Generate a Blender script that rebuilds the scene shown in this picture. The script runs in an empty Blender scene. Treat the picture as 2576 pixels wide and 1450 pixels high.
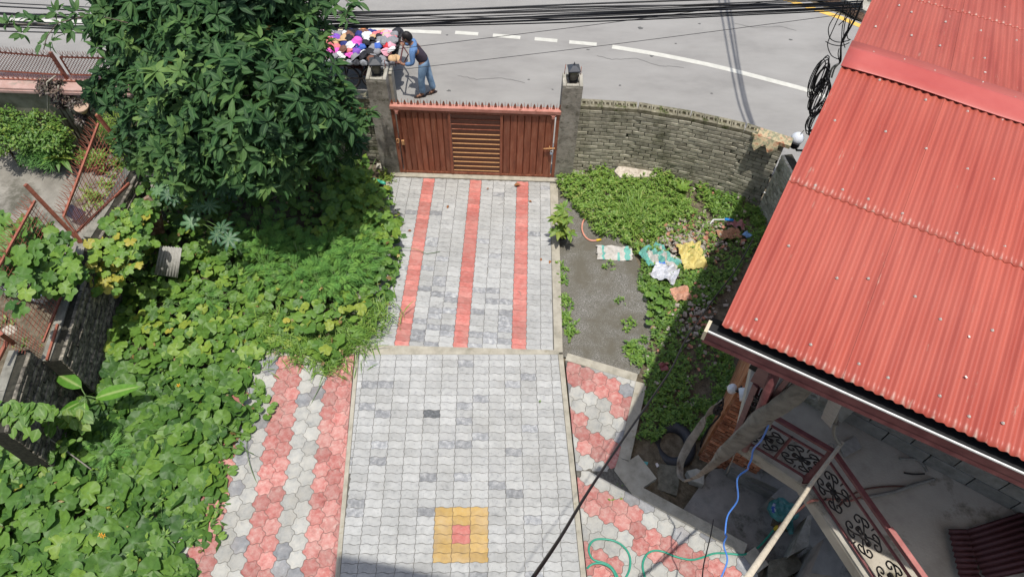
import bpy, bmesh, math, random
import numpy as np
from mathutils import Vector, Matrix, noise as mnoise
random.seed(7); RNG=np.random.default_rng(7)
R_=math.radians
sc=bpy.context.scene; COL=sc.collection
# ---------------------------------------------------------------- camera
CAMH=9.2; PITCH=R_(54.4); ROLL=R_(1.95); FPX=1770.0
_rt=Vector((1,0,0)); FW=Vector((0,math.cos(PITCH),-math.sin(PITCH))); _up=_rt.cross(FW)
RT=_rt*math.cos(ROLL)+_up*math.sin(ROLL); UP=-_rt*math.sin(ROLL)+_up*math.cos(ROLL)
CP=Vector((0,0,CAMH))
cd=bpy.data.cameras.new('camera'); cam=bpy.data.objects.new('camera',cd); COL.objects.link(cam)
m=Matrix((RT,UP,-FW)).transposed().to_4x4(); m.translation=CP; cam.matrix_world=m
cd.sensor_width=36; cd.lens=36*FPX/2576; cd.clip_end=2000; cd.clip_start=.05
sc.camera=cam
# ---------------------------------------------------------------- light
w=bpy.data.worlds.new('World'); sc.world=w; w.use_nodes=True
nt=w.node_tree; sky=nt.nodes.new('ShaderNodeTexSky'); sky.sky_type='NISHITA'; sky.sun_disc=False
SUNV=Vector((.015,-.20,1)).normalized()
sky.sun_elevation=math.asin(SUNV.z); sky.sun_rotation=math.atan2(SUNV.x,SUNV.y)
sky.air_density=1.2; sky.dust_density=2.5
bg=nt.nodes['Background']; bg.inputs[1].default_value=.15; nt.links.new(sky.outputs[0],bg.inputs[0])
sd=bpy.data.lights.new('sun','SUN'); sd.energy=3.9; sd.angle=R_(.53); sd.color=(1,.965,.91)
so=bpy.data.objects.new('sun',sd); COL.objects.link(so); so.rotation_euler=SUNV.to_track_quat('Z','Y').to_euler()
so.location=(0,-4,30)
vs=sc.view_settings; vs.view_transform='Standard'; vs.look='None'; vs.exposure=.24; vs.gamma=1; vs.use_curve_mapping=False
# ---------------------------------------------------------------- survey helpers: photo sight line -> point in the place
def ray(u,v): return FW+RT*((u-1288)/FPX)-UP*((v-725)/FPX)
def P(u,v,z=0.): d=ray(u,v); return CP+d*((z-CAMH)/d.z)
def PY(u,v,y): d=ray(u,v); return CP+d*(y/d.y)
def AT(u,v,depth): return CP+ray(u,v)*depth
def ZC(o,x,y): return ((o[0]+x/o[2])/1.5528,(o[1]+y/o[2])/1.5528)
def rampz(y): return -max(0,min(y,9.47)-5.37)*.1228
def zg(x,y):
    z=-.12-.1*max(0,min(4.6,y-5))
    if x>2.0: z-=.12*min(1,(x-2.0)/.4)*max(0,min(1,(6-y)/1.5))
    return z
# ---------------------------------------------------------------- materials
MATS={}
def mat(name,stops,rough=.8,ns=6.,bump=.0,bs=60.,rnd=0.,metal=0.,detail=5.,spec=.3,mask=None,trans=None,stretch=None,uvvein=None,alpha=None,grime=None):
    """procedural principled; stops = noise ramp; rnd = per-piece brightness spread; mask=(colour,scale,lo,hi) second stain"""
    if name in MATS: return MATS[name]
    M=bpy.data.materials.new(name); M.use_nodes=True; n=M.node_tree; N=n.nodes; L=n.links
    b=N['Principled BSDF']; b.inputs['Roughness'].default_value=rough; b.inputs['Metallic'].default_value=metal
    b.inputs['Specular IOR Level'].default_value=spec
    g=N.new('ShaderNodeNewGeometry'); src=g.outputs['Position']
    if stretch:
        mp=N.new('ShaderNodeMapping'); mp.inputs['Rotation'].default_value=stretch[0]; mp.inputs['Scale'].default_value=stretch[1]
        L.new(src,mp.inputs[0]); src=mp.outputs[0]
    oi=N.new('ShaderNodeObjectInfo'); at=N.new('ShaderNodeAttribute'); at.attribute_name='tint'
    ad=N.new('ShaderNodeMath'); ad.operation='ADD'; L.new(oi.outputs['Random'],ad.inputs[0]); L.new(at.outputs['Fac'],ad.inputs[1])
    fr=N.new('ShaderNodeMath'); fr.operation='FRACT'; L.new(ad.outputs[0],fr.inputs[0])
    no=N.new('ShaderNodeTexNoise'); no.noise_dimensions='4D'; no.inputs['Scale'].default_value=ns; no.inputs['Detail'].default_value=detail; no.inputs['Roughness'].default_value=.62
    L.new(src,no.inputs['Vector'])
    if rnd:
        wm=N.new('ShaderNodeMath'); wm.operation='MULTIPLY'; wm.inputs[1].default_value=37.; L.new(fr.outputs[0],wm.inputs[0]); L.new(wm.outputs[0],no.inputs['W'])
    rp=N.new('ShaderNodeValToRGB'); L.new(no.outputs['Fac'],rp.inputs[0])
    e=rp.color_ramp.elements
    while len(e)<len(stops): e.new(.5)
    for i,(p,c) in enumerate(stops): e[i].position=p; e[i].color=(*c,1)
    col=rp.outputs[0]
    if mask:
        mc,ms,lo,hi=mask[:4]
        n2=N.new('ShaderNodeTexNoise'); n2.inputs['Scale'].default_value=ms; n2.inputs['Detail'].default_value=6; n2.inputs['Roughness'].default_value=.7; L.new(src,n2.inputs['Vector'])
        mr=N.new('ShaderNodeMapRange'); mr.inputs[1].default_value=lo; mr.inputs[2].default_value=hi; mr.inputs[4].default_value=mask[4] if len(mask)>4 else 1; L.new(n2.outputs['Fac'],mr.inputs[0])
        mx=N.new('ShaderNodeMix'); mx.data_type='RGBA'; L.new(mr.outputs[0],mx.inputs[0]); L.new(col,mx.inputs[6]); mx.inputs[7].default_value=(*mc,1); col=mx.outputs[2]
    if grime:
        n3=N.new('ShaderNodeTexNoise'); n3.inputs['Scale'].default_value=grime[1]; n3.inputs['Detail'].default_value=8; n3.inputs['Roughness'].default_value=.7; L.new(g.outputs['Position'],n3.inputs['Vector'])
        mg=N.new('ShaderNodeMapRange'); mg.inputs[1].default_value=.42; mg.inputs[2].default_value=.72; mg.inputs[4].default_value=grime[2]; L.new(n3.outputs['Fac'],mg.inputs[0])
        mz=N.new('ShaderNodeMix'); mz.data_type='RGBA'; L.new(mg.outputs[0],mz.inputs[0]); L.new(col,mz.inputs[6]); mz.inputs[7].default_value=(*grime[0],1); col=mz.outputs[2]
    if rnd:
        mr=N.new('ShaderNodeMapRange'); mr.inputs[3].default_value=1-rnd; mr.inputs[4].default_value=1+rnd*.6; L.new(fr.outputs[0],mr.inputs[0])
        hs=N.new('ShaderNodeHueSaturation'); L.new(mr.outputs[0],hs.inputs['Value']); L.new(col,hs.inputs['Color']); col=hs.outputs[0]
    L.new(col,b.inputs['Base Color'])
    if bump:
        nb=N.new('ShaderNodeTexNoise'); nb.inputs['Scale'].default_value=bs; nb.inputs['Detail'].default_value=4; L.new(src,nb.inputs['Vector'])
        bp=N.new('ShaderNodeBump'); bp.inputs['Strength'].default_value=bump; bp.inputs['Distance'].default_value=.01
        L.new(nb.outputs['Fac'],bp.inputs['Height']); L.new(bp.outputs[0],b.inputs['Normal'])
    if trans:
        t=N.new('ShaderNodeBsdfTranslucent'); L.new(col,t.inputs[0]); ms_=N.new('ShaderNodeMixShader'); ms_.inputs[0].default_value=trans
        L.new(b.outputs[0],ms_.inputs[1]); L.new(t.outputs[0],ms_.inputs[2]); L.new(ms_.outputs[0],N['Material Output'].inputs[0])
    if alpha is not None: b.inputs['Alpha'].default_value=alpha
    MATS[name]=M; return M
def flat(name,c,rough=.6,metal=0,rnd=.0,var=.25,ns=25,bump=0,spec=.3,**k):
    d=tuple(x*(1-var) for x in c); l=tuple(min(1,x*(1+var*.6)) for x in c)
    return mat(name,[(.3,d),(.7,l)],rough=rough,ns=ns,metal=metal,rnd=rnd,bump=bump,spec=spec,**k)
def leafmat(name,stops,rough=.5,spec=.4,trans=.3,vein=(.30,.42,.16),vw=.5):
    if name in MATS: return MATS[name]
    M=bpy.data.materials.new(name); M.use_nodes=True; n=M.node_tree; N=n.nodes; L=n.links; b=N['Principled BSDF']
    b.inputs['Roughness'].default_value=rough; b.inputs['Specular IOR Level'].default_value=spec
    at=N.new('ShaderNodeAttribute'); at.attribute_name='tint'
    rp=N.new('ShaderNodeValToRGB'); L.new(at.outputs['Fac'],rp.inputs[0]); e=rp.color_ramp.elements
    while len(e)<len(stops): e.new(.5)
    for i,(p,c) in enumerate(stops): e[i].position=p; e[i].color=(*c,1)
    g=N.new('ShaderNodeNewGeometry'); no=N.new('ShaderNodeTexNoise'); no.inputs['Scale'].default_value=22; no.inputs['Detail'].default_value=5; L.new(g.outputs['Position'],no.inputs['Vector'])
    mr=N.new('ShaderNodeMapRange'); mr.inputs[3].default_value=.62; mr.inputs[4].default_value=1.35; L.new(no.outputs['Fac'],mr.inputs[0])
    hs=N.new('ShaderNodeHueSaturation'); L.new(rp.outputs[0],hs.inputs['Color']); L.new(mr.outputs[0],hs.inputs['Value']); col=hs.outputs[0]
    av=N.new('ShaderNodeAttribute'); av.attribute_name='vein'
    pw=N.new('ShaderNodeMapRange'); pw.inputs[1].default_value=.72; pw.inputs[2].default_value=1.; pw.inputs[4].default_value=vw; L.new(av.outputs['Fac'],pw.inputs[0])
    mx=N.new('ShaderNodeMix'); mx.data_type='RGBA'; L.new(pw.outputs[0],mx.inputs[0]); L.new(col,mx.inputs[6]); mx.inputs[7].default_value=(*vein,1); col=mx.outputs[2]
    L.new(col,b.inputs['Base Color'])
    t=N.new('ShaderNodeBsdfTranslucent'); L.new(col,t.inputs[0]); ms=N.new('ShaderNodeMixShader'); ms.inputs[0].default_value=trans
    L.new(b.outputs[0],ms.inputs[1]); L.new(t.outputs[0],ms.inputs[2]); L.new(ms.outputs[0],N['Material Output'].inputs[0])
    MATS[name]=M; return M
# ---------------------------------------------------------------- objects
def Wm(o):
    M=o.matrix_basis.copy()
    if o.parent: M=Wm(o.parent)@o.matrix_parent_inverse@M
    return M
def par(o,p):
    o.parent=p; o.matrix_parent_inverse=Wm(p).inverted()
def thing(name,label,cat,loc=(0,0,0),group=None):
    o=bpy.data.objects.new(name,None); COL.objects.link(o); o.location=loc; o.empty_display_size=.1
    o['label']=label; o['category']=cat
    if group: o['group']=group
    return o
def tag(o,label=None,cat=None,group=None,kind=None):
    if label: o['label']=label
    if cat: o['category']=cat
    if group: o['group']=group
    if kind: o['kind']=kind
    return o
def dup(root,M,label=None):
    """copy a thing with parts and sub-parts, moved by matrix M"""
    def rec(o,p):
        c=o.copy(); COL.objects.link(c)
        if p: c.parent=p
        for ch in [x for x in COL.objects if x.parent==o]: rec(ch,c)
        return c
    r=rec(root,None); r.matrix_basis=M@root.matrix_basis
    if label: r['label']=label
    return r
def place(name,mesh,M=None,parent=None):
    o=bpy.data.objects.new(name,mesh); COL.objects.link(o)
    if M is not None: o.matrix_basis=M
    if parent: par(o,parent)
    return o
class MB:
    def __init__(s): s.v=[]; s.f=[]; s.mi=[]; s.sm=[]; s.tint=None
    def add(s,vs,fs,m=0,smooth=False):
        b=len(s.v); s.v+= [tuple(p) for p in vs]; s.f+=[tuple(i+b for i in f) for f in fs]; s.mi+=[m]*len(fs); s.sm+=[smooth]*len(fs); return s
    def box(s,c,d,rz=0,m=0,M=None,bev=0):
        x,y,z=d[0]/2,d[1]/2,d[2]/2
        if bev:
            b=min(bev,x*.6,y*.6,z*.6); vs=[]
            for sz in (-1,1):
                pass
            ring=lambda ix,iy,zz:[(-ix,-iy,zz),(ix,-iy,zz),(ix,iy,zz),(-ix,iy,zz)]
            vs=ring(x-b,y-b,-z)+ring(x,y,-z+b)+ring(x,y,z-b)+ring(x-b,y-b,z)
            fs=[(3,2,1,0),(12,13,14,15)]
            for k in range(3):
                for i in range(4):
                    j=(i+1)%4; fs.append((k*4+i,k*4+j,k*4+4+j,k*4+4+i))
        else:
            vs=[(-x,-y,-z),(x,-y,-z),(x,y,-z),(-x,y,-z),(-x,-y,z),(x,-y,z),(x,y,z),(-x,y,z)]
            fs=[(3,2,1,0),(4,5,6,7),(0,1,5,4),(1,2,6,5),(2,3,7,6),(3,0,4,7)]
        if M is None: M=Matrix.Translation(Vector(c))@Matrix.Rotation(rz,4,'Z')
        return s.add([M@Vector(v) for v in vs],fs,m)
    def bar(s,a,b,w,h,m=0,up=(0,0,1)):
        a=Vector(a); b=Vector(b); d=(b-a); L=d.length; d.normalize(); u=Vector(up)
        x=d.cross(u)
        if x.length<1e-4: x=d.cross(Vector((0,1,0)))
        x.normalize(); u=x.cross(d)
        M=Matrix((d,x,u)).transposed().to_4x4(); M.translation=(a+b)/2
        return s.box(None,(L,w,h),m=m,M=M)
    def tube(s,pts,r,n=8,m=0,cap=True,closed=False):
        pts=[Vector(p) for p in pts]; N=len(pts); rr=r if isinstance(r,(list,tuple)) else [r]*N; vs=[]; pu=None
        for i,p in enumerate(pts):
            if closed: t=(pts[(i+1)%N]-pts[i-1])
            else: t=(pts[min(i+1,N-1)]-pts[max(i-1,0)])
            t.normalize()
            if pu is None:
                pu=t.cross(Vector((0,0,1)))
                if pu.length<1e-3: pu=t.cross(Vector((0,1,0)))
            pu=(pu-t*pu.dot(t)).normalized(); q=t.cross(pu)
            for k in range(n):
                a=2*math.pi*k/n; vs.append(p+(pu*math.cos(a)+q*math.sin(a))*rr[i])
        fs=[]
        for i in range(N if closed else N-1):
            for k in range(n):
                k2=(k+1)%n; i2=(i+1)%N; fs.append((i*n+k,i*n+k2,i2*n+k2,i2*n+k))
        if cap and not closed: fs+= [tuple(range(n-1,-1,-1)),tuple((N-1)*n+k for k in range(n))]
        return s.add(vs,fs,m,True)
    def lathe(s,prof,c=(0,0,0),n=16,m=0,M=None):
        vs=[];fs=[]
        for r,z in prof:
            for k in range(n): a=2*math.pi*k/n; vs.append((r*math.cos(a),r*math.sin(a),z))
        for i in range(len(prof)-1):
            for k in range(n): k2=(k+1)%n; fs.append((i*n+k,i*n+k2,(i+1)*n+k2,(i+1)*n+k))
        fs.append(tuple(range(n-1,-1,-1))); fs.append(tuple((len(prof)-1)*n+k for k in range(n)))
        if M is None: M=Matrix.Translation(Vector(c))
        return s.add([M@Vector(v) for v in vs],fs,m,True)
    def prism(s,poly,z0,z1,m=0):
        n=len(poly); zf0=z0 if callable(z0) else (lambda x,y:z0); zf1=z1 if callable(z1) else (lambda x,y:z1)
        vs=[(p[0],p[1],zf0(p[0],p[1])) for p in poly]+[(p[0],p[1],zf1(p[0],p[1])) for p in poly]
        fs=[tuple(range(n-1,-1,-1)),tuple(range(n,2*n))]+[(i,(i+1)%n,n+(i+1)%n,n+i) for i in range(n)]
        return s.add(vs,fs,m)
    def mesh(s,name,mats):
        me=bpy.data.meshes.new(name); me.from_pydata(s.v,[],s.f)
        mats=mats if isinstance(mats,(list,tuple)) else [mats]
        for x in mats: me.materials.append(x)
        me.polygons.foreach_set('material_index',s.mi); me.polygons.foreach_set('use_smooth',s.sm)
        if s.tint:
            a=me.attributes.new('tint','FLOAT','POINT'); a.data.foreach_set('value',s.tint)
        me.update(); return me
    def build(s,name,mats,parent=None,M=None): return place(name,s.mesh(name,mats),M,parent)
def smooth_path(pts,k=6):
    pts=[Vector(p) for p in pts]; out=[]
    for i in range(len(pts)-1):
        p0=pts[max(i-1,0)];p1=pts[i];p2=pts[i+1];p3=pts[min(i+2,len(pts)-1)]
        for j in range(k):
            t=j/k; out.append(.5*((2*p1)+(p2-p0)*t+(2*p0-5*p1+4*p2-p3)*t*t+(3*p1-p0-3*p2+p3)*t**3))
    out.append(pts[-1]); return out
def inpoly(x,y,poly):
    c=False; n=len(poly); j=n-1
    for i in range(n):
        xi,yi=poly[i][0],poly[i][1]; xj,yj=poly[j][0],poly[j][1]
        if (yi>y)!=(yj>y) and x<(xj-xi)*(y-yi)/(yj-yi)+xi: c=not c
        j=i
    return c
def clip(poly,a,b):
    """keep the part left of line a->b"""
    out=[]; n=len(poly); d=lambda p:(b[0]-a[0])*(p[1]-a[1])-(b[1]-a[1])*(p[0]-a[0])
    for i in range(n):
        p=poly[i]; q=poly[(i+1)%n]; dp=d(p); dq=d(q)
        if dp>=0: out.append(p)
        if (dp>=0)!=(dq>=0):
            t=dp/(dp-dq); out.append((p[0]+(q[0]-p[0])*t,p[1]+(q[1]-p[1])*t))
    return out
def area(poly): return .5*sum(poly[i][0]*poly[(i+1)%len(poly)][1]-poly[(i+1)%len(poly)][0]*poly[i][1] for i in range(len(poly)))
def shrink(poly,f):
    cx=sum(p[0] for p in poly)/len(poly); cy=sum(p[1] for p in poly)/len(poly)
    out=[]
    for p in poly:
        dx,dy=p[0]-cx,p[1]-cy; L=math.hypot(dx,dy) or 1; k=max(.2,(L-f)/L); out.append((cx+dx*k,cy+dy*k))
    return out
def tile_geo(poly,hexrel=False):
    """paving block body from outline: joint gap, chamfer, top"""
    gap=shrink(poly,.0024); top=shrink(poly,.0070); n=len(poly)
    rings=[(gap,-.03),(gap,-.0045),(top,0)]
    if hexrel: rings+=[(shrink(poly,.020),-.0005),(shrink(poly,.027),.003),(shrink(poly,.034),.003),(shrink(poly,.042),0)]
    vs=[];fs=[]
    for r,z in rings: vs+=[(p[0],p[1],z) for p in r]
    for k in range(len(rings)-1):
        for i in range(n): j=(i+1)%n; fs.append((k*n+i,k*n+j,k*n+n+j,k*n+n+i))
    fs.append(tuple(range((len(rings)-1)*n,len(rings)*n)))
    return vs,fs
# ---------- leaf templates: (verts Nx3, faces, vein N)
def tmpl_lance(L=1.,W=.16,fold=.25,curve=.25,seg=4):
    vs=[];vein=[];fs=[]
    for i in range(seg+1):
        t=i/seg; wd=W*math.sin(math.pi*min(1,t**.8*.97+.03))**.8 if 0<i<seg else (0.012 if i==0 else .002)
        z=-curve*t*t+.06*t
        vs+=[(-wd,t*L,z+fold*wd),(0,t*L,z),(wd,t*L,z+fold*wd)]; vein+=[0,1,0]
        if i:
            b=(i-1)*3; fs+=[(b,b+1,b+4,b+3),(b+1,b+2,b+5,b+4)]
    return np.array(vs),fs,np.array(vein)
def tmpl_vine(lobes=5,notch=.18,seed=0,cup=.0):
    rr=random.Random(seed); n=lobes*4; vs=[(0,0,0)]; vein=[1.]
    for k in range(n):
        a=2*math.pi*k/n+math.pi/2+math.pi   # start at petiole notch (−y)
        ph=(k%4)/4; r=.5*(1-notch*(1-abs(math.cos(math.pi*(k/4)))) ) 
        if k==0: r=.16
        if k in (1,n-1): r*=.93
        r*=rr.uniform(.94,1.05)
        for q,s in ((.55,.5),(1,1)):
            vs.append((math.cos(a)*r*q*(1),math.sin(a)*r*q, (.035 if k%4==2 else -.0)*1-(.09*q*q if k%4==0 else .05*q*q)+rr.uniform(-.025,.025)*q+cup*q*q*.5)); vein.append(.9*(1-q) if k%4==0 and k else 0)
    fs=[]
    for k in range(n):
        j=(k+1)%n; a0,a1=1+2*k,2+2*k; b0,b1=1+2*j,2+2*j
        fs+=[(0,a0,b0),(a0,a1,b1,b0)]
    return np.array(vs),fs,np.array(vein)
def tmpl_palm(n=8,seed=0):
    rr=random.Random(seed); vs=[(0,0,0)]; vein=[1.]; fs=[]
    for k in range(n):
        a=-math.pi*.5+ (k+.5)/n*2*math.pi; L=.5*(.62+.38*math.sin(math.pi*(k+.5)/n))*rr.uniform(.92,1.05); da=math.pi/n
        b=len(vs)
        for (rad,ang,z,vn) in ((.17,-da,-.01,0),(L*.62,-da*.62,.0,0),(L*.8,-da*.42,-.03,0),(L,0,-.1,.5),(L*.8,da*.42,-.03,0),(L*.62,da*.62,0,0),(.17,da,-.01,0),(L*.6,0,.03,1)):
            vs.append((math.cos(a+ang)*rad,math.sin(a+ang)*rad,z)); vein.append(vn)
        c=b+7; fs+=[(0,b,c),(0,c,b+6),(b,b+1,c),(b+1,b+2,c),(b+2,b+3,c),(b+3,b+4,c),(b+4,b+5,c),(b+5,b+6,c)]
    return np.array(vs),fs,np.array(vein)
def rotm(yaw,pitch,roll=0): return (Matrix.Rotation(yaw,3,'Z')@Matrix.Rotation(pitch,3,'X')@Matrix.Rotation(roll,3,'Y'))
class Scatter:
    def __init__(s): s.V=[];s.F=[];s.T=[];s.E=[];s.n=0
    def add(s,t,pos,rot,scale,tint):
        v,f,vein=t; R=np.array(rot)*scale; W=v@R.T+np.array(pos); s.V.append(W); s.F+= [tuple(i+s.n for i in q) for q in f]
        s.T.append(np.full(len(v),tint)); s.E.append(vein); s.n+=len(v)
    def mesh(s,name,m):
        me=bpy.data.meshes.new(name); V=np.concatenate(s.V) if s.V else np.zeros((0,3))
        me.from_pydata(V.tolist(),[],s.F); me.materials.append(m)
        a=me.attributes.new('tint','FLOAT','POINT'); a.data.foreach_set('value',np.concatenate(s.T).astype('f'))
        a=me.attributes.new('vein','FLOAT','POINT'); a.data.foreach_set('value',np.concatenate(s.E).astype('f'))
        me.polygons.foreach_set('use_smooth',[True]*len(s.F)); me.update(); return me
    def build(s,name,m,parent=None): return place(name,s.mesh(name,m),None,parent)
def leafmesh(t,m,tint,name='leaf'):
    s=Scatter(); s.add(t,(0,0,0),np.eye(3),1,tint); return s.mesh(name,m)
# ================================================================ palette
PAV_W=mat('paver_white',grime=((.20,.195,.17),1.6,.42),stops=[(.28,(.25,.253,.25)),(.42,(.355,.357,.345)),(.7,(.42,.418,.40))],rough=.85,ns=12,bump=.3,bs=90,rnd=.12,mask=((.20,.205,.205),21,.55,.74))
PAV_D=mat('paver_worn_grey',grime=((.36,.36,.34),2.2,.25),stops=[(.3,(.17,.175,.18)),(.5,(.27,.275,.28)),(.66,(.42,.42,.41))],rough=.9,ns=17,bump=.5,bs=110,rnd=.22)
PAV_C=mat('paver_charcoal',[(.3,(.06,.065,.065)),(.6,(.13,.135,.14)),(.75,(.4,.4,.4))],rough=.9,ns=30,bump=.5,bs=110)
PAV_R=mat('paver_red',grime=((.40,.34,.29),2.4,.36),stops=[(.28,(.34,.105,.085)),(.5,(.46,.150,.125)),(.72,(.50,.21,.18))],rough=.85,ns=14,bump=.25,bs=90,rnd=.22,mask=((.46,.33,.29),14,.60,.82))
PAV_Y=mat('paver_yellow',grime=((.40,.34,.29),2.4,.36),stops=[(.3,(.33,.22,.085)),(.55,(.44,.29,.10)),(.75,(.43,.33,.16))],rough=.85,ns=10,bump=.25,bs=90,rnd=.12)
HEX_G=mat('hexpaver_cream',grime=((.22,.21,.18),2.4,.5),stops=[(.28,(.27,.275,.265)),(.45,(.37,.365,.335)),(.72,(.44,.42,.37))],rough=.85,ns=9,bump=.3,bs=80,rnd=.16,mask=((.27,.275,.275),20,.56,.75))
HEX_D=mat('hexpaver_grey',grime=((.40,.34,.29),2.4,.36),stops=[(.28,(.16,.165,.17)),(.55,(.25,.255,.26)),(.75,(.38,.38,.36))],rough=.9,ns=12,bump=.4,bs=80,rnd=.25)
HEX_R=mat('hexpaver_red',grime=((.40,.34,.29),2.4,.36),stops=[(.26,(.27,.075,.065)),(.45,(.40,.14,.12)),(.68,(.47,.25,.22))],rough=.8,ns=13,bump=.3,bs=80,rnd=.24,mask=((.5,.37,.32),14,.50,.80))
SAND=mat('joint_sand',[(.3,(.06,.055,.045)),(.7,(.15,.14,.12))],rough=1,ns=40)
CONC=mat('concrete',[(.28,(.20,.19,.16)),(.5,(.33,.31,.26)),(.72,(.43,.40,.34))],rough=.92,ns=5,bump=.5,bs=60,mask=((.12,.115,.08),3.5,.52,.72))
CONCL=mat('concrete_light',[(.28,(.22,.205,.16)),(.5,(.33,.305,.245)),(.72,(.41,.38,.31))],rough=.92,ns=6,bump=.5,bs=60,mask=((.22,.19,.12),6,.58,.75))
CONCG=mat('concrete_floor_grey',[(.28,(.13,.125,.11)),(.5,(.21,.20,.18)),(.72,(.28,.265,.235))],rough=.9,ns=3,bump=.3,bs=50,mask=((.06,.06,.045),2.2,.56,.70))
CONCF=mat('terrace_cement',[(.28,(.28,.25,.20)),(.5,(.40,.36,.29)),(.72,(.46,.42,.34))],rough=.9,ns=2.5,bump=.3,bs=50,mask=((.10,.09,.055),1.6,.56,.68))
SOIL=mat('soil',[(.3,(.05,.04,.026)),(.5,(.11,.09,.06)),(.7,(.18,.15,.105))],rough=1,ns=9,bump=1,bs=40,mask=((.16,.14,.10),40,.62,.7))
GRAV=mat('gravel_fines',[(.35,(.075,.07,.058)),(.5,(.145,.138,.118)),(.62,(.27,.26,.235))],rough=1,ns=75,bump=1,bs=90,mask=((.115,.105,.08),2.0,.42,.62))
ASPH=mat('asphalt',[(.3,(.195,.186,.172)),(.5,(.235,.225,.208)),(.7,(.262,.252,.233))],rough=.93,ns=1.2,bump=.3,bs=120,mask=((.36,.35,.33),70,.66,.74),stretch=((0,0,.15),(.6,1.6,1)))
PAINTW=mat('road_paint_white',[(.3,(.40,.39,.34)),(.7,(.50,.485,.43))],rough=.8,ns=7,mask=((.3,.29,.27),60,.66,.74))
PAINTY=mat('road_paint_yellow',[(.3,(.50,.30,.06)),(.7,(.66,.42,.10))],rough=.8,ns=7)
BRG=mat('brick_grey',[(.28,(.21,.19,.14)),(.5,(.38,.355,.275)),(.74,(.52,.49,.39))],rough=.95,ns=11,bump=.7,bs=70,rnd=.3,mask=((.085,.088,.045),1.3,.53,.70))
BRD=mat('brick_dark_mossy',[(.3,(.035,.032,.025)),(.46,(.11,.10,.082)),(.60,(.24,.215,.17)),(.72,(.42,.36,.28))],rough=1,ns=14,bump=1,bs=50,rnd=.45)
MORD=mat('mortar_dark',[(.3,(.012,.012,.009)),(.7,(.05,.047,.035))],rough=1,ns=20)
BRR=mat('brick_red',[(.28,(.16,.055,.03)),(.5,(.36,.14,.07)),(.72,(.42,.26,.17))],rough=.95,ns=14,bump=.6,bs=60,rnd=.35)
ORNG=mat('brick_render_orange',[(.28,(.13,.06,.035)),(.5,(.36,.15,.065)),(.72,(.42,.27,.17))],rough=.95,ns=5,bump=.7,bs=40)
GREEND=flat('moss',(.05,.06,.02),rough=1)
GATE=mat('gate_steel_oxide',[(.26,(.11,.034,.018)),(.5,(.24,.075,.038)),(.74,(.32,.14,.085))],rough=.55,ns=5,bump=.15,bs=30,rnd=.16,mask=((.40,.16,.06),9,.62,.72),stretch=((0,0,0),(2.5,2.5,.5)),spec=.4)
GATEL=mat('gate_rail_pink',[(.3,(.36,.14,.10)),(.7,(.50,.24,.19))],rough=.6,ns=7,mask=((.20,.07,.04),11,.6,.7))
GOLD=flat('gate_slat_ochre',(.50,.27,.12),rough=.5)
RUST=mat('fence_red_oxide',[(.3,(.17,.05,.03)),(.6,(.31,.11,.07)),(.8,(.20,.08,.05))],rough=.7,ns=14)
MAROON=mat('steel_maroon',[(.3,(.10,.03,.033)),(.7,(.20,.075,.072))],rough=.5,ns=10)
MAROONL=mat('steel_pink_maroon',[(.3,(.28,.10,.09)),(.7,(.42,.17,.15))],rough=.5,ns=10)
BLACK=flat('black_rubber',(.012,.012,.014),rough=.45)
IRON=flat('black_iron',(.02,.017,.016),rough=.6)
WHITE=flat('white_plastic',(.62,.62,.62),rough=.35,var=.08)
# ================================================================ ground and road
b=MB(); xs=np.arange(-15,10.01,.125); ys=np.arange(-7,9.96,.125); nx=len(xs)
for y in ys:
    for x in xs:
        b.v.append((x,y,zg(x,y)+.03*mnoise.noise((x*2.1,y*2.1,0))+.012*mnoise.noise((x*9,y*9,3))))
for j in range(len(ys)-1):
    for i in range(nx-1): b.f.append((j*nx+i,j*nx+i+1,(j+1)*nx+i+1,(j+1)*nx+i))
b.mi=[0]*len(b.f); b.sm=[True]*len(b.f)
ground=b.build('ground',SOIL); ground['kind']='structure'
b=MB(); b.prism([(-400,-300),(400,-300),(400,500),(-400,500)],-.9,-.66); lo=b.build('terrain',SOIL); lo['kind']='structure'
b=MB(); b.prism([(-90,9.96),(5.2,9.96),(30,-3),(60,-3),(60,-6),(90,10),(9.8,14.1),(7.9,15.3),(6.4,16.5),(3,17.6),(-2,18.1),(-90,18.3)],-.64,-.6)
road=b.build('road',ASPH); road['kind']='structure'
def strip(pts,wd,z,name,m,parent):
    b=MB(); n=len(pts); L=[];
    for i,p in enumerate(pts):
        a=Vector(pts[max(i-1,0)]); c=Vector(pts[min(i+1,n-1)]); t=(c-a).normalized(); q=Vector((-t.y,t.x))*wd/2
        b.v+=[(p[0]+q.x,p[1]+q.y,z),(p[0]-q.x,p[1]-q.y,z)]
    for i in range(n-1): b.f.append((2*i,2*i+1,2*i+3,2*i+2))
    b.mi=[0]*(n-1); b.sm=[False]*(n-1)
    return b.build(name,m,parent)
g2=lambda u,v:tuple(P(u,v,-.6)[:2])
strip([(-30,14.0),(-12,14.11),(-8,14.17)]+[g2(950,75),g2(1110,82)],.125,-.596,'lane_marking',PAINTW,road)
for a,c in (((1145,82),(1203,86)),((1240,89),(1309,95)),((1345,98),(1402,103)),((1432,106),(1501,112))):
    strip([g2(*a),g2(*c)],.125,-.596,'lane_marking',PAINTW,road)
strip([tuple(p[:2]) for p in smooth_path([P(1540,118,-.6),P(1660,138,-.6),P(1800,167,-.6),P(1930,200,-.6),P(2060,237,-.6),P(2200,300,-.6)],5)],.14,-.596,'lane_marking',PAINTW,road)
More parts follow.
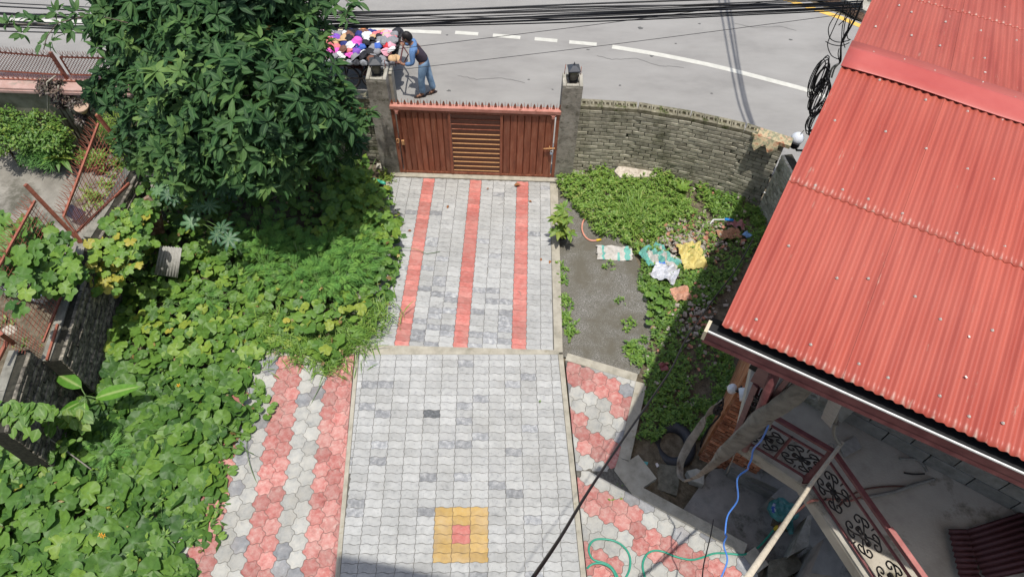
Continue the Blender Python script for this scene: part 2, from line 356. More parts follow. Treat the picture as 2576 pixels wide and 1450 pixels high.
strip([tuple(p[:2]) for p in smooth_path([P(1850,-60,-.6),P(1920,-24,-.6),P(1990,3,-.6),P(2060,27,-.6),P(2130,51,-.6),P(2260,110,-.6)],5)],.15,-.596,'edge_marking',PAINTY,road)
# crack / tar patches on the road, thin raised tar
TAR=flat('tar_patch',(.10,.098,.092),rough=.9)
rr=random.Random(3)
b=MB()
for u,v,s in ((1130,228,7),(1125,88,4),(1610,70,9),(1640,140,8),(1480,125,6),(1230,57,7),(1895,190,7),(1700,110,5),(1330,200,4),(1760,60,5),(1560,215,4),(1990,100,6),(1195,292,3),(1390,225,4),(1790,235,5)):
    c=P(u,v,-.6); k=9; pl=[(c.x+math.cos(6.28*i/k)*s*.008*rr.uniform(.4,1.2),c.y+math.sin(6.28*i/k)*s*.006*rr.uniform(.4,1.2)) for i in range(k)]
    b.prism(pl,-.602,-.5965)
b.build('tar_patch',TAR,road)['kind']='stuff'
for pts in (((1500,140),(1540,150),(1600,148),(1660,165),(1730,172)),((1150,190),(1200,200),(1260,196),(1330,210)),((1850,60),(1900,70),(1960,66),(2010,80))):
    q=[]
    for u,v in pts:
        w_=P(u,v,-.6); q.append((w_.x,w_.y))
    q2=[]
    for a,c in zip(q,q[1:]):
        for k in range(6): q2.append((a[0]+(c[0]-a[0])*k/6+rr.uniform(-.02,.02),a[1]+(c[1]-a[1])*k/6+rr.uniform(-.02,.02)))
    strip(q2,.010,-.5955,'road_crack',TAR,road)
# far kerb, drain and pavement at the bend
fk=[P(2020,-12,-.6),P(2070,8,-.6),P(2120,32,-.6),P(2170,62,-.6),P(2260,120,-.6)]
kerbd=thing('drain_channel','rusty slatted drain cover along the far kerb beyond the red roof','drain',(fk[1].x,fk[1].y,-.6))
b=MB(); pp=smooth_path([P(1900,-70,-.6)]+fk,6)
RDR=mat('drain_rust',[(.3,(.03,.02,.013)),(.6,(.13,.08,.05)),(.75,(.26,.18,.12))],rough=.9,ns=25)
for i in range(len(pp)-1):
    a=pp[i]; c=pp[i+1]; t=(c-a).normalized(); q=Vector((-t.y,t.x,0))
    if q.y<0: q=-q
    b.add([a+q*.05+Vector((0,0,.01)),c+q*.05+Vector((0,0,.01)),c+q*.34+Vector((0,0,.01)),a+q*.34+Vector((0,0,.01))],[(0,1,2,3)],0)
    for k in range(6):
        s0=a.lerp(c,(k+.5)/6); b.bar(s0+q*.07+Vector((0,0,.03)),s0+q*.33+Vector((0,0,.03)),.022,.03,1)
b.build('slat_cover',[MORD,RDR],kerbd)
b=MB(); far=[(p+Vector((0,0,0))) for p in pp]; q0=[]
for i,p in enumerate(pp):
    t=(pp[min(i+1,len(pp)-1)]-pp[max(i-1,0)]).normalized(); q=Vector((-t.y,t.x,0)); q0.append((p+ (q if q.y>0 else -q)*.36)[:2])
b.prism(q0+[(60,-5),(95,12),(95,60),(-90,60),(-90,18.4),(-2,18.2),(3,17.7)][0:0]+[(q0[-1][0]+6,q0[-1][1]+1),(q0[-1][0]+6,q0[-1][1]+9),(q0[0][0],q0[0][1]+9)][0:3],-.64,-.5)
fp=b.build('pavement',CONC); fp['kind']='structure'
b=MB()
for i in range(6): 
    c=P(2125+i*14,-2+i*9,-.5)+Vector((.5,.5,.06)); b.box(c,(.5,.28,.1),rz=-.6+.2*i)
tag(b.build('kerb_block',CONC),'loose broken kerb blocks on the far pavement past the drain','rubble',kind='stuff')
# ================================================================ driveway with paving blocks
def wave_rect(w,h,a=.0095):
    prof=[(0,0),(.14,0),(.26,.9),(.40,.8),(.60,-.8),(.74,-.9),(.86,0)]
    out=[(t*w,o*a) for t,o in prof]
    out+=[(w+o*a*.8,t*h) for t,o in ((0,0),(.2,.5),(.4,.9),(.6,-.9),(.8,-.5))]
    out+=[(w-(t*w),h) for t in ()]
    top=[(t*w,h+o*a) for t,o in prof]+[(w,h)]
    out+=top[::-1][:-1]
    left=[(0+o*a*.8,t*h) for t,o in ((0,0),(.2,.5),(.4,.9),(.6,-.9),(.8,-.5))]
    out+=[(0,h)]+left[::-1][:-1]
    # drop duplicate points
    res=[]
    for p in out:
        if not res or math.hypot(p[0]-res[-1][0],p[1]-res[-1][1])>1e-5: res.append(p)
    return res
TILEC={}
def lay(base,tiles,hexrel,names,limit=300):
    """tiles: list of (origin2d, poly local, full, material, M(local->world)); nearest ones single objects, rest joined"""
    def dist(t): return (t[4].translation-CP).length
    tiles.sort(key=dist); rest={}
    for i,(poly,full,mt,nm,M) in enumerate(tiles):
        if i<limit:
            key=(nm,hexrel,mt.name) if full else None
            if key and key in TILEC: me=TILEC[key]
            else:
                b=MB(); vs,fs=tile_geo(poly,hexrel); b.add(vs,fs); me=b.mesh(nm,mt)
                if key: TILEC[key]=me
            jit=Matrix.Translation((0,0,random.uniform(-.0022,.0022)))@Matrix.Rotation(random.uniform(-.006,.006),4,'X')@Matrix.Rotation(random.uniform(-.006,.006),4,'Y')
            place(nm,me,M@jit,base)
        else:
            rb=rest.setdefault(mt.name,(MB(),mt)); 
            vs,fs=tile_geo(poly,hexrel); bb=rb[0]
            if bb.tint is None: bb.tint=[]
            bb.add([M@Vector(v) for v in vs],fs); bb.tint+= [random.random()]*len(vs)
    if rest:
        B=MB(); B.tint=[]; ms=[]
        for k,(bb,mt) in rest.items():
            B.add(bb.v,bb.f,len(ms)); B.tint+=bb.tint; ms.append(mt)
        B.build('far_'+names,ms,base)['kind']='stuff'
class _T(tuple): pass
def mk(poly,full,mt,nm,M): return (poly,full,mt,nm,M)
# --- level forecourt
az=math.atan2(.0758,.997)
O=Vector((-2.249,5.335,0)); e1=Vector((math.cos(az),math.sin(az),0)); e2=Vector((math.sin(az)*-1,math.cos(az),0))   # across, away
WD=2.985; PW,PH=.232,.1165
def LW(u,v,z=0): return O+e1*u+e2*v+Vector((0,0,z))
TLc=Vector((-2.255,5.275,0)); TRc=Vector((.728,5.395,0))
b=MB(); b.add([LW(-.06,-5.2,-.007),LW(WD+.06,-5.2,-.007),TRc+Vector((.06,0,-.007)),TLc+Vector((-.06,0,-.007))],[(0,1,2,3)])
drive=b.build('driveway',SAND); drive['kind']='structure'
az2=R_(2.4); M0=Matrix.Translation(O)@Matrix.Rotation(az2,4,'Z'); I0=M0.inverted()
def l0(w): q=I0@Vector((w[0],w[1],0)); return (q.x,q.y)
q1,q2,q3,q4=l0(LW(0,-5.3)),l0(LW(WD,-5.3)),l0(TRc),l0(TLc)
wr=wave_rect(PW,PH); tiles=[]
# yellow block position
yl=M0.inverted()@P(1088,1414,0); j0=round(yl.y/PH); offv=yl.y-j0*PH; i0=5; offu=yl.x-i0*PW
darkset={(4,13),(4,14)}
for j in range(-46,3):
    for i in range(-3,17):
        ox,oy=i*PW+offu,j*PH+offv
        pl=[(p[0]+ox,p[1]+oy) for p in wr]; full=True
        for a,c in (((0,-9),(0,9)),((WD,9),(WD,-9)),((9,-.06),(-9,-.06))):
            # left-of tests: keep x>0 , x<WD, y<-.06
            pass
        def cl(pl,f):
            q=f(pl); return q
        n0=area(pl)
        pl=clip(pl,q4,q1)
        pl=clip(pl,q2,q3) if len(pl)>2 else pl
        pl=clip(pl,q3,q4) if len(pl)>2 else pl
        if len(pl)<3 or area(pl)<.0028: continue
        full=abs(area(pl)-n0)<1e-6
        c=(ox,oy); loc=[(p[0]-ox,p[1]-oy) for p in pl]
        if 5<=i<=7 and j0<=j<j0+6: mt=PAV_R if (i==6 and j0+2<=j<j0+4) else PAV_Y
        else:
            q=mnoise.noise((i*.45,j*.3,1.3))
            mt=PAV_D if random.random()<.055+.12*max(0,q) else PAV_W
            W0=M0@Vector((ox+PW/2,oy+PH/2,0))
            if abs(W0.x-P(1073,1042,0).x)<PW/2 and abs(W0.y-P(1073,1042,0).y)<PH/2: mt=PAV_C
        tiles.append(mk(loc,full,mt,'paving_block',M0@Matrix.Translation((ox,oy,0))))
lay(drive,tiles,False,'paving_blocks')
# --- ramp down to the gate
RL=4.26; b=MB()
rz=lambda x,y:rampz(y)-.007
b.add([(-2.6,5.37,rz(0,5.37)),(.74,5.42,rz(0,5.42)),(.72,9.5,rz(0,9.5)),(-2.45,9.5,rz(0,9.5)),(-2.6,5.37,-.3),(.74,5.42,-.3),(.72,9.5,-.75),(-2.45,9.5,-.75)],[(0,1,2,3),(3,2,6,7),(1,5,6,2),(0,3,7,4),(0,4,5,1)])
ramp=b.build('ramp',SAND); ramp['kind']='structure'
RO=Vector((-1.757,5.40,0)); sl=math.atan(.1228)
MR=Matrix.Translation((RO.x,5.37,0))@Matrix.Rotation(-sl,4,'X')
cw,chh=.2225,.1155; wr2=wave_rect(cw,chh,.009); tiles=[]
for j in range(0,37):
    for i in range(-4,12):
        ox,oy=i*cw,j*chh+.07; pl=[(p[0]+ox,p[1]+oy) for p in wr2]; n0=area(pl)
        lx0=-.50-.30*max(0,1-oy/1.2); 
        pl=clip(pl,(-.62+.0*oy,9),(-.62,-9))
        if pl: pl=clip(pl,(2.425,-9),(2.405,9))
        if pl: pl=clip(pl,(9,4.12),(-9,4.12))
        if len(pl)<3 or area(pl)<.0025: continue
        full=abs(area(pl)-n0)<1e-6; loc=[(p[0]-ox,p[1]-oy) for p in pl]
        if i in (0,4,8): mt=PAV_R
        else:
            pd=0.03
            if i in (1,2,3,5,6,7): pd=.06+.66*max(0,1-oy/2.5)
            mt=PAV_D if random.random()<pd*(.8+.5*mnoise.noise((i*.8,j*.5,7))) else PAV_W
        tiles.append(mk(loc,full,mt,'paving_block_ramp',MR@Matrix.Translation((ox,oy,0))))
tiles=[(a,bb,c,'paving_block',e) for a,bb,c,d,e in tiles]
TILEC.clear()
lay(ramp,tiles,False,'paving_blocks')
# concrete bands
bands=MB()
bands.prism([(-2.5,5.36),(.74,5.40),(.74,5.475),(-2.45,5.455)],-.2,lambda x,y:rampz(y)+.003)
bands.prism([(-2.6,5.272),tuple(TLc[:2]),tuple(TRc[:2]),(.74,5.401),(-2.6,5.359)],-.2,.001)
bb_=[LW(WD+.004,-5.2,0)[:2],LW(WD+.065,-5.2,0)[:2],(TRc.x+.075,TRc.y),(TRc.x+.004,TRc.y)]; bands.prism(bb_,-.2,.002)
bands.prism([LW(-.06,-5.2,0)[:2],LW(-.004,-5.2,0)[:2],(TLc.x-.004,TLc.y-.004),(TLc.x-.06,TLc.y-.004)],-.2,.002)
t=tag(bands.build('concrete_edging',CONCL),None,None,kind='structure')
b=MB()
b.prism([(.672,5.42),(.80,5.44),(.80,9.42),(.652,9.42)],-.9,lambda x,y:rampz(y)+.004)
b.prism([(-2.47,5.42),(-2.38,5.42),(-2.38,9.42),(-2.47,9.42)],-.9,lambda x,y:rampz(y)+.002)
b.prism([(-2.4,9.475),(-2.4,9.72),(1.0,9.72),(1.0,9.475)],-.9,-.495)
tag(b.build('ramp_edging',CONCL),kind='structure')
b=MB(); b.prism([(-2.7,9.70),(-2.7,10.02),(1.3,10.02),(1.3,9.70)],-.9,-.53); tag(b.build('gate_threshold',CONC),kind='structure')
# --- hexagonal scalloped paving either side
PIT=.211
def hexpoly(R):
    vs=[]; pts=[(R*math.cos(math.radians(60*k)),R*math.sin(math.radians(60*k))) for k in range(6)]
    out=[]
    for k in range(6):
        a=pts[k]; c=pts[(k+1)%6]; tx,ty=c[0]-a[0],c[1]-a[1]; L=math.hypot(tx,ty); nx_,ny_=ty/L,-tx/L
        for t,o in ((0,0),(.13,.0085),(.27,.0105),(.42,.004),(.58,-.004),(.73,-.0105),(.87,-.0085)):
            out.append((a[0]+tx*t+nx_*o,a[1]+ty*t+ny_*o))
    return out
HR=PIT/math.sqrt(3); HP=hexpoly(HR)
def hexfield(name,regions,origin,rot,colour,limit=300):
    """regions: list of (centre test polygon, clip half planes)"""
    base=MB(); tiles=[]; ca,sa=math.cos(rot),math.sin(rot)
    for cen,_ in regions: base.prism([p for p in cen],-.25,-.007)
    o=base.build(name,SAND); o['kind']='structure'
    for i in range(-30,30):
        for j in range(-30,30):
            lx,ly=i*1.5*HR,(j+(i%2)*.5)*PIT; wx,wy=origin[0]+lx*ca-ly*sa,origin[1]+lx*sa+ly*ca
            best=None
            for cen,hp in regions:
                pl=[(wx+p[0]*ca-p[1]*sa,wy+p[0]*sa+p[1]*ca) for p in HP]; n0=area(pl)
                ok=True
                for a,c in hp:
                    pl=clip(pl,a,c)
                    if len(pl)<3: ok=False;break
                if not ok: continue
                A=area(pl)
                if best is None or A>best[0]: best=(A,pl,abs(A-n0)<1e-6)
            if not best or best[0]<.0045: continue
            if len(regions)>1 and best[2]:
                if not any(inpoly(wx,wy,[p for p in cen]) for cen,_ in regions): continue
            mt=colour(i,j,wx,wy)
            M=Matrix.Translation((wx,wy,0))@Matrix.Rotation(rot,4,'Z')
            loc=[((p[0]-wx)*ca+(p[1]-wy)*sa,-(p[0]-wx)*sa+(p[1]-wy)*ca) for p in best[1]]
            tiles.append(mk(loc,best[2],mt,'hexagon_paver',M))
    lay(o,tiles,True,'hexagon_pavers',limit); return o
l2=lambda u,v:tuple(P(u,v,0)[:2])
edgeB=tuple(LW(-.075,-5.0)[:2]); edgeT=tuple(LW(-.085,.05)[:2])
Lp=[(-4.3,.8),(edgeB[0],.8),edgeT,(-3.6,5.33),(-4.3,5.0)]
def colL(i,j,x,y):
    k=int(math.floor((-(x-edgeT[0])-(5.33-y)*-.0758*-1*1+.0)/ (1.5*HR)+.15)) 
    s=(Vector((x,y,0))-O).dot(e1); k=int(-(s+.08)/(1.5*HR))
    if (k//2)%2==0: return HEX_R
    return HEX_D if random.random()<(.42 if (k//2)==1 else .3) else HEX_G
hexfield('left_paving',[(Lp,[(Lp[0],Lp[1]),(Lp[1],Lp[2]),(Lp[2],Lp[3]),(Lp[3],Lp[4]),(Lp[4],Lp[0])])],(edgeT[0]-.11,edgeT[1]-.1),az+.0,colL)
rb=tuple(LW(WD+.07,-5)[:2]); rt=tuple(LW(WD+.085,-.02)[:2])
A_=l2(1422,905); B_=l2(1600,958); C_=l2(1556,1150); D_=l2(1545,1182); E_=l2(1591,1243); F_=l2(1870,1395); G_=l2(1905,1440); H_=(4.0,.8)
R1=[(rt[0]-.0,D_[1]),D_,C_,B_,A_]; R1=[tuple(LW(WD+.08,-(5.335-D_[1]))[:2]),D_,C_,B_,A_]
R2=[rb,(3.3,1.2),G_,F_,E_,D_,R1[0]]
def colR(i,j,x,y):
    # diagonal bands falling to the lower right
    q=j+(i%2)*.5+ i*.5
    k=math.floor(q+.25+40)
    s=(Vector((x,y,0))-Vector((A_[0],A_[1],0))); t=-(s.y*math.cos(math.radians(-33))-s.x*math.sin(math.radians(-33)))/(PIT*.87)
    kk=int(math.floor(t+100.35))-100
    if kk%4 in (0,1): return HEX_R
    return HEX_D if random.random()<.16 else HEX_G
hp1=[(R1[1],R1[2]),(R1[2],R1[3]),(R1[3],R1[4]),(R1[4],R1[0])]
hp2=[(R2[0],R2[1]),(R2[1],R2[2]),(R2[2],R2[3]),(R2[3],R2[4]),(R2[6],R2[0])]
# clip order must keep polygons counter-clockwise
def ccw(p): return p if area(p)>0 else p[::-1]
R1c=ccw(R1); R2c=ccw(R2)
hexfield('right_paving',[(R1c,[(R1c[i],R1c[(i+1)%5]) for i in range(5) if not ({R1c[i],R1c[(i+1)%5]}=={R1[0],R1[1]})]+[((-9,D_[1]-.02),(9,D_[1]-.02))]),
   (R2c,[(R2[0],R2[1]),(R2[1],R2[2]),(R2[2],R2[3]),(R2[3],R2[4]),(R2[6],R2[0])]+[((9,D_[1]-.02),(-9,D_[1]-.02))])],(A_[0]+.12,A_[1]-.12),az+.02,colR)
b=MB()
def edg(pts,w,z=.0):
    for a,c in zip(pts,pts[1:]):
        a=Vector(a[:2]);c=Vector(c[:2]);t=(c-a).normalized();q=Vector((t.y,-t.x))*w
        if q.x<0 and abs(q.x)>abs(q.y)*.3: q=-q
        pl=[tuple(a),tuple(c),tuple(c+q),tuple(a+q)]; b.prism(ccw(pl),-.28,z)
edg([A_,B_],-.13,.001)
edg([B_,C_,D_],.16,.003); edg([D_,E_],.42,.001)
edg([E_,F_],-.16,.004); edg([F_,G_],-.2,.002)
tag(b.build('paving_edging',CONCL),kind='structure')
b=MB(); b.prism([(edgeT[0]+.02,5.33),(edgeT[0]+.02,5.52),(-4.6,5.3),(-4.3,5.1)][::-1],-.2,.002); tag(b.build('bed_edging',CONC),kind='structure')
# gravel plot right of the ramp
gp=[(.80,5.42),tuple(l2(1425,890)),tuple(l2(1610,950)),(2.0,6.0),(2.1,7.0),(1.9,8.2),(1.5,8.9),(.9,9.4),(.80,9.4)]
gp=ccw(gp); b=MB(); 
def fan(poly,zf,m=0,step=.12):
    x0=min(p[0] for p in poly);x1=max(p[0] for p in poly);y0=min(p[1] for p in poly);y1=max(p[1] for p in poly)
    nx=int((x1-x0)/step)+1; ny=int((y1-y0)/step)+1
    for i in range(nx):
        for j in range(ny):
            q=[(x0+i*step,y0+j*step),(x0+(i+1)*step,y0+j*step),(x0+(i+1)*step,y0+(j+1)*step),(x0+i*step,y0+(j+1)*step)]
            for k in range(len(poly)):
                q=clip(q,poly[k],poly[(k+1)%len(poly)])
                if len(q)<3: break
            if len(q)>=3 and area(q)>1e-5: b.add([(p[0],p[1],zf(p[0],p[1])) for p in q],[tuple(range(len(q)))],m,True)
gpc=[(.80,5.42),(1.95,5.15),(2.25,6.0),(2.2,7.2),(1.9,8.5),(1.4,9.2),(.80,9.4)]
fan(gpc,lambda x,y:zg(x,y)+.05+.025*mnoise.noise((x*2,y*2,5)))
tag(b.build('gravel_plot',GRAV),kind='structure')
# ================================================================ brick boundary walls
def brick_wall(root,path,z0,z1,th,bl,bh,mt,mort,side=1,limit=300,jit=.006,cells=True,inner='brick',both=False,rough_end=0):
    """path: list of (x,y); courses on the near face (side) plus mortar core; returns wall"""
    core=MB(); P2=[Vector(p) for p in path]
    n=[]
    for i in range(len(P2)-1):
        a,c=P2[i],P2[i+1]; t=(c-a).normalized(); q=Vector((-t.y,t.x))*side
        pl=[tuple(a+q*.012-q*0),tuple(c+q*.012),tuple(c+q*(th-.012)),tuple(a+q*(th-.012))]
        zz0=z0 if not callable(z0) else min(z0(*a),z0(*c)); zz1=z1 if not callable(z1) else max(z1(*a),z1(*c))
        core.prism(ccw(pl),zz0,zz1-.01)
    core.build('mortar_core',mort,root)
    # arclength
    seg=[(P2[i+1]-P2[i]).length for i in range(len(P2)-1)]; L=sum(seg)
    def at(s):
        for i,d in enumerate(seg):
            if s<=d or i==len(seg)-1:
                t=(P2[i+1]-P2[i]).normalized(); return P2[i]+t*s,t
            s-=d
    out=[]; zb=z0 if not callable(z0) else z0(*P2[0]); zt=z1 if not callable(z1) else z1(*P2[0])
    nc=int((zt-zb)/bh)
    for c in range(nc):
        s=-(c%2)*bl/2+random.uniform(-.01,.01)
        while s<L:
            ln=bl*random.uniform(.93,1.06); a=max(0,s); e=min(L,s+ln)
            if e-a>.05:
                p,t=at((a+e)/2); q=Vector((-t.y,t.x))*side
                z=zt-(c+.5)*bh; out.append((p,t,q,z,e-a))
            s+=ln
    out.sort(key=lambda o:(Vector((o[0].x,o[0].y,o[3]))-CP).length)
    me=MB().box((0,0,0),(1,1,1),bev=0.0); 
    unit={}
    rest=MB(); rest.tint=[]
    for i,(p,t,q,z,ln) in enumerate(out):
        dep=.05; c=Vector((p.x,p.y,z))+Vector((q.x,q.y,0))*(dep/2-random.uniform(0,jit))
        M=Matrix.Translation(c)@Matrix.Rotation(math.atan2(t.y,t.x)+random.uniform(-.012,.012),4,'Z')@Matrix.Rotation(random.uniform(-.01,.01),4,'Y')
        if i<limit:
            k=round(ln/.02)
            if k not in unit: unit[k]=MB().box(None,(k*.02-.009,dep,bh-.011),M=Matrix.Identity(4),bev=.006).mesh(inner,mt)
            place(inner,unit[k],M,root)
        else:
            n0=len(rest.v); rest.box(None,(ln-.009,dep,bh-.011),M=M,bev=.006); rest.tint+=[random.random()]*(len(rest.v)-n0)
    if rest.v: rest.build('rest_of_bricks',mt,root)['kind']='stuff'
    return root
WT=1.03
wp=[tuple(PY(u,v,9.86)[:2]) for u,v in ((1452,262),)]
wpath=[(1.05,9.84),(2.1,9.80),(3.0,9.62),(3.9,9.36),(4.55,9.06)]
wall=thing('boundary_wall','weathered grey brick boundary wall curving from the right gate post to the red roof','wall',(2.8,9.7,-.55))
brick_wall(wall,wpath,-.60,.955,.2,.225,.083,BRG,MORD,side=1)
# hollow coping blocks with holes on top
b=MB(); lenw=0
def holed(b,M,L=.22,W=.2,H=.075):
    # block of ribs leaving two round-ish holes and a slot
    for y in (-W/2+.03,W/2-.03): b.box(None,(L,.06,H),M=M@Matrix.Translation((0,y,0)),bev=.004)
    for x,wd in ((-L/2+.013,.02),(-.047,.035),(.047,.035),(L/2-.013,.02)): b.box(None,(wd,W-.12,H-.003),M=M@Matrix.Translation((x,0,0)))
    b.box(None,(L-.01,W-.12,.02),M=M@Matrix.Translation((0,0,-H/2+.012)))
cop=MB(); holed(cop,Matrix.Identity(4)); COPM=mat('coping_brick',[(.28,(.10,.09,.055)),(.5,(.20,.18,.125)),(.74,(.31,.28,.21))],rough=1,ns=16,bump=.8,bs=60,rnd=.25,mask=((.06,.07,.02),5,.52,.62))
copm=cop.mesh('coping_block',COPM)
def coping(path,z,root,s0=0,s1=99,gap=.232):
    P2=[Vector(p) for p in path]; s=0
    for i in range(len(P2)-1):
        a,c=P2[i],P2[i+1]; L=(c-a).length; t=(c-a)/L; q=Vector((-t.y,t.x)); k=round(L/gap)
        for j in range(k):
            p=a+t*(L*(j+.5)/k)+q*.1
            if not (s0<=s+L*(j+.5)/k<=s1): continue
            M=Matrix.Translation((p.x,p.y,z+random.uniform(-.002,.002)))@Matrix.Rotation(math.atan2(t.y,t.x)+random.uniform(-.012,.012),4,'Z')
            place('coping_block',copm,M@Matrix.Scale(L/k/.224,4,(1,0,0)),root)
        s+=L
coping(wpath,.995,wall,0,3.1)
# painted / torn poster covered end of coping
b=MB(); a=Vector((4.02,9.28)); c=Vector((4.62,9.0)); t=(c-a).normalized(); q=Vector((-t.y,t.x))
b.prism(ccw([tuple(a+q*.0),tuple(c+q*.0),tuple(c+q*.22),tuple(a+q*.22)]),.958,1.03)
b.build('coping_end',mat('peeling_paper',[(.35,(.30,.13,.07)),(.45,(.45,.36,.22)),(.55,(.16,.18,.11)),(.65,(.50,.30,.20)),(.8,(.42,.38,.26))],rough=.9,ns=9),wall)
b=MB(); vs=[]; 
for i in range(7):
    for j in range(4):
        s=i/6*.42; p=a+t*(s+.05)-q*(.015+.02*j); vs.append((p.x,p.y-.012*j,1.034-.085*j*(.6+.4*math.sin(i*1.7))))
b.add(vs,[(i*4+j,i*4+j+1,i*4+4+j+1,i*4+4+j) for i in range(6) for j in range(3)],0,True)
b.build('torn_flap',MATS['peeling_paper'],wall)
# side pilaster of the wall near the roof
pil=thing('corner_pier','dark mossy brick pier where the curved wall meets the red roofed house','pier',(4.75,9.0,-.5))
brick_wall(pil,[(4.5,8.92),(4.62,8.30)],-.6,.90,.2,.225,.083,BRG,MORD,side=1,limit=80)
# globe light on the wall end
gl=thing('globe_lamp','white globe lamp on a dark bracket at the end of the boundary wall','lamp',tuple(PY(2006,372,8.9)))
gp_=PY(2006,348,9.35); b=MB(); b.lathe([(.001,-.115),(.05,-.105),(.095,-.06),(.115,0),(.095,.06),(.05,.105),(.001,.115)],gp_,20); b.build('globe',flat('globe_glass',(.58,.60,.63),rough=.15,var=.1),gl)
b=MB(); b.lathe([(.07,-.19),(.085,-.15),(.08,-.10),(.06,-.09)],gp_,16); b.tube([gp_+Vector((0,0,-.15)),gp_+Vector((.1,.03,-.3)),gp_+Vector((.22,.05,-.32))],.02); b.build('base_bracket',BLACK,gl)
b=MB(); b.tube([gp_+Vector((-.02,-.09,-.06)),gp_+Vector((.01,-.02,.118)),gp_+Vector((.06,.02,.17))],.006,5); b.build('wire_loop',IRON,gl)
# ---- left stretch of wall beside the gate
wallL=thing('boundary_wall','short grey brick boundary wall left of the gate under the dark tree','wall',(-3.5,9.8,-.55))
brick_wall(wallL,[(-4.6,9.84),(-2.56,9.84)],-.6,.955,.2,.225,.083,BRG,MORD,side=1,limit=200)
b=MB(); b.prism([(-4.6,9.83),(-2.56,9.83),(-2.56,10.06),(-4.6,10.06)],.958,1.03); b.build('coping',COPM,wallL)
# ================================================================ gate posts with lanterns
POSTM=mat('post_cement',[(.28,(.13,.12,.095)),(.5,(.27,.25,.21)),(.74,(.37,.35,.30))],rough=.95,ns=6,bump=.7,bs=30,mask=((.07,.068,.045),7,.52,.68))
def gate_post(x,y,label,w=.34):
    t=thing('gate_post',label,'gate post',(x,y,-.55))
    b=MB(); b.box((x,y,.53),(w,w,2.2),bev=.012); 
    b.build('shaft',POSTM,t)
    b=MB(); 
    for dx,dy,sx,sy in ((-w/2+.03,0,.06,w),(w/2-.03,0,.06,w),(0,w/2-.03,w-.13,.06),(0,-w/2+.03,w-.13,.05)): b.box((x+dx,y+dy,1.645),(sx,sy,.05),bev=.008)
    b.build('rim',CONC,t)
    rr=random.Random(int(x*10)+5); b=MB()
    for k in range(3): b.tube([(x-.13+.13*k+rr.uniform(-.02,.02),y+.12,1.6),(x-.13+.13*k,y+.12+rr.uniform(-.02,.02),1.80+rr.uniform(0,.1))],.006,5)
    b.build('rebar',RUST,t); return t
def lantern(x,y,z,label,s=1.):
    t=thing('post_lantern',label,'lantern',(x,y,z))
    b=MB(); T=Matrix.Translation((x,y,z))@Matrix.Rotation(.12,4,'Z')@Matrix.Scale(s,4)
    def frus(b,w0,w1,z0,z1):
        vs=[(sx*w0,sy*w0,z0) for sx,sy in ((-1,-1),(1,-1),(1,1),(-1,1))]+[(sx*w1,sy*w1,z1) for sx,sy in ((-1,-1),(1,-1),(1,1),(-1,1))]
        b.add([T@Vector(v) for v in vs],[(3,2,1,0),(4,5,6,7)]+[(i,(i+1)%4,4+(i+1)%4,4+i) for i in range(4)])
    frus(b,.065,.075,0,.03); b.build('foot',BLACK,t)
    b=MB()
    for sx,sy in ((-1,-1),(1,-1),(1,1),(-1,1)): b.tube([T@Vector((sx*.062,sy*.062,.03)),T@Vector((sx*.092,sy*.092,.27))],.009*s,6)
    frus(b,.066,.068,.03,.05); frus(b,.096,.10,.26,.285)
    b.build('cage',BLACK,t)
    b=MB(); frus(b,.052,.08,.05,.255); b.build('glass',flat('lantern_glass',(.16,.15,.12),rough=.15,var=.4,ns=12),t)
    b=MB(); frus(b,.115,.11,.285,.30); frus(b,.112,.03,.30,.37); frus(b,.02,.012,.37,.40); frus(b,.012,.001,.40,.44)
    b.build('roof',flat('lantern_roof',(.05,.055,.065),rough=.35),t)
    return t
gpl=gate_post(-2.385,9.74,'grey cement gate post left of the gate, under the tree and beside the cart')
gpr=gate_post(.90,9.74,'grey cement gate post right of the gate joining the curved brick wall')
lantern(-2.385,9.74,1.63,'dusty black lantern on top of the left gate post in front of the cart',.88)
lantern(.90,9.74,1.63,'dark pointed lantern on top of the right gate post',.88)
b=MB(); b.box((-2.19,9.93,.5),(.05,.22,2.2),bev=.01); b.build('side_strip',CONCL,gpl)
# ================================================================ gate
gate=thing('metal_gate','closed reddish brown sheet metal gate with spikes along its top','gate',(-.74,9.60,-.52))
X0,X1,GZ0,GZ1,GY=-2.21,.735,-.485,1.06,9.60
b=MB()
for x in (X0+.03,X1-.03): b.box((x,GY,(GZ0+GZ1)/2),(.06,.06,GZ1-GZ0),bev=.005)
b.box(((X0+X1)/2,GY,GZ0+.02),(X1-X0-.13,.05,.045)); b.build('outer_frame',GATE,gate)
b=MB(); b.box(((X0+X1)/2,GY-.005,GZ1+.035),(X1-X0+.02,.11,.075),bev=.006); b.build('top_rail',GATEL,gate)
b=MB(); b.box(((X0+X1)/2,GY-.01,GZ1-.035),(X1-X0-.13,.06,.055)); b.build('upper_rail',GATE,gate)
xs_=[X0+.14,-1.205,-.285,X1-.14]
for x in (-1.205,-.285): b=MB(); b.box((x,GY-.012,(GZ0+GZ1)/2-.03),(.045,.05,GZ1-GZ0-.08),bev=.004); b.build('stile',GATE,gate)
for x in (X0+.105,X1-.105): b=MB(); b.box((x,GY-.014,(GZ0+GZ1)/2-.03),(.035,.05,GZ1-GZ0-.09),bev=.004); b.build('stile',GATE,gate)
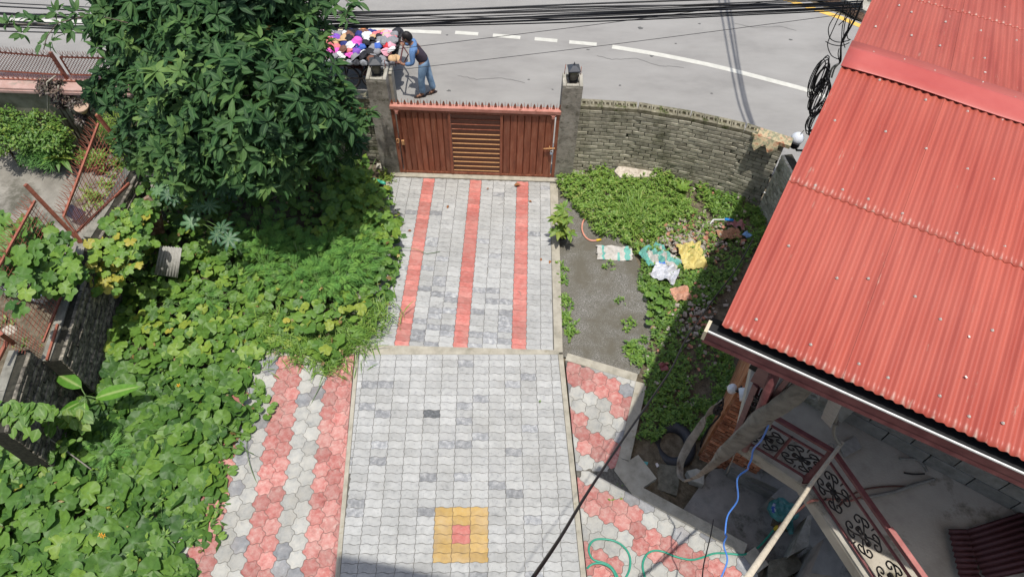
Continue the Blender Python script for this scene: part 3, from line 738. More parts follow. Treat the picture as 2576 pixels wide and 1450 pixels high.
def ribs(xa,xb,n):
    for k in range(n):
        a=xa+(xb-xa)*k/n; c=xa+(xb-xa)*(k+1)/n
        b=MB(); x=[a-.001,a+.012,a+.02,c-.012,c+.001]; yy=[0,.022,0.004,.004,0]
        vs=[]
        for xx,y_ in zip(x,yy): vs+=[(xx,GY-.02+y_,GZ0+.05),(xx,GY-.02+y_,GZ1-.065)]
        for xx in x[::-1]: vs+=[]
        b.add(vs,[(2*i,2*i+2,2*i+3,2*i+1) for i in range(4)])
        vs2=[(x[0],GY+.012,GZ0+.05),(x[0],GY+.012,GZ1-.065),(x[-1],GY+.012,GZ0+.05),(x[-1],GY+.012,GZ1-.065)]
        b.add(vs2,[(0,1,3,2)])
        b.build('ribbed_sheet',GATE,gate)
ribs(X0+.125,-1.228,8); ribs(-.262,X1-.125,7)
b=MB(); b.box((-.745,GY+.008,(GZ0+GZ1)/2-.01),(.872,.006,GZ1-GZ0-.12)); b.build('centre_sheet',mat('gate_mesh_brown',[(.3,(.12,.055,.038)),(.7,(.20,.10,.07))],rough=.6,ns=60),gate)
for k in range(13):
    z=GZ0+.09+k*.113; gold=k<9
    b=MB(); b.box((-.745,GY-.008,z),(.86,.016,.013) if gold else (.86,.014,.010)); b.build('slat',GOLD if gold else GATE,gate)
# spikes: spear heads and plain rods alternate
b=MB(); vs=[]; T_=GZ1+.07
def flatshape(b,pts,x,y,z,th=.006):
    n=len(pts); vs=[(x+p[0],y-th/2,z+p[1]) for p in pts]+[(x+p[0],y+th/2,z+p[1]) for p in pts]
    b.add(vs,[tuple(range(n)),tuple(range(2*n-1,n-1,-1))]+[(i,n+i,n+(i+1)%n,(i+1)%n) for i in range(n)])
spear=MB(); flatshape(spear,[(-.004,0),(.004,0),(.004,.02),(.022,.012),(.026,.026),(.006,.032),(.006,.04),(.026,.036),(.02,.052),(.006,.05),(.02,.062),(.0,.112),(-.02,.062),(-.006,.05),(-.02,.052),(-.026,.036),(-.006,.04),(-.006,.032),(-.026,.026),(-.022,.012),(-.004,.02)],0,0,0)
sm_=spear.mesh('spear_spike',GATE); rod=MB(); rod.tube([(0,0,0),(0,0,.12)],[.006,.003],6); rm_=rod.mesh('rod_spike',GATE)
for k in range(27):
    x=X0+.03+k*(X1-X0-.04)/26.0
    place('spear_spike',sm_,Matrix.Translation((x,GY,T_))@Matrix.Rotation(random.uniform(-.2,.2),4,'Z')@Matrix.Rotation(random.uniform(-.06,.06),4,'Y'),gate)
    if k<26: place('rod_spike',rm_,Matrix.Translation((x+.055,GY+.01,T_))@Matrix.Rotation(random.uniform(-.07,.07),4,'Y'),gate)
for x in (X0+.1,X1-.12):
    b=MB(); b.box((x,GY-.05,GZ1-.005),(.085,.02,.05),bev=.004); b.box((x,GY-.055,GZ1-.06),(.05,.03,.06)); b.build('roller_bracket',GATEL,gate)
b=MB(); b.tube([(X0+.03,GY-.05,.38),(X0+.03,GY-.06,.30),(X0+.07,GY-.06,.30),(X0+.07,GY-.05,.38)],.008,6,closed=True); b.box((X0+.14,GY-.05,.3),(.05,.03,.1)); b.build('latch',GOLD,gate)
b=MB(); b.tube([(X1-.25,GY-.05,.26),(X1-.04,GY-.05,.28)],.012,6); b.tube([(X1-.14,GY-.05,.33),(X1-.14,GY-.055,.21)],.008,6); b.build('bolt',GOLD,gate)
pd=thing('padlock','small steel padlock hanging from the bolt at the right end of the gate','padlock',(X1-.10,GY-.075,.16))
b=MB(); b.box((X1-.10,GY-.075,.17),(.05,.025,.05),bev=.006); b.build('body',flat('padlock_steel',(.3,.35,.42),rough=.3,metal=.6),pd)
b=MB(); b.tube([(X1-.118,GY-.075,.19),(X1-.118,GY-.075,.235),(X1-.10,GY-.075,.25),(X1-.082,GY-.075,.235),(X1-.082,GY-.075,.19)],.005,6); b.build('shackle',WHITE,pd)
b=MB(); b.tube([(-2.62,9.53,1.06),(-4.6,9.60,1.12)],.012,6); tag(b.build('iron_rod',RUST),'rusty rod running left from the gate top along the brick wall','rod')
# ================================================================ red roofed house
AZ=R_(27.8); RK=Vector((math.sin(AZ),math.cos(AZ),0)); EV=Vector((math.cos(AZ),-math.sin(AZ),0)); SL=.14
EC=P(1815,818,5.35)
def RP(t,s,dz=0,sl=None):
    z=SL*s if s<=RS else SL*RS-SLB*(s-RS)
    p=EC+EV*t+RK*s; p.z+=z+dz; return p
RS=2.60; SLB=.17
house=thing('red_roof_house','house with red corrugated metal roof filling the right side','house',(4.0,5.5,-.4))
def roofmat():
    M=bpy.data.materials.new('roof_red_paint'); M.use_nodes=True; n=M.node_tree;N=n.nodes;L=n.links;b=N['Principled BSDF']
    b.inputs['Roughness'].default_value=.48; b.inputs['Specular IOR Level'].default_value=.45
    g=N.new('ShaderNodeNewGeometry'); mp=N.new('ShaderNodeMapping'); mp.inputs['Rotation'].default_value=(0,0,AZ); 
    L.new(g.outputs['Position'],mp.inputs[0])
    m2=N.new('ShaderNodeMapping'); m2.inputs['Scale'].default_value=(14,.9,1); L.new(mp.outputs[0],m2.inputs[0])
    n1=N.new('ShaderNodeTexNoise'); n1.inputs['Scale'].default_value=1.; n1.inputs['Detail'].default_value=6; L.new(m2.outputs[0],n1.inputs['Vector'])
    r1=N.new('ShaderNodeValToRGB'); L.new(n1.outputs['Fac'],r1.inputs[0]); e=r1.color_ramp.elements; e[0].position=.3; e[0].color=(.27,.042,.026,1); e[1].position=.7; e[1].color=(.38,.080,.050,1)
    # streaky scuffs where the paint is gone
    m3=N.new('ShaderNodeMapping'); m3.inputs['Scale'].default_value=(26,3.4,1); L.new(mp.outputs[0],m3.inputs[0])
    n2=N.new('ShaderNodeTexNoise'); n2.inputs['Scale'].default_value=1.; n2.inputs['Detail'].default_value=5; n2.inputs['Roughness'].default_value=.7; L.new(m3.outputs[0],n2.inputs['Vector'])
    r2=N.new('ShaderNodeMapRange'); r2.inputs[1].default_value=.655; r2.inputs[2].default_value=.75; L.new(n2.outputs['Fac'],r2.inputs[0])
    mx=N.new('ShaderNodeMix'); mx.data_type='RGBA'; L.new(r2.outputs[0],mx.inputs[0]); L.new(r1.outputs[0],mx.inputs[6]); mx.inputs[7].default_value=(.40,.23,.17,1)
    n3=N.new('ShaderNodeTexNoise'); n3.inputs['Scale'].default_value=.8; L.new(g.outputs['Position'],n3.inputs['Vector'])
    r3=N.new('ShaderNodeMapRange'); r3.inputs[1].default_value=.35; r3.inputs[2].default_value=.7; r3.inputs[4].default_value=.28; L.new(n3.outputs['Fac'],r3.inputs[0])
    m4=N.new('ShaderNodeMix'); m4.data_type='RGBA'; L.new(r3.outputs[0],m4.inputs[0]); L.new(mx.outputs[2],m4.inputs[6]); m4.inputs[7].default_value=(.41,.13,.095,1)
    at=N.new('ShaderNodeAttribute'); at.attribute_name='bare'; m5=N.new('ShaderNodeMix'); m5.data_type='RGBA'
    na=N.new('ShaderNodeMath'); na.operation='MULTIPLY'; n5=N.new('ShaderNodeMapRange'); n5.inputs[1].default_value=.42; n5.inputs[2].default_value=.6; 
    n6=N.new('ShaderNodeTexNoise'); n6.inputs['Scale'].default_value=11; L.new(g.outputs['Position'],n6.inputs['Vector']); L.new(n6.outputs['Fac'],n5.inputs[0]); L.new(n5.outputs[0],na.inputs[0]); L.new(at.outputs['Fac'],na.inputs[1])
    L.new(na.outputs[0],m5.inputs[0]); L.new(m4.outputs[2],m5.inputs[6]); m5.inputs[7].default_value=(.45,.36,.29,1)
    L.new(m5.outputs[2],b.inputs['Base Color']); return M
ROOF=roofmat(); RIDGE=mat('ridge_red_paint',[(.3,(.34,.055,.042)),(.7,(.42,.095,.075))],rough=.42,ns=2,spec=.5,mask=((.45,.33,.27),3.1,.66,.70))
PIT_C=.0605
def sheet(t0,n,s0,s1,dz,flip):
    me=MB(); k=8; cols=n*k+1; S=[s0,s0+.07,(s0+s1)/2,s1-.05,s1]
    bare=[]
    for s in S:
        for i in range(cols):
            t=t0+i*PIT_C/k; z=.0082*math.cos(2*math.pi*i/k)
            edge=.004*math.sin(t*3+s)
            me.v.append(tuple(RP(t,s,z+dz+edge*.5))); crest=max(0,math.cos(2*math.pi*i/k)); bare.append((crest**2)*(1.0 if s==s0 else 0)*.9)
    for j in range(len(S)-1):
        for i in range(cols-1): me.f.append((j*cols+i,j*cols+i+1,(j+1)*cols+i+1,(j+1)*cols+i))
    me.mi=[0]*len(me.f); me.sm=[True]*len(me.f); m=me.mesh('roof_sheet',ROOF)
    a=m.attributes.new('bare','FLOAT','POINT'); a.data.foreach_set('value',bare)
    o=place('roof_sheet',m,None,house); md=o.modifiers.new('thick','SOLIDIFY'); md.thickness=.0025; md.offset=-1
NS=13; WS=NS*PIT_C
rows=[(0,1.36,.0),(1.30,RS+.02,.006)]
brow=[(RS+.18,RS+1.9,0.0),(RS+1.85,RS+3.6,.004),(RS+3.45,RS+3.85,.008)]
for c in range(8):
    off=.006*(c%2)
    for s0,s1,dz in rows+brow: sheet(c*WS-.0,NS+1 if c<7 else NS,s0,s1,dz+off,0)
# ridge flashing
prof=[(RS-.06,.022),(RS-.055,.026),(RS+.06,.034),(RS+.13,.050),(RS+.165,.066),(RS+.19,.072),(RS+.215,.066),(RS+.25,.047),(RS+.30,.034),(RS+.42,.030),(RS+.425,.02)]
for c in range(4):
    t0,t1=c*1.75-.01,(c+1)*1.75+.02; b=MB(); k=12; vs=[]
    for i in range(k+1):
        t=t0+(t1-t0)*i/k; bow=.02*math.sin(t*1.3)+.012*math.sin(t*4)
        for s,dz in prof: vs.append(RP(t,s+bow,dz+.004*c%.008+.004))
    n_=len(prof); b.add(vs,[(i*n_+j,(i+1)*n_+j,(i+1)*n_+j+1,i*n_+j+1) for i in range(k) for j in range(n_-1)],0,True)
    o=b.build('ridge_flashing',RIDGE,house); md=o.modifiers.new('t','SOLIDIFY'); md.thickness=.003
# screws
scm=MB().lathe([(.011,0),(.011,.003),(.006,.006),(.006,.010),(.001,.012)],n=8).mesh('roof_screw',flat('screw_zinc',(.50,.44,.38),rough=.5,metal=.3))
rr=random.Random(11)
for s in (.13,.72,1.38,2.0,2.5,RS+.35,RS+.9,RS+1.5,RS+2.3,RS+3.1):
    t=.12+rr.uniform(0,.2)
    while t<6.2:
        k=round(t/PIT_C); place('roof_screw',scm,Matrix.Translation(RP(k*PIT_C,s+rr.uniform(-.05,.05),.009+(.02 if s==RS+.35 else .003))),house); t+=rr.uniform(.15,.38)
# small litter on the roof
b=MB()
for i in range(12):
    s=rr.uniform(.3,5); t=rr.uniform(.3,3.5); b.box(RP(t,s,.02),(.016,.011,.005),rz=rr.uniform(0,3))
tag(b.build('roof_debris',flat('pale_chips',(.6,.55,.48))),'pale leaf and mortar chips scattered on the red roof','debris',kind='stuff')
b=MB(); rp_=P(2568,95,6.0); b.lathe([(.001,-.03),(.04,-.02),(.05,.02),(.02,.04),(.001,.045)],RP(2.0,RS+.95,.05)+Vector((0,0,0)),8)
# gutter
GU=[(.06,-.035),(.06,-.10),(-.062,-.10),(-.062,-.022),(-.073,-.022),(-.073,-.034),(-.068,-.112),(.08,-.112)]
b=MB(); t0,t1=-.075,7.0; n_=len(GU)
vs=[EC+EV*t+RK*s+Vector((0,0,z)) for t in (t0,t1) for s,z in GU]
b.add(vs,[tuple(range(n_))[::-1],tuple(range(n_,2*n_))]); b.add(vs,[(i,(i+1)%n_,n_+(i+1)%n_,n_+i) for i in (3,4)],0); b.add(vs,[(i,(i+1)%n_,n_+(i+1)%n_,n_+i) for i in (0,1,2)],1); b.add(vs,[(i,(i+1)%n_,n_+(i+1)%n_,n_+i) for i in (5,6,7)],2)
b.build('gutter',[flat('gutter_white',(.60,.59,.55),rough=.5),flat('gutter_black',(.014,.014,.015),rough=.7),MAROON],house)
b=MB(); vs=[EC+EV*t+RK*s+Vector((0,0,z)) for t in (t0-.01,t0+.012) for s,z in ((-.085,-.018),(.015,-.018),(.015,-.115),(-.085,-.115))]
b.add(vs,[(3,2,1,0),(4,5,6,7)]+[(i,(i+1)%4,4+(i+1)%4,4+i) for i in range(4)]); b.build('gutter_end_cap',flat('cap_cream',(.50,.43,.30)),house)
b=MB(); 
b.bar(EC+EV*(t0+.0)+RK*(-.04)+Vector((0,0,-.142)),EC+EV*7+RK*(-.04)+Vector((0,0,-.142)),.05,.056); b.build('fascia_beam',MAROON,house)
# main walls below the roof
GZ=-.32
wc=P(1757,1141,-.2); wc.z=0     # brick corner
bw=MB()
def wl(t,s): return (wc+EV*t+RK*s)
pl=[tuple(wl(0,0)[:2]),tuple(wl(.24,0)[:2]),tuple(wl(.24,4.6)[:2]),tuple(wl(0,4.6)[:2])]
b=MB(); b.prism(pl,-.6,5.2)
b.build('side_wall',ORNG,house)
# front brick face of the side wall, with projecting returns
def bricks_face(root,orig,du,W,z0,z1,mt,mort,nrm,bl=.22,bh=.078,limit=300,name='brick'):
    b=MB(); o=Vector(orig); a=o+nrm*.004; c=o+du*W+nrm*.004
    n0=0; k=int((z1-z0)/bh); me={}
    for r in range(k):
        s=-(r%2)*bl/2
        while s<W:
            a_=max(0,s); e=min(W,s+bl)
            if e-a_>.04:
                kk=round((e-a_)/.02); 
                if kk not in me: me[kk]=MB().box(None,(kk*.02-.014,.06,bh-.016),M=Matrix.Identity(4),bev=.007).mesh(name,mt)
                cpt=o+du*((a_+e)/2)+nrm*(.0+random.uniform(-.006,.006)); cpt.z=z0+(r+.5)*bh
                M=Matrix((du,nrm,Vector((0,0,1)))).transposed().to_4x4(); M.translation=cpt
                place(name,me[kk],M@Matrix.Rotation(random.uniform(-.02,.02),4,'Z'),root)
            s+=bl
MORR=flat('mortar_pale',(.22,.17,.12),rough=1)
bfw=MB(); bfw.prism(ccw([tuple((wl(.245,.02)+RK*0)[:2]),tuple(wl(.78,.02)[:2]),tuple(wl(.78,.25)[:2]),tuple(wl(.245,.25)[:2])]),-.6,2.53)
front=bfw.build('front_wall',MORR,house)
bricks_face(house,wl(.03,-.012),EV,.74,-.45,2.5,BRR,MORR,-RK)
# plaster remnant on side wall
b=MB(); q=[wl(-.012,.55+k*.0) for k in range(1)]
pp=[(.55,2.9),(.75,4.6),(2.2,4.9),(2.3,3.2),(1.6,2.6),(1.2,3.1),(.9,2.5)]
vs=[wl(-.006,s)+Vector((0,0,z)) for s,z in pp]+[wl(-.022,s)+Vector((0,0,z)) for s,z in pp]; n_=len(pp)
b.add(vs,[tuple(range(n_,2*n_)),tuple(range(n_))[::-1]]+[(i,(i+1)%n_,n_+(i+1)%n_,n_+i) for i in range(n_)]); b.build('plaster_patch',CONC,house)
# terrace slab
SZ=2.7
A0=P(1850,1112,SZ); B0=P(2018,1222,SZ); C0=P(2172,1455,SZ); dC=(C0-B0).normalized(); C1=B0+dC*2.6
W0=P(2089,1040,SZ); W1=P(2576,1300,SZ); dW=(W1-W0).normalized(); W2=W0-dW*.9; W3=W0+dW*5
slab=MB(); sp=[tuple(A0[:2]),tuple(B0[:2]),tuple(C1[:2]),tuple((C1+Vector((3.2,.2,0)))[:2]),tuple((W3+RK*.25)[:2]),tuple((W2+RK*.25)[:2])]
slab.prism(ccw(sp),SZ-.15,SZ); slabo=slab.build('terrace_slab',CONCF,house)
# low edge kerb of the slab
b=MB()
def kerb(a,c,w=.07,h=.035,out=None):
    b.bar(Vector(a)+Vector((0,0,h/2+.001)),Vector(c)+Vector((0,0,h/2+.001)),w,h)
kerb(A0+(B0-A0).normalized()*.02+Vector((.02,.03,0)),B0+Vector((.0,.04,0))); kerb(B0+Vector((.04,.0,0)),C1+Vector((.04,0,0)))
b.build('slab_edge_upstand',CONC,house)
# block wall behind the terrace
BLK=mat('block_grey',[(.28,(.15,.145,.125)),(.5,(.22,.21,.185)),(.74,(.28,.27,.24))],rough=.95,ns=12,bump=.6,bs=60,rnd=.14)
nW=Vector((dW.y,-dW.x,0)); 
if nW.y>0: nW=-nW
b=MB(); b.prism(ccw([tuple((W2-nW*.02)[:2]),tuple((W3-nW*.02)[:2]),tuple((W3-nW*.17)[:2]),tuple((W2-nW*.17)[:2])]),SZ,5.0); b.build('back_wall_core',MORD,house)
bm=MB().box(None,(.392,.07,.178),M=Matrix.Identity(4),bev=.005).mesh('block',BLK)
for r in range(14):
    for k in range(-2,12):
        s=-.5+(k+.5*(r%2))*.405
        if s<-.9 or s>4.9: continue
        c=W0+dW*s-nW*.03; c.z=SZ+.095+r*.19
        M=Matrix((dW,nW,Vector((0,0,1)))).transposed().to_4x4(); M.translation=c; place('block',bm,M@Matrix.Rotation(random.uniform(-.01,.01),4,'Z'),house)
# two pipe stubs in the wall foot
for k,u in enumerate((2035,2083)):
    p=P(u,1002+k*18,2.75); c=W0+dW*((p-W0).dot(dW))+nW*.06; c.z=SZ+.28
    b=MB(); pr=[]; n_=14
    vs=[]
    for r,y in ((.055,0),(.055,.05),(.036,.05),(.034,-.02)):
        for j in range(n_): a=2*math.pi*j/n_; vs.append(c+dW*(r*math.cos(a))+Vector((0,0,r*math.sin(a)))+nW*y)
    b.add(vs,[(i*n_+j,i*n_+(j+1)%n_,(i+1)*n_+(j+1)%n_,(i+1)*n_+j) for i in range(3) for j in range(n_)],0,True); b.add(vs[-n_:],[tuple(range(n_))],1)
    b.build('pipe_stub',[CONC,BLACK],house)
b=MB(); b.bar(W0+dW*(-.62)+nW*.03+Vector((0,0,.25)),W0+dW*.12+nW*.03+Vector((0,0,.22)),.1,.3); b.build('rough_mortar_lump',CONC,house)
# ---- steel struts up to the gutter beam
def strut(p0,p1,w=.05,h=.05,name='strut',m=None,roundp=False):
    b=MB()
    if roundp: b.tube([p0,p1],w/2,12)
    else: b.bar(p0,p1,w,h)
    return b.build(name,m or MAROON,house)
strut(P(1963,905,5.12),P(1874,1128,SZ+.03),.075,name='round_strut',roundp=True)
strut(P(1943,905,5.12),P(1905,965,4.4),.11,.02); strut(P(1905,965,4.4),P(1850,1098,SZ+.05),.05,.05)
strut(P(2004,925,5.12),P(1887,1066,SZ+.5),.035,.05); strut(P(1887,1066,SZ+.5),P(1862,1120,SZ+.05),.04,.05)
b=MB(); b.bar(P(1908,962,4.35),P(1862,1085,2.5),.03,.02); b.build('batten_light',flat('tube_light_grey',(.34,.34,.32)),house)
# hanging dried garland between struts
GARL=flat('dry_garland',(.085,.07,.055),rough=1,var=.5)
def garland(u0,v0,z0,u1,v1,z1,n,label):
    b=MB(); rr=random.Random(n)
    for k in range(n):
        f=k/(n-1); c=P(u0+(u1-u0)*f,v0+(v1-v0)*f,z0+(z1-z0)*f); r=.022+.006*rr.random(); a0=rr.uniform(0,3)
        ax=Matrix.Rotation(rr.uniform(0,3),3,'Z')@Matrix.Rotation(rr.uniform(.4,2.6),3,'X')
        b.tube([c+ax@Vector((math.cos(t)*r,math.sin(t)*r*1.5,0)) for t in [6.283*i/8 for i in range(8)]],.0065,5,closed=True)
    tag(b.build('garland',GARL),label,'garland')
garland(1950,925,5.0,1893,1052,3.4,34,'long dried chain garland hanging beside the round maroon strut')
garland(1906,1000,4.2,1868,1098,2.8,22,'shorter dried garland with a pale paper tag near the terrace corner')
b=MB(); b.bar(P(1890,1018,3.7),P(1882,1048,3.4),.03,.012); tag(b.build('paper_tag',flat('tag_cream',(.48,.38,.22))),'cream paper tag tied in the garland by the strut','tag')
# junction box on the outer strut
jb=thing('junction_box','white plastic box with two thin arms on the strut under the gutter','box',tuple(P(1971,966,4.6)))
b=MB(); b.bar(P(1983,945,4.75),P(1960,985,4.45),.055,.05); b.build('body',WHITE,jb)
b=MB(); b.tube([P(1983,945,4.75),P(1962,916,4.9)],.008,6); b.tube([P(1984,946,4.75),P(2030,936,4.9)],.009,6); b.build('arm',WHITE,jb)
# security camera on the brick corner
cc=thing('security_camera','white security camera on an arm fixed to the brick corner','camera',tuple(P(1889,998,1.95)))
b=MB(); p0=P(1866,991,2.0); p1=P(1903,989,2.05); d=(p1-p0).normalized(); b.tube([p0-d*.03,p0+d*.03,p0+d*.09,p0+d*.11],[.075,.078,.062,.05],16); b.build('housing',WHITE,cc)
b=MB(); b.tube([p0+d*.11,p0+d*.17,P(1912,985,2.1)],[.04,.028,.035],10); b.tube([P(1908,985,2.1),P(1903,972,2.2),P(1912,962,2.3)],.02,8); b.build('arm',WHITE,cc)
b=MB(); b.bar(P(1920,952,2.35),P(1908,972,2.25),.09,.03); b.build('wall_plate',flat('plate_grey',(.33,.33,.32)),cc)
c2=thing('dome_camera','small white dome camera on the side wall behind the larger camera','camera',tuple(P(1843,980,1.7)))
b=MB(); p=P(1842,977,1.75); b.lathe([(.001,-.07),(.045,-.055),(.062,0),(.045,.05),(.001,.062)],p,14); b.build('shell',WHITE,c2)
b=MB(); b.tube([p,P(1856,985,1.8),P(1872,962,1.9)],.012,6); b.build('cable',BLACK,c2)
# ---- railing with scroll ornaments
rail=thing('balcony_railing','maroon steel balcony railing with black scroll ornaments along the terrace','railing',tuple(B0))
RH=.72; 
def rp(a,c,f,h): q=a.lerp(c,f); return q+Vector((0,0,h))
b_dir=(B0-A0).normalized()
A1=A0+Vector((.02,.02,0)); B1=B0+Vector((.03,.05,0)); C2=B1+dC*2.4
def seg(a,c,w,h,name='rail',m=MAROON): bb=MB(); bb.bar(a,c,w,h); bb.build(name,m,rail)
for (a,c) in ((A1,B1),(B1,C2)):
    seg(rp(a,c,0,RH),rp(a,c,1,RH),.042,.036,'top_rail'); seg(rp(a,c,0,RH-.15),rp(a,c,1,RH-.15),.02,.02,'rail'); seg(rp(a,c,0,.08),rp(a,c,1,.08),.02,.02,'rail')
seg(rp(B1,C2,.30,RH+.032),rp(B1,C2,1,RH+.032),.044,.012,'faded_top_cover',MAROONL)
seg(B1,B1+Vector((0,0,RH-.02)),.05,.05,'post'); seg(A1,A1+Vector((0,0,RH)),.045,.045,'post')
seg(C2,C2+Vector((0,0,RH)),.045,.045,'post')
seg(rp(A1,B1,.52,.1),rp(A1,B1,.52,RH-.14),.022,.022,'baluster')
seg(A1+Vector((0,0,RH)),A1+RK*.9+Vector((0,0,RH)),.04,.04,'top_rail'); seg(A1+Vector((0,0,.08)),A1+RK*.9+Vector((0,0,.08)),.03,.03,'rail')
def scroll(c,du,s=.22):
    b=MB(); up=Vector((0,0,1))
    def W(x,y): return c+du*x*s+up*y*s
    rt_=.0078
    for k,(sx,sy) in enumerate(((1,1),(1,-1),(-1,1),(-1,-1))):
        pts=[(0,0),(.15,.28),(.42,.62),(.78,.80),(1.0,.60),(.95,.32),(.72,.28),(.62,.45),(.74,.56)]
        b.tube(smooth_path([W(x*sx*.95,y*sy) for x,y in pts],4),rt_,5)
        pts=[(0,0),(.34,.14),(.55,.18),(.62,.04),(.50,-.02),(.42,.06)]
        b.tube(smooth_path([W(x*sy*.8,y*sx) for x,y in pts],4),rt_,5)
        pts=[(.78,.80),(.52,1.02),(.24,.96),(.22,.74),(.38,.70)]
        b.tube(smooth_path([W(x*sx*.95,y*sy) for x,y in pts],4),rt_,5)
    b.lathe([(.001,-.02),(.03,-.01),(.03,.01),(.001,.02)],c,8)
    b.tube([W(0,.95),W(0,1.35)],rt_,5); b.tube([W(0,-.95),W(0,-1.2)],rt_,5)
    b.build('scroll_ornament',IRON,rail)
for f in (.26,.78): scroll(rp(A1,B1,f,.33),(B1-A1).normalized(),.165)
for k in range(5): scroll(B1+dC*(.24+.42*k)+Vector((0,0,.33)),dC,.175)
# canvas strip rolled from the gutter down past the brick corner
o1=(2600,1350,2.636)
TARP=mat('canvas_dusty',[(.3,(.15,.135,.11)),(.5,(.24,.215,.175)),(.75,(.32,.29,.24))],rough=.95,ns=8,bump=.5,bs=25,mask=((.10,.07,.05),4,.55,.7))
tp=[(1470,350,4.95,.03),(1400,420,4.75,.10),(1200,600,4.35,.13),(1000,740,3.95,.13),(800,930,3.4,.125),(640,1080,2.9,.10),(480,1220,2.2,.055),(330,1340,1.2,.035),(200,1390,.5,.03)]
b=MB(); pts=[P(*ZC(o1,x,y),z) for x,y,z,_ in tp]; sp_=smooth_path(pts,5); n_=len(sp_); rad=[np.interp(i/(n_-1)*8,range(9),[q[3] for q in tp]) for i in range(n_)]
vs=[];K=12
for i,p in enumerate(sp_):
    t=(sp_[min(i+1,n_-1)]-sp_[max(i-1,0)]).normalized(); x=t.cross(Vector((0,0,1))).normalized(); u=x.cross(t)
    for k in range(K):
        a=2*math.pi*k/K; r=rad[i]*(1+.18*math.sin(3*a+i*.5)+.10*math.sin(5*a-i*.9)); vs.append(p+x*math.cos(a)*r*.75+u*math.sin(a)*r*.45)
b.add(vs,[(i*K+k,i*K+(k+1)%K,(i+1)*K+(k+1)%K,(i+1)*K+k) for i in range(n_-1) for k in range(K)],0,True)
tag(b.build('canvas_sheet',TARP),'dusty grey canvas rolled up and slung from the gutter past the brick corner','canvas')
tp=[(200,1390,.5,.03),(150,1330,.3,.035),(160,1180,.4,.045),(240,1010,.6,.05),(330,870,.9,.045),(430,720,1.3,.04),(520,600,1.7,.03),(590,540,1.9,.02)]
b=MB(); sp_=smooth_path([P(*ZC(o1,x,y),z) for x,y,z,_ in tp],5); n_=len(sp_)
vs=[]
for i,p in enumerate(sp_):
    f=i/(n_-1)*7; wdt=np.interp(f,range(8),[q[3] for q in tp]); t=(sp_[min(i+1,n_-1)]-sp_[max(i-1,0)]).normalized(); x=t.cross(Vector((0,0,1))).normalized()
    for k,a in enumerate((-1,-.5,0,.5,1)): vs.append(p+x*wdt*a*1.1+Vector((0,0,.02*math.sin(i*.9+k*2))))
b.add(vs,[(i*5+k,i*5+k+1,(i+1)*5+k+1,(i+1)*5+k) for i in range(n_-1) for k in range(4)],0,True)
o=b.build('cloth_strip',TARP); md=o.modifiers.new('t','SOLIDIFY'); md.thickness=.006; tag(o,'ragged grey cloth strip trailing from the brick corner down over the tyre','cloth')
b=MB(); b.tube(smooth_path([P(*ZC(o1,x,y),z) for x,y,z in ((590,545,1.9),(585,620,1.7),(520,650,1.6),(560,700,1.4),(500,780,1.1),(440,850,.8),(380,960,.3),(360,1040,0))],5),.013,6)
b.tube(smooth_path([P(*ZC(o1,x,y),z) for x,y,z in ((560,580,1.8),(500,650,1.5),(530,690,1.4),(570,640,1.6))],5),.03,6)
tag(b.build('cable_tangle',BLACK),'tangle of black cable and rag on the brick corner','cable')
# bamboo pole and tied stick
BAM=flat('bamboo_pale',(.50,.44,.34),rough=.6); STK=flat('stick_grey',(.24,.225,.19),rough=.9)
cR=B1+Vector((0,0,RH+.05))
b=MB(); b.tube([cR+Vector((.03,.03,.1)),P(2047,1207,3.35),P(1965,1330,3.9),P(1876,1458,4.6)],[.016,.019,.021,.022],10); tag(b.build('bamboo_pole',BAM),'pale bamboo pole tied to the railing corner and slanting down past the steps','pole')
b=MB(); b.tube(smooth_path([P(2106,980,5.0),P(2104,1045,4.3),P(2098,1090,3.7),cR+Vector((0,0,.1))],5),.014,8)
for u,v,z in ((2101,1062,4.1),(2092,1122,3.25),(2088,1140,3.1)): b.tube([P(u,v,z)+Vector((math.cos(a)*.026,math.sin(a)*.026,.01*math.sin(2*a))) for a in [6.28*i/8 for i in range(8)]],.009,5,closed=True)
tag(b.build('tied_stick',STK),'grey stick tied with rope between the gutter and the railing corner','stick')
b=MB(); b.bar(P(2110,990,5.0),P(2078,1062,4.1),.10,.008,up=(.3,.2,1)); tag(b.build('cardboard_flap',flat('card_grey',(.40,.39,.36))),'pale grey card flap hanging under the gutter by the tied stick','card')
# terrace floor clutter
b=MB(); q=P(2130,1125,SZ+.02); b.prism(ccw([tuple(P(u,v,SZ)[:2]) for u,v in ((2108,1120),(2150,1100),(2165,1128),(2122,1152))]),SZ+.012,SZ+.03); tag(b.build('plywood_board',flat('ply',(.30,.28,.24),rough=.9)),'small grey board on the terrace beside the railing corner','board')
rr=random.Random(5)
def floorline(pts,r,m,name,label,cat,z=SZ): 
    b=MB(); b.tube(smooth_path([P(u,v,z+r+.003) for u,v in pts],5),r,6); return tag(b.build(name,m),label,cat)
o2=(2850,1750,2.889); z2=lambda *a:[ZC(o2,x,y) for x,y in a]
floorline(z2((2310,345),(2050,420),(1850,490),(1600,540),(1500,560)),.016,STK,'branch','long bare branch lying across the terrace floor to the block wall','branch')
floorline(z2((2050,430),(1850,425),(1650,440),(1500,470),(1350,540),(1240,640)),.009,flat('hose_brown',(.12,.055,.04)),'brown_hose','thin brown hose crossing the terrace floor beside the branch','hose')
floorline(z2((1920,115),(2080,118),(2140,140),(2200,200),(2230,260)),.012,STK,'stick','short forked stick on the terrace floor near the block wall','stick')
floorline(z2((1970,275),(2080,290),(2200,285)),.008,IRON,'wire_piece','bent dark wire piece on the terrace floor below the forked stick','wire')
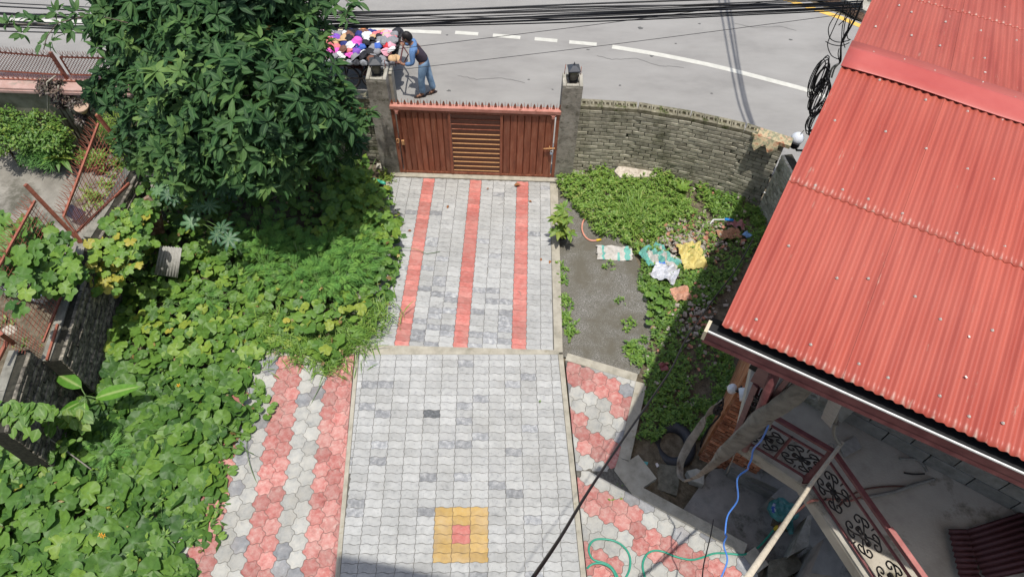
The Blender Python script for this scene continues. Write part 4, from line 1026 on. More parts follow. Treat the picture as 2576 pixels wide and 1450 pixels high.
floorline(z2((1000,580),(1200,570),(1350,590),(1480,550)),.010,flat('hose_salmon_d',(.30,.12,.09)),'salmon_hose','salmon hose crossing the terrace between railing scrolls','hose')
# salmon hose down to yellow connector, then green hose on paving
b=MB(); b.tube(smooth_path([P(*ZC(o2,1000,580),SZ+.02),P(*ZC(o2,900,600),SZ+.05),P(*ZC(o2,800,680),1.6),P(*ZC(o2,700,760),.9),P(*ZC(o2,600,840),.3),P(*ZC(o2,545,885),0)],6),.012,8)
tag(b.build('salmon_hose',flat('hose_salmon',(.50,.20,.15),rough=.5)),'salmon pink hose dropping from the terrace edge to the yellow connector','hose')
b=MB(); a=P(*ZC(o2,560,870),.04); c=P(*ZC(o2,505,915),-.02); b.tube([a,a.lerp(c,.4),a.lerp(c,.5),a.lerp(c,.6),c],[.026,.026,.032,.026,.024],10); tag(b.build('hose_connector',flat('connector_yellow',(.60,.42,.03),rough=.4)),'yellow connector joining the salmon hose to the green hose','connector')
o3=(2300,1800,3.2075)
GRH=flat('hose_green',(.03,.26,.17),rough=.35,var=.15)
def gpt(x,y,z=.014): 
    u,v=ZC(o3,x,y); return P(u,v,z)
b=MB(); b.tube(smooth_path([gpt(2330,840,-.08),gpt(2250,940,-.1),gpt(2120,1080,-.1),gpt(1990,1150,-.02),gpt(1900,1168,.02),gpt(1700,1150,.014),gpt(1560,1155,.014),gpt(1400,1210,.014),gpt(1270,1232,.014),gpt(1080,1190,.014),gpt(930,1130,.014),gpt(820,1118,.014),gpt(730,1160,.014),gpt(680,1260,.014),gpt(680,1360,.014),gpt(715,1480,.014)],6),.0135,8)
b.tube(smooth_path([gpt(450,1480),gpt(510,1350),gpt(515,1200),gpt(450,1080),gpt(330,1000),gpt(180,972),gpt(70,985),gpt(10,1050),gpt(5,1140),gpt(60,1230),gpt(190,1270),gpt(280,1320),gpt(350,1420),gpt(370,1490)],6),.0135,8)
b.tube(smooth_path([gpt(-20,1340,.028),gpt(20,1300,.028),gpt(90,1275,.04),gpt(190,1285,.05),gpt(290,1350,.03),gpt(345,1460,.02)],6),.0135,8)
tag(b.build('garden_hose',GRH),'green garden hose looping over the red and cream paving','hose')
# blue cable
pts=[(*ZC(o1,1180,478),4.4),(*ZC(o1,1110,600),4.2),(*ZC(o1,1062,800),3.9),(*ZC(o1,985,970),3.6),(*ZC(o1,905,1060),3.35),(*ZC(o1,885,1160),3.2),(*ZC(o1,850,1240),3.1),(*ZC(o3,1990,100),2.95),(*ZC(o3,1860,220),2.8),(*ZC(o3,1865,480),2.5),(*ZC(o3,1740,680),2.3),(*ZC(o3,1710,900),2.2),(*ZC(o3,1725,940),2.2),(*ZC(o3,1690,1050),2.1),(*ZC(o3,1735,1240),2.0),(*ZC(o3,1650,1470),1.9),(*ZC(o3,1600,1600),1.8)]
b=MB(); b.tube(smooth_path([P(*q) for q in pts],6),.0088,7); tag(b.build('blue_cable',flat('cable_blue',(.08,.22,.62),rough=.35,var=.1)),'bright blue cable dangling from the white box past the terrace','cable')
b=MB(); b.tube(smooth_path([P(*q) for q in ((*ZC(o3,1560,730),1.4),(*ZC(o3,1535,890),1.7),(*ZC(o3,1490,1080),2.2),(*ZC(o3,1440,1290),2.7),(*ZC(o3,1420,1480),3.2))],5),.006,6); tag(b.build('thin_black_wire',BLACK),'thin black wire hanging over the cream paving beside the blue cable','wire')
b=MB(); b.tube(smooth_path([P(*q) for q in ((1895,600,3.3),(1850,680,3.6),(1800,745,3.9),(1730,845,4.3),(1690,925,4.6),(1640,1000,5.0),(1568,1103,5.5),(1480,1235,6.1),(1410,1350,6.6),(1335,1460,7.1))],6),.0068,7)
tag(b.build('service_cable',BLACK),'long black service cable sagging from beneath the roof across the hexagon paving','cable')
b=MB(); b.tube(smooth_path([P(1788,832,.9),P(1719,866,-.1),P(1690,895,-.18),P(1676,917,-.2),P(1669,955,-.2),P(1667,990,-.2)],6),.008,6); tag(b.build('ground_wire',flat('wire_brown',(.04,.03,.02))),'thin brown wire curving through the weeds left of the gutter end','wire')
b=MB(); b.tube(smooth_path([P(*q) for q in ((*ZC(o2,70,20),2.2),(*ZC(o2,40,110),1.7),(*ZC(o2,0,200),1.0),(*ZC(o2,-30,280),.3))],5),.006,6); tag(b.build('frayed_cord',STK),'frayed grey cord hanging from the terrace corner','cord')
# lower ground floor, slabs and steps under the terrace
b=MB(); fl=[D_,E_,F_,G_,(3.3,1.2),(9,1.2),(9,6),tuple(wl(1.0,.3)[:2]),tuple(wl(.8,-.02)[:2]),tuple(P(1757,1150,-.22)[:2]),tuple(P(1715,1215,-.2)[:2]),tuple(P(1610,1270,-.2)[:2])]
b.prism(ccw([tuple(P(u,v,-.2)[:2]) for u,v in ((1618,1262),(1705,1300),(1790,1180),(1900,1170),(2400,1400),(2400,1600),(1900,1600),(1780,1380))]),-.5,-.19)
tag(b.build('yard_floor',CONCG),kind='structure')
rr=random.Random(8)
def slabpiece(pix,z0,z1,label,m=CONC,name='concrete_slab',cat='slab'):
    b=MB(); b.prism(ccw([tuple(P(u,v,z1)[:2]) for u,v in pix]),z0,z1); return tag(b.build(name,m),label,cat)
MOSSC=mat('concrete_mossy',[(.3,(.06,.058,.04)),(.5,(.13,.12,.09)),(.75,(.22,.20,.15))],rough=1,ns=8,bump=.6,bs=50)
slabpiece([ZC(o3,*q) for q in ((690,10),(1130,60),(1125,310),(1100,430),(680,290),(610,150))],-.25,-.13,'mossy drain slab between the tyre and the hexagon paving',MOSSC)
slabpiece([ZC(o3,*q) for q in ((440,0),(650,-10),(600,160),(500,110))],-.3,-.17,'dark drain slab against the paving edge above the mossy slab',MOSSC)
slabpiece([ZC(o3,*q) for q in ((1230,120),(1350,90),(1450,130),(1440,290),(1290,240))],-.2,-.05,'broken concrete piece lying beside the brick corner foot',CONC,'concrete_chunk','rubble')
for k,(y0,zz) in enumerate(((0,-.02),(.3,.12))):
    a=P(*ZC(o2,0,270+k*-75),zz); c=P(*ZC(o2,560,560-k*95),zz); t=(c-a).normalized(); q=Vector((-t.y,t.x,0))*.3
    if q.y<0: q=-q
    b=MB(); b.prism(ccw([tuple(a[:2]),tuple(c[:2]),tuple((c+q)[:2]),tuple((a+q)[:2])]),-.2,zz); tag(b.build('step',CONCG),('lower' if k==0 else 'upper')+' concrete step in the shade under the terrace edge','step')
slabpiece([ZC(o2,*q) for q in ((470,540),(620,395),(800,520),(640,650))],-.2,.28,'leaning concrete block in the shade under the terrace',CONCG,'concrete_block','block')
slabpiece([ZC(o2,*q) for q in ((690,1200),(880,760),(930,740),(890,1100))],-.2,.18,'narrow upright concrete slab beside the dark entrance pit',CONC)
slabpiece([ZC(o2,*q) for q in ((450,1260),(740,1200),(860,1340),(640,1450),(430,1450))],-.2,.02,'rough dark concrete lump at the bottom by the bamboo pole',MOSSC,'concrete_block','block')
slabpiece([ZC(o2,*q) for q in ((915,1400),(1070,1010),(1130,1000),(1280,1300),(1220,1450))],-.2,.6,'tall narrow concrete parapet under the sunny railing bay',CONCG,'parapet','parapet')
b=MB(); b.prism(ccw([tuple(P(*ZC(o2,*q),.06)[:2]) for q in ((490,840),(520,750),(720,780),(690,915))]),-.05,.06); tag(b.build('wooden_crate',flat('crate_dark',(.12,.09,.06))),'small dark crate under the teal plastic bag','crate')
def crumple(c,rx,ry,rz,seed,sub=3,amp=.35,freq=4):
    bm=bmesh.new(); bmesh.ops.create_icosphere(bm,subdivisions=sub,radius=1); vs=[v.co.copy() for v in bm.verts]; fs=[tuple(v.index for v in f.verts) for f in bm.faces]; bm.free()
    out=[]
    for p in vs:
        n=mnoise.noise(p*freq*.4+Vector((seed,0,0)))*amp+mnoise.noise(p*freq+Vector((0,seed,0)))*amp*.5
        q=p*(1+n); out.append(Vector((q.x*rx,q.y*ry,max(-.35,q.z)*rz))+Vector(c))
    return out,fs
bag=thing('plastic_bag','teal plastic bag with a blue printed end resting on the crate','bag',tuple(P(*ZC(o2,600,690),.2)))
vs,fs=crumple(P(*ZC(o2,605,700),.2),.17,.16,.13,2); b=MB(); b.add(vs,fs,0,False); b.build('bag_body',flat('bag_teal',(.04,.17,.16),rough=.35,var=.4,ns=14),bag)
vs,fs=crumple(P(*ZC(o2,515,680),.2),.07,.10,.07,4,2); b=MB(); b.add(vs,fs,0,False); b.build('printed_end',mat('bag_print_blue',[(.45,(.01,.05,.28)),(.55,(.4,.45,.5))],rough=.4,ns=18),bag)
vs,fs=crumple(P(*ZC(o2,670,840),.08),.06,.14,.03,6,2); b=MB(); b.add(vs,fs,0,False); b.build('loose_tail',MATS['bag_teal'],bag)
slabpiece([ZC(o3,*q) for q in ((690,0),(745,10),(735,45),(665,20))],-.17,-.10,'small teal plastic tray on the soil left of the tyre',flat('tray_teal',(.10,.38,.36)),'plastic_tray','tray')
slabpiece([ZC(o3,*q) for q in ((835,25),(860,18),(882,55),(855,75))],-.13,-.10,'small white packet on the mossy slab under the tyre',flat('packet',(.6,.55,.52)),'packet','packet')
# corrugated dark sheets stacked at the far corner of the terrace
DRS=flat('sheet_dark_red',(.085,.03,.03),rough=.6)
for k,(pts,ang) in enumerate((([(2420,1335),(2576,1285),(2660,1420),(2480,1460)],0.4),([(2385,1330),(2430,1330),(2470,1460),(2415,1460)],1.3))):
    q=[P(u,v,SZ+.05+.04*k) for u,v in pts]; b=MB(); nu,nv=40,2; vs=[]
    for i in range(nu+1):
        for j in range(nv+1):
            f=i/nu; g=j/nv; p=(q[0].lerp(q[3],f)).lerp(q[1].lerp(q[2],f),g); vs.append(p+Vector((0,0,.014*math.sin(f*2*math.pi*(9 if k==0 else 9)))))
    b.add(vs,[(i*(nv+1)+j,i*(nv+1)+j+1,(i+1)*(nv+1)+j+1,(i+1)*(nv+1)+j) for i in range(nu) for j in range(nv)],0,True)
    o=b.build('corrugated_sheet',DRS); md=o.modifiers.new('t','SOLIDIFY'); md.thickness=.003
    tag(o,('wide dark red corrugated sheet lying at the terrace corner','narrow dark red corrugated offcut beside the wide sheet')[k],'metal sheet')
# tyre
ty=thing('tyre','black inner tyre lying in the weeds beside the brick corner','tyre',tuple(P(1693,1120,-.28)))
tc=P(1692,1118,-.22); b=MB(); b.tube([tc+Vector((math.cos(a)*.245,math.sin(a)*.27,.02*math.sin(a+1))) for a in [6.2832*i/28 for i in range(28)]],.085,12,closed=True); b.build('tube_ring',flat('tyre_rubber',(.03,.031,.034),rough=.5),ty)
b=MB(); b.tube([tc+Vector((.245,.05,.08)),tc+Vector((.245,.06,.12))],.008,6); b.build('valve',IRON,ty)
# ================================================================ vegetation
TREEM=leafmat('tree_leaf',[(0,(.014,.042,.014)),(.4,(.032,.085,.026)),(.75,(.08,.155,.04)),(.95,(.14,.23,.06)),(1,(.22,.12,.02))],rough=.6,spec=.22,trans=.26,vein=(.11,.2,.07),vw=.6)
VINEM=leafmat('vine_leaf',[(0,(.034,.090,.020)),(.35,(.075,.165,.028)),(.7,(.125,.235,.036)),(.9,(.20,.31,.045)),(1,(.36,.33,.05))],rough=.5,spec=.35,trans=.28,vein=(.13,.26,.08),vw=.7)
LIMEM=leafmat('lime_leaf',[(0,(.07,.16,.03)),(.6,(.13,.25,.035)),(1,(.26,.30,.05))],rough=.5,trans=.35)
WEEDM=leafmat('weed_leaf',[(0,(.045,.115,.022)),(.5,(.125,.235,.036)),(.9,(.22,.35,.055)),(1,(.32,.34,.10))],rough=.5,trans=.3,vein=(.1,.2,.05))
FERNM=leafmat('feathery_leaf',[(0,(.05,.15,.025)),(.5,(.10,.26,.045)),(1,(.18,.36,.06))],rough=.55,trans=.35)
CASTM=leafmat('palmate_leaf',[(0,(.04,.10,.05)),(.6,(.075,.17,.075)),(1,(.11,.22,.09))],rough=.45,trans=.25,vein=(.2,.3,.15),vw=.8)
PURPM=leafmat('purple_leaf',[(0,(.025,.012,.018)),(.6,(.06,.03,.035)),(1,(.13,.07,.06))],rough=.5,trans=.1)
BANM=leafmat('banana_leaf',[(0,(.07,.20,.025)),(1,(.12,.28,.03))],rough=.4,trans=.35,vein=(.35,.45,.16),vw=1)
BARK=mat('bark',[(.3,(.05,.04,.028)),(.6,(.12,.10,.075)),(.75,(.2,.18,.14))],rough=1,ns=12,bump=1,bs=30)
STEM=flat('green_stem',(.10,.17,.05))
DARKS=flat('litter_mulch',(.05,.035,.02),rough=1)
U=random.uniform
def pick(rr,ws):
    return rr.choices(range(len(ws)),ws)[0]
# ---------------- big dark tree
tree=thing('broadleaf_tree','large dense dark green tree with glossy leaf rosettes behind the left garden','tree',(-4.6,8.3,-.45))
b=MB(); base=Vector((-4.75,9.0,-.55))
trunk=smooth_path([base,base+Vector((.05,-.05,.7)),base+Vector((.2,-.1,1.5)),base+Vector((.3,-.1,2.4)),base+Vector((.35,-.2,3.6)),base+Vector((.5,-.2,4.6))],4)
b.tube(trunk,[.13-.10*i/(len(trunk)-1) for i in range(len(trunk))],10); b.build('trunk',BARK,tree)
lobes=[(600,40,9.3,190),(440,100,9.7,140),(330,60,10.1,100),(728,60,9.8,100),(570,210,9.1,180),(700,250,8.8,165),(430,260,9.7,130),(795,300,9.2,110),(650,350,9.0,125),(490,370,9.5,110),(728,160,9.4,98),(330,130,10.3,70),(850,270,9.6,60),(380,350,10,80),(590,-120,8.9,220),(760,-90,9.4,120),(350,-60,9.8,130),(860,350,9.9,45),(300,200,10.3,45),(800,215,9.8,42),(600,385,8.9,70),(690,370,8.9,100),(775,365,9.1,70),(500,400,9.4,50),(250,230,10.3,35),(915,300,9.3,30)]
lob=[]
for u,v,d,r in lobes:
    d*=1.09; c=AT(u,v,d); R=r/FPX*d; lob.append((c,R))
for c,R in lob:
    t0=min(trunk,key=lambda p:(p-c).length+abs(p.z-(c.z-.8))*.6)
    mid=t0.lerp(c,.5)+Vector((0,0,-.15)); pts=smooth_path([t0,mid,c],4); b=MB(); b.tube(pts,[.045-.033*i/(len(pts)-1) for i in range(len(pts))],7)
    for k in range(5):
        e=c+Vector((U(-1,1),U(-1,1),U(-.6,.9))).normalized()*R*.8; b.tube([c,c.lerp(e,.5)+Vector((0,0,.05)),e],[.012,.008,.004],5)
    b.build('limb',BARK,tree)
LT=[tmpl_lance(1,.195,.3,.3,4),tmpl_lance(1,.225,.35,.12,4),tmpl_lance(1,.18,.25,.5,4)]
rr=random.Random(21); cand=[]
def rosette(sc,pos,axis,rr,n,L,tint,T,up=.45,spread=.35,collect=None,yellow=0):
    """leaves radiating about axis"""
    q=Vector(axis).normalized().to_track_quat('Z','Y').to_matrix()
    for k in range(n):
        yaw=2*math.pi*k/n*1.618*1.0+rr.uniform(-.3,.3); pit=rr.uniform(-spread,up+.25)
        l=L*rr.uniform(.72,1.12); R=q@rotm(yaw,pit,rr.uniform(-.4,.4))
        tn=min(.94,max(0,tint+rr.uniform(-.16,.16)))
        if rr.random()<yellow: tn=1.
        p=Vector(pos)+R@Vector((0,.015,0))
        if collect is not None: collect.append((rr.randrange(len(T)),p,R,l,tn))
        else: sc.add(T[rr.randrange(len(T))],p,R,l,tn)
alll=[]
for c,R in lob:
    N=int(62*(R/.5)**2*(.6 if c.z>3.2 else 1.0))
    for i in range(N):
        d=Vector((rr.gauss(0,1),rr.gauss(0,1)-.3,rr.gauss(0,1)+.35)).normalized()
        rad=R*(rr.uniform(.72,1.08) if rr.random()<.75 else rr.uniform(.35,.75)); p=c+d*rad*(1+.22*mnoise.noise(c+d*1.4))
        p.z-=.0
        ax=(d*.6+Vector((0,0,.75))+Vector((rr.uniform(-.4,.4),rr.uniform(-.4,.4),0)))
        tint=.33+.5*mnoise.noise(p*1.5)+.15*rr.random()+(.5 if rr.random()<.12 else 0)  # a few rosettes tinted paler so they look sunlit
        rosette(None,p,ax,rr,rr.randint(6,10),rr.uniform(.14,.235),tint,LT,collect=alll,yellow=.0015)
# hanging and sideways sprays on the left and at the top
sprays=[(20,60),(55,85),(95,50),(130,105),(75,45),(150,60),(195,30),(105,110),(185,75),(230,35),(260,20),(140,30),(35,45),(270,80),(240,60),(885,10),(868,28),(870,50),(905,5),(840,18),(240,120),(310,100)]
for u,v in sprays:
    p=AT(u+U(-4,4),v,9.8); rosette(None,p,(U(-.4,.4),U(-.5,.1),.5),rr,7,.17,.55,LT,collect=alll)
b=MB(); b.tube(smooth_path([AT(330,60,9.9),AT(230,40,9.8),AT(130,60,9.8),AT(20,60,9.8)],5),.009,5); b.build('twig',BARK,tree); b=MB(); b.tube(smooth_path([AT(150,55,9.8),AT(120,90,9.8),AT(110,125,9.8)],4),.007,5); b.build('twig',BARK,tree); b=MB(); b.tube(smooth_path([AT(820,-20,9.7),AT(875,5,9.7),AT(868,50,9.8)],4),.006,5)
b.build('twig',BARK,tree)
alll.sort(key=lambda a:-a[3]/((a[1]-CP).length)*(1 if a[1].z>1.0 else .5)-(.004 if a[4]>.5 else 0))
LM={}
for i,(k,p,R,l,tn) in enumerate(alll[:290]):
    key=(k,int(tn*6)); 
    if key not in LM: LM[key]=leafmesh(LT[k],TREEM,key[1]/6)
    place('leaf',LM[key],Matrix.LocRotScale(p,R.to_quaternion(),(l,l,l)),tree)
S=Scatter()
for k,p,R,l,tn in alll[290:]: S.add(LT[k],p,R,l,tn)
S.build('foliage',TREEM,tree)['kind']='stuff'
# ---------------- left garden: squash vine carpet
gpix=[(990,440),(1004,500),(1010,600),(1005,665),(985,720),(968,775),(955,800),(930,850),(900,880),(845,920),(815,938),(785,905),(735,893),(690,905),(645,950),(660,990),(640,1060),(612,1080),(585,1150),(575,1230),(555,1300),(550,1370),(505,1400),(512,1460),(480,1600),(-300,1600),(-300,1250),(-60,1120),(0,1020),(90,1030),(150,1045),(222,960),(245,850),(290,740),(330,640),(380,480),(500,330),(800,330),(930,400)]
gpoly=[tuple(P(u,v,.02)[:2]) for u,v in gpix]
def hmap(x,y):
    e=1.0
    return zg(x,y)+.16+.16*max(0,min(1,(y-4.8)/1.5))+.26*(mnoise.noise((x*.9,y*.9,2))+.25)+.06*mnoise.noise((x*3,y*3,5))
def edist(x,y,poly):
    d=9
    for i in range(len(poly)):
        a=Vector(poly[i]);c=Vector(poly[(i+1)%len(poly)]);p=Vector((x,y)); t=max(0,min(1,(p-a).dot(c-a)/max(1e-6,(c-a).length_squared))); d=min(d,(a+(c-a)*t-p).length)
    return d
VT=[tmpl_vine(5,(.06,.10,.05,.09)[s],s,(.0,.22,-.12,.12)[s]) for s in range(4)]+[tmpl_vine(5,.34,9),tmpl_vine(5,.26,11)]
vine=thing('squash_vine','sprawling squash vine with broad round leaves carpeting the left garden','vine',(-4.5,4.5,-.1))
rr=random.Random(5); leaves=[]
x0=min(p[0] for p in gpoly);x1=max(p[0] for p in gpoly);y0=1.6;y1=9.7
n=0
while n<3500:
    x=rr.uniform(max(x0,-6.9),x1); y=rr.uniform(y0,y1)
    if not inpoly(x,y,gpoly): continue
    ed=edist(x,y,gpoly)
    den=.5+.6*mnoise.noise((x*1.1,y*1.1,9))
    if y>7.2 and rr.random()<.45: continue
    n+=1
    lay_=rr.random(); h=hmap(x,y)*1.0; zb=zg(x,y)
    k=min(1,ed/.25); z=zb+.03+(h-zb)*(.25+.75*k)*(1-.72*lay_**1.5)+rr.uniform(-.02,.03)
    big=np.interp(y,[1.6,3,4.5,6,9],[.34,.30,.25,.20,.18])
    s=big*rr.uniform(.62,1.12)*(.75 if rr.random()<.3 else 1)
    tn=.44+.30*mnoise.noise((x*.8,y*.8,4))+rr.uniform(-.3,.36)+ (.12 if y>5 else 0)-.12*lay_
    tn=min(.93,tn)
    if rr.random()<.012: tn=1.; s*=.7
    tl=rr.uniform(.05,.55); R=rotm(rr.uniform(0,6.28),0)@rotm(rr.uniform(0,6.28),0)
    ax=Vector((rr.gauss(0,.36),rr.gauss(-.14,.36),1)).normalized().to_track_quat('Z','Y').to_matrix()
    leaves.append((rr.choice(range(4)) if rr.random()<.82 else rr.choice((4,5)),Vector((x,y,z)),ax@rotm(rr.uniform(0,6.28),0),s,min(1,max(0,tn))))
# outer runners over the paving
for u,v in ((655,985),(668,1000),(690,1018),(682,1030),(655,1030),(648,1012),(670,1045),(640,1048),(630,1075),(620,1070),(560,1345),(545,1330),(585,1180),(600,1130),(615,1095)):
    leaves.append((rr.randrange(4),P(u,v,.07)+Vector((0,0,rr.uniform(-.03,.03))),rotm(rr.uniform(0,6.28),rr.uniform(-.3,.3)),rr.uniform(.11,.16),rr.uniform(.45,.8)))
def put_leaves(leaves,T,M,parent,nobj,LMc):
    leaves=sorted(leaves,key=lambda a:-(a[3]+.45*a[1].z*0.4)/((a[1]-CP).length))
    for k,p,R,l,tn in leaves[:nobj]:
        key=(k,round(tn*8))
        if key not in LMc: LMc[key]=leafmesh(T[k],M,key[1]/8)
        place('leaf',LMc[key],Matrix.LocRotScale(p,R.to_quaternion(),(l,l,l)),parent)
    if len(leaves)>nobj:
        S=Scatter()
        for k,p,R,l,tn in leaves[nobj:]: S.add(T[k],p,R,l,tn)
        S.build('foliage',M,parent)['kind']='stuff'
VL={}
put_leaves(leaves,VT,VINEM,vine,290,VL)
b=MB()
for i in range(70):
    l=rr.choice(leaves); p=l[1]; d=Vector((rr.uniform(-1,1),rr.uniform(-1,1),0)).normalized(); pts=[p+d*t*.18+Vector((rr.uniform(-.05,.05),rr.uniform(-.05,.05),-.03+.04*math.sin(t))) for t in range(6)]
    b.tube(smooth_path(pts,2),.005,4)
b.build('runner',STEM,vine)['kind']='stuff'
FLO=flat('squash_flower',(.75,.33,.02),rough=.5)
b=MB()
for u,v in ((255,1345),(262,1348),(450,970)):
    c=P(u,v,.22); 
    for k in range(5): a=k*1.257; b.add([c,c+Vector((math.cos(a-.3)*.018,math.sin(a-.3)*.018,.02)),c+Vector((math.cos(a)*.036,math.sin(a)*.036,.025)),c+Vector((math.cos(a+.3)*.018,math.sin(a+.3)*.018,.02))],[(0,1,2,3)])
b.build('flower',FLO,vine)
gv=thing('gate_vine','bright lobed leaved vine climbing in a mound from the bed edge to the gate post','vine',tuple(P(920,470,-.45))); ls=[]
for i in range(430):
    u,v=rr.uniform(815,1000),rr.uniform(395,610)
    if u>925+max(0,v-420)*.45 or (v<470 and u<860): continue
    hh=.55*math.exp(-((v-470)/110)**2)+.28; z=-.35+hh*rr.uniform(.45,1.15); c=P(u,v,z)
    ls.append((rr.choice((4,5,0,1)),c,Vector((rr.gauss(.1,.4),rr.gauss(-.3,.35),1)).normalized().to_track_quat('Z','Y').to_matrix()@rotm(rr.uniform(0,6.28),0),rr.uniform(.11,.2),min(.93,max(.1,rr.gauss(.68,.2)))))
put_leaves(ls,VT,VINEM,gv,290,VL)
b=MB(); b.tube(smooth_path([P(900,520,-.4),P(905,460,.1),P(930,430,.3),P(945,400,.35)],4),.007,5); b.build('stem',STEM,gv)
# small undergrowth filling the gaps
WT_=[tmpl_lance(1,.17,.3,.3,2),tmpl_lance(1,.22,.3,.2,2)]
S=Scatter(); rr=random.Random(77)
for i in range(2600):
    x=rr.uniform(-6.9,x1); y=rr.uniform(1.6,9.7)
    if not inpoly(x,y,gpoly): continue
    p=Vector((x,y,zg(x,y)+rr.uniform(.02,.22)))
    for k in range(rr.randint(4,7)): S.add(WT_[rr.randrange(2)],p,rotm(rr.uniform(0,6.28),rr.uniform(-.2,.9)),rr.uniform(.05,.10),rr.uniform(.1,.9))
S.build('undergrowth',WEEDM); tag(bpy.data.objects['undergrowth'],'low mixed undergrowth between the squash leaves of the left garden','ground cover',kind='stuff')
# grass fringe along the beds
GT=[tmpl_lance(1,.035,.2,.5,3),tmpl_lance(1,.028,.2,.8,3)]
def grass(poly_or_pts,n,L,name,label,spread=.15,seed=0,tl=(.1,.9),m=WEEDM):
    S=Scatter(); rr=random.Random(seed)
    for i in range(n):
        c=poly_or_pts[rr.randrange(len(poly_or_pts))]; x=c[0]+rr.gauss(0,spread);y=c[1]+rr.gauss(0,spread)
        S.add(GT[rr.randrange(2)],(x,y,max(c[2],zg(x,y))),rotm(rr.uniform(0,6.28),rr.uniform(.5,1.45)),L*rr.uniform(.5,1.2),rr.uniform(*tl))
    return tag(S.build(name,m),label,'grass',kind='stuff')
grass([P(u,v,-.0) for u,v in ((770,845),(700,800),(820,880),(880,860),(930,820),(845,905),(790,890),(900,850),(950,790),(690,850),(740,870))],1500,.22,'grass','thin bright grass fringing the garden bed at the paving corner',.16,3,(.3,.95))
S=Scatter(); rr=random.Random(66)
for i in range(420):
    x=rr.uniform(-6.6,x1); y=rr.uniform(1.7,9.3)
    if inpoly(x,y,gpoly): S.add(WT_[1] if rr.random()<.6 else VT[4],(x,y,hmap(x,y)+rr.uniform(-.12,.0)),rotm(rr.uniform(0,6.28),rr.uniform(-.6,.9),rr.uniform(-.6,.6)),rr.uniform(.05,.11),rr.uniform(0,1))
tag(S.build('dead_leaves',leafmat('dead_leaf',[(0,(.12,.07,.025)),(.6,(.25,.17,.06)),(1,(.38,.33,.10))],trans=.1)),'withered brown and yellow leaves caught in the squash vine carpet','leaf litter',kind='stuff')
# ---------------- feathery plants
def feather(c,rr,H,n,label=None,group='feathery marigold plants in the left garden'):
    t=thing('feathery_plant',label,'plant',tuple(c),group); S=Scatter(); lf=tmpl_lance(1,.13,.1,.2,2)
    for k in range(n):
        yaw=rr.uniform(0,6.28); tilt=rr.uniform(.1,.9); d=Vector((math.cos(yaw)*math.sin(tilt),math.sin(yaw)*math.sin(tilt),math.cos(tilt))); p0=Vector(c)+d*H*rr.uniform(.3,.85)
        fd=Vector((math.cos(yaw),math.sin(yaw),rr.uniform(-.1,.6))).normalized(); L=rr.uniform(.10,.17); sd=fd.cross(Vector((0,0,1))).normalized(); tn=rr.uniform(.2,1)
        for j in range(7):
            q=p0+fd*L*(j+1)/7+Vector((0,0,-.03*(j/7)**2))
            for s in (-1,1):
                dr=(fd*.55+sd*s).normalized(); R=Matrix((dr.cross(Vector((0,0,1))).normalized(),dr,dr.cross(Vector((0,0,1))).normalized().cross(dr))).transposed()
                S.add(lf,q,R,L*.42*(1-.45*abs(j-3)/4),tn)
    S.build('foliage',FERNM,t)['kind']='stuff'
    b=MB()
    for k in range(4): b.tube([c,Vector(c)+Vector((rr.uniform(-.1,.1),rr.uniform(-.1,.1),H*.8))],[.008,.004],5)
    b.build('stem',STEM,t)
rr=random.Random(4)
FL=[(640,560,'tall feathery plant under the dark tree at the back of the bed'),(690,590,'feathery plant between the tall one and the leafy clump behind the squash'),(740,620,'feathery marigold plant in the middle of the left garden clump'),(790,640,'feathery marigold plant right of the clump middle'),(830,600,'bright feathery plant at the back right of the clump'),(880,640,'feathery plant at the right end of the clump near the ramp'),(740,680,'feathery plant at the front left of the clump'),(800,700,'lush feathery plant at the front of the clump'),(850,680,'feathery plant at the front right of the clump'),(660,650,'low feathery plant on the left side of the clump'),(900,600,'small feathery plant at the rear right by the ramp'),(500,720,'small feathery plant standing alone left of the clump'),(255,1120,'fern like feathery plant low among the squash leaves by the banana')]
for i,(u,v,lb) in enumerate(FL): 
    c=P(u,v,.35); c.z=zg(c.x,c.y)+.05; feather(c,rr,.82 if i<11 else .42,95 if i<11 else 40,lb,None)
# ---------------- palmate papaya-like plants
PT=[tmpl_palm(8,1),tmpl_palm(9,2),tmpl_palm(7,3)]
PL={}
def palmate(base,tops,label,s=.3):
    t=thing('palmate_plant',label,'plant',tuple(base)); rr=random.Random(len(label))
    b=MB(); top=Vector(base)+Vector((0,0,.9)); b.tube([base,Vector(base)+Vector((.03,0,.5)),top],[.02,.016,.01],6); 
    for p in tops: b.tube(smooth_path([top-Vector((0,0,rr.uniform(.1,.5))),top.lerp(p,.6)+Vector((0,0,.03)),p],4),.005,5)
    b.build('stem',STEM,t)
    for p in tops:
        k=rr.randrange(3); tn=rr.randrange(5)/4; key=(k,tn)
        if key not in PL: PL[key]=leafmesh(PT[k],CASTM,tn)
        ax=Vector((rr.uniform(-.3,.3),rr.uniform(-.6,-.05),1)).to_track_quat('Z','Y'); place('leaf',PL[key],Matrix.LocRotScale(p,ax@Matrix.Rotation(rr.uniform(0,6.28),3,'Z').to_quaternion(),(s*1.3*rr.uniform(.85,1.15),)*3),t)
palmate(P(450,560,-.45),[P(u,v,1.05+U(-.15,.15)) for u,v in ((435,440),(455,475),(420,490),(440,500),(395,480),(410,470),(470,455))],'bluish palmate leaved plant at the left under the dark tree',.28)
palmate(P(545,520,-.5),[P(u,v,.95+U(-.15,.1)) for u,v in ((525,440),(560,470),(585,480),(555,430),(520,470),(590,455))],'palmate leaved plant right of the first under the tree shade',.24)
palmate(P(510,620,-.35),[P(u,v,.95+U(-.15,.1)) for u,v in ((528,515),(480,560),(545,590),(575,600),(500,520),(555,575))],'broad palmate leaved plant in front of the tree beside the squash',.30)
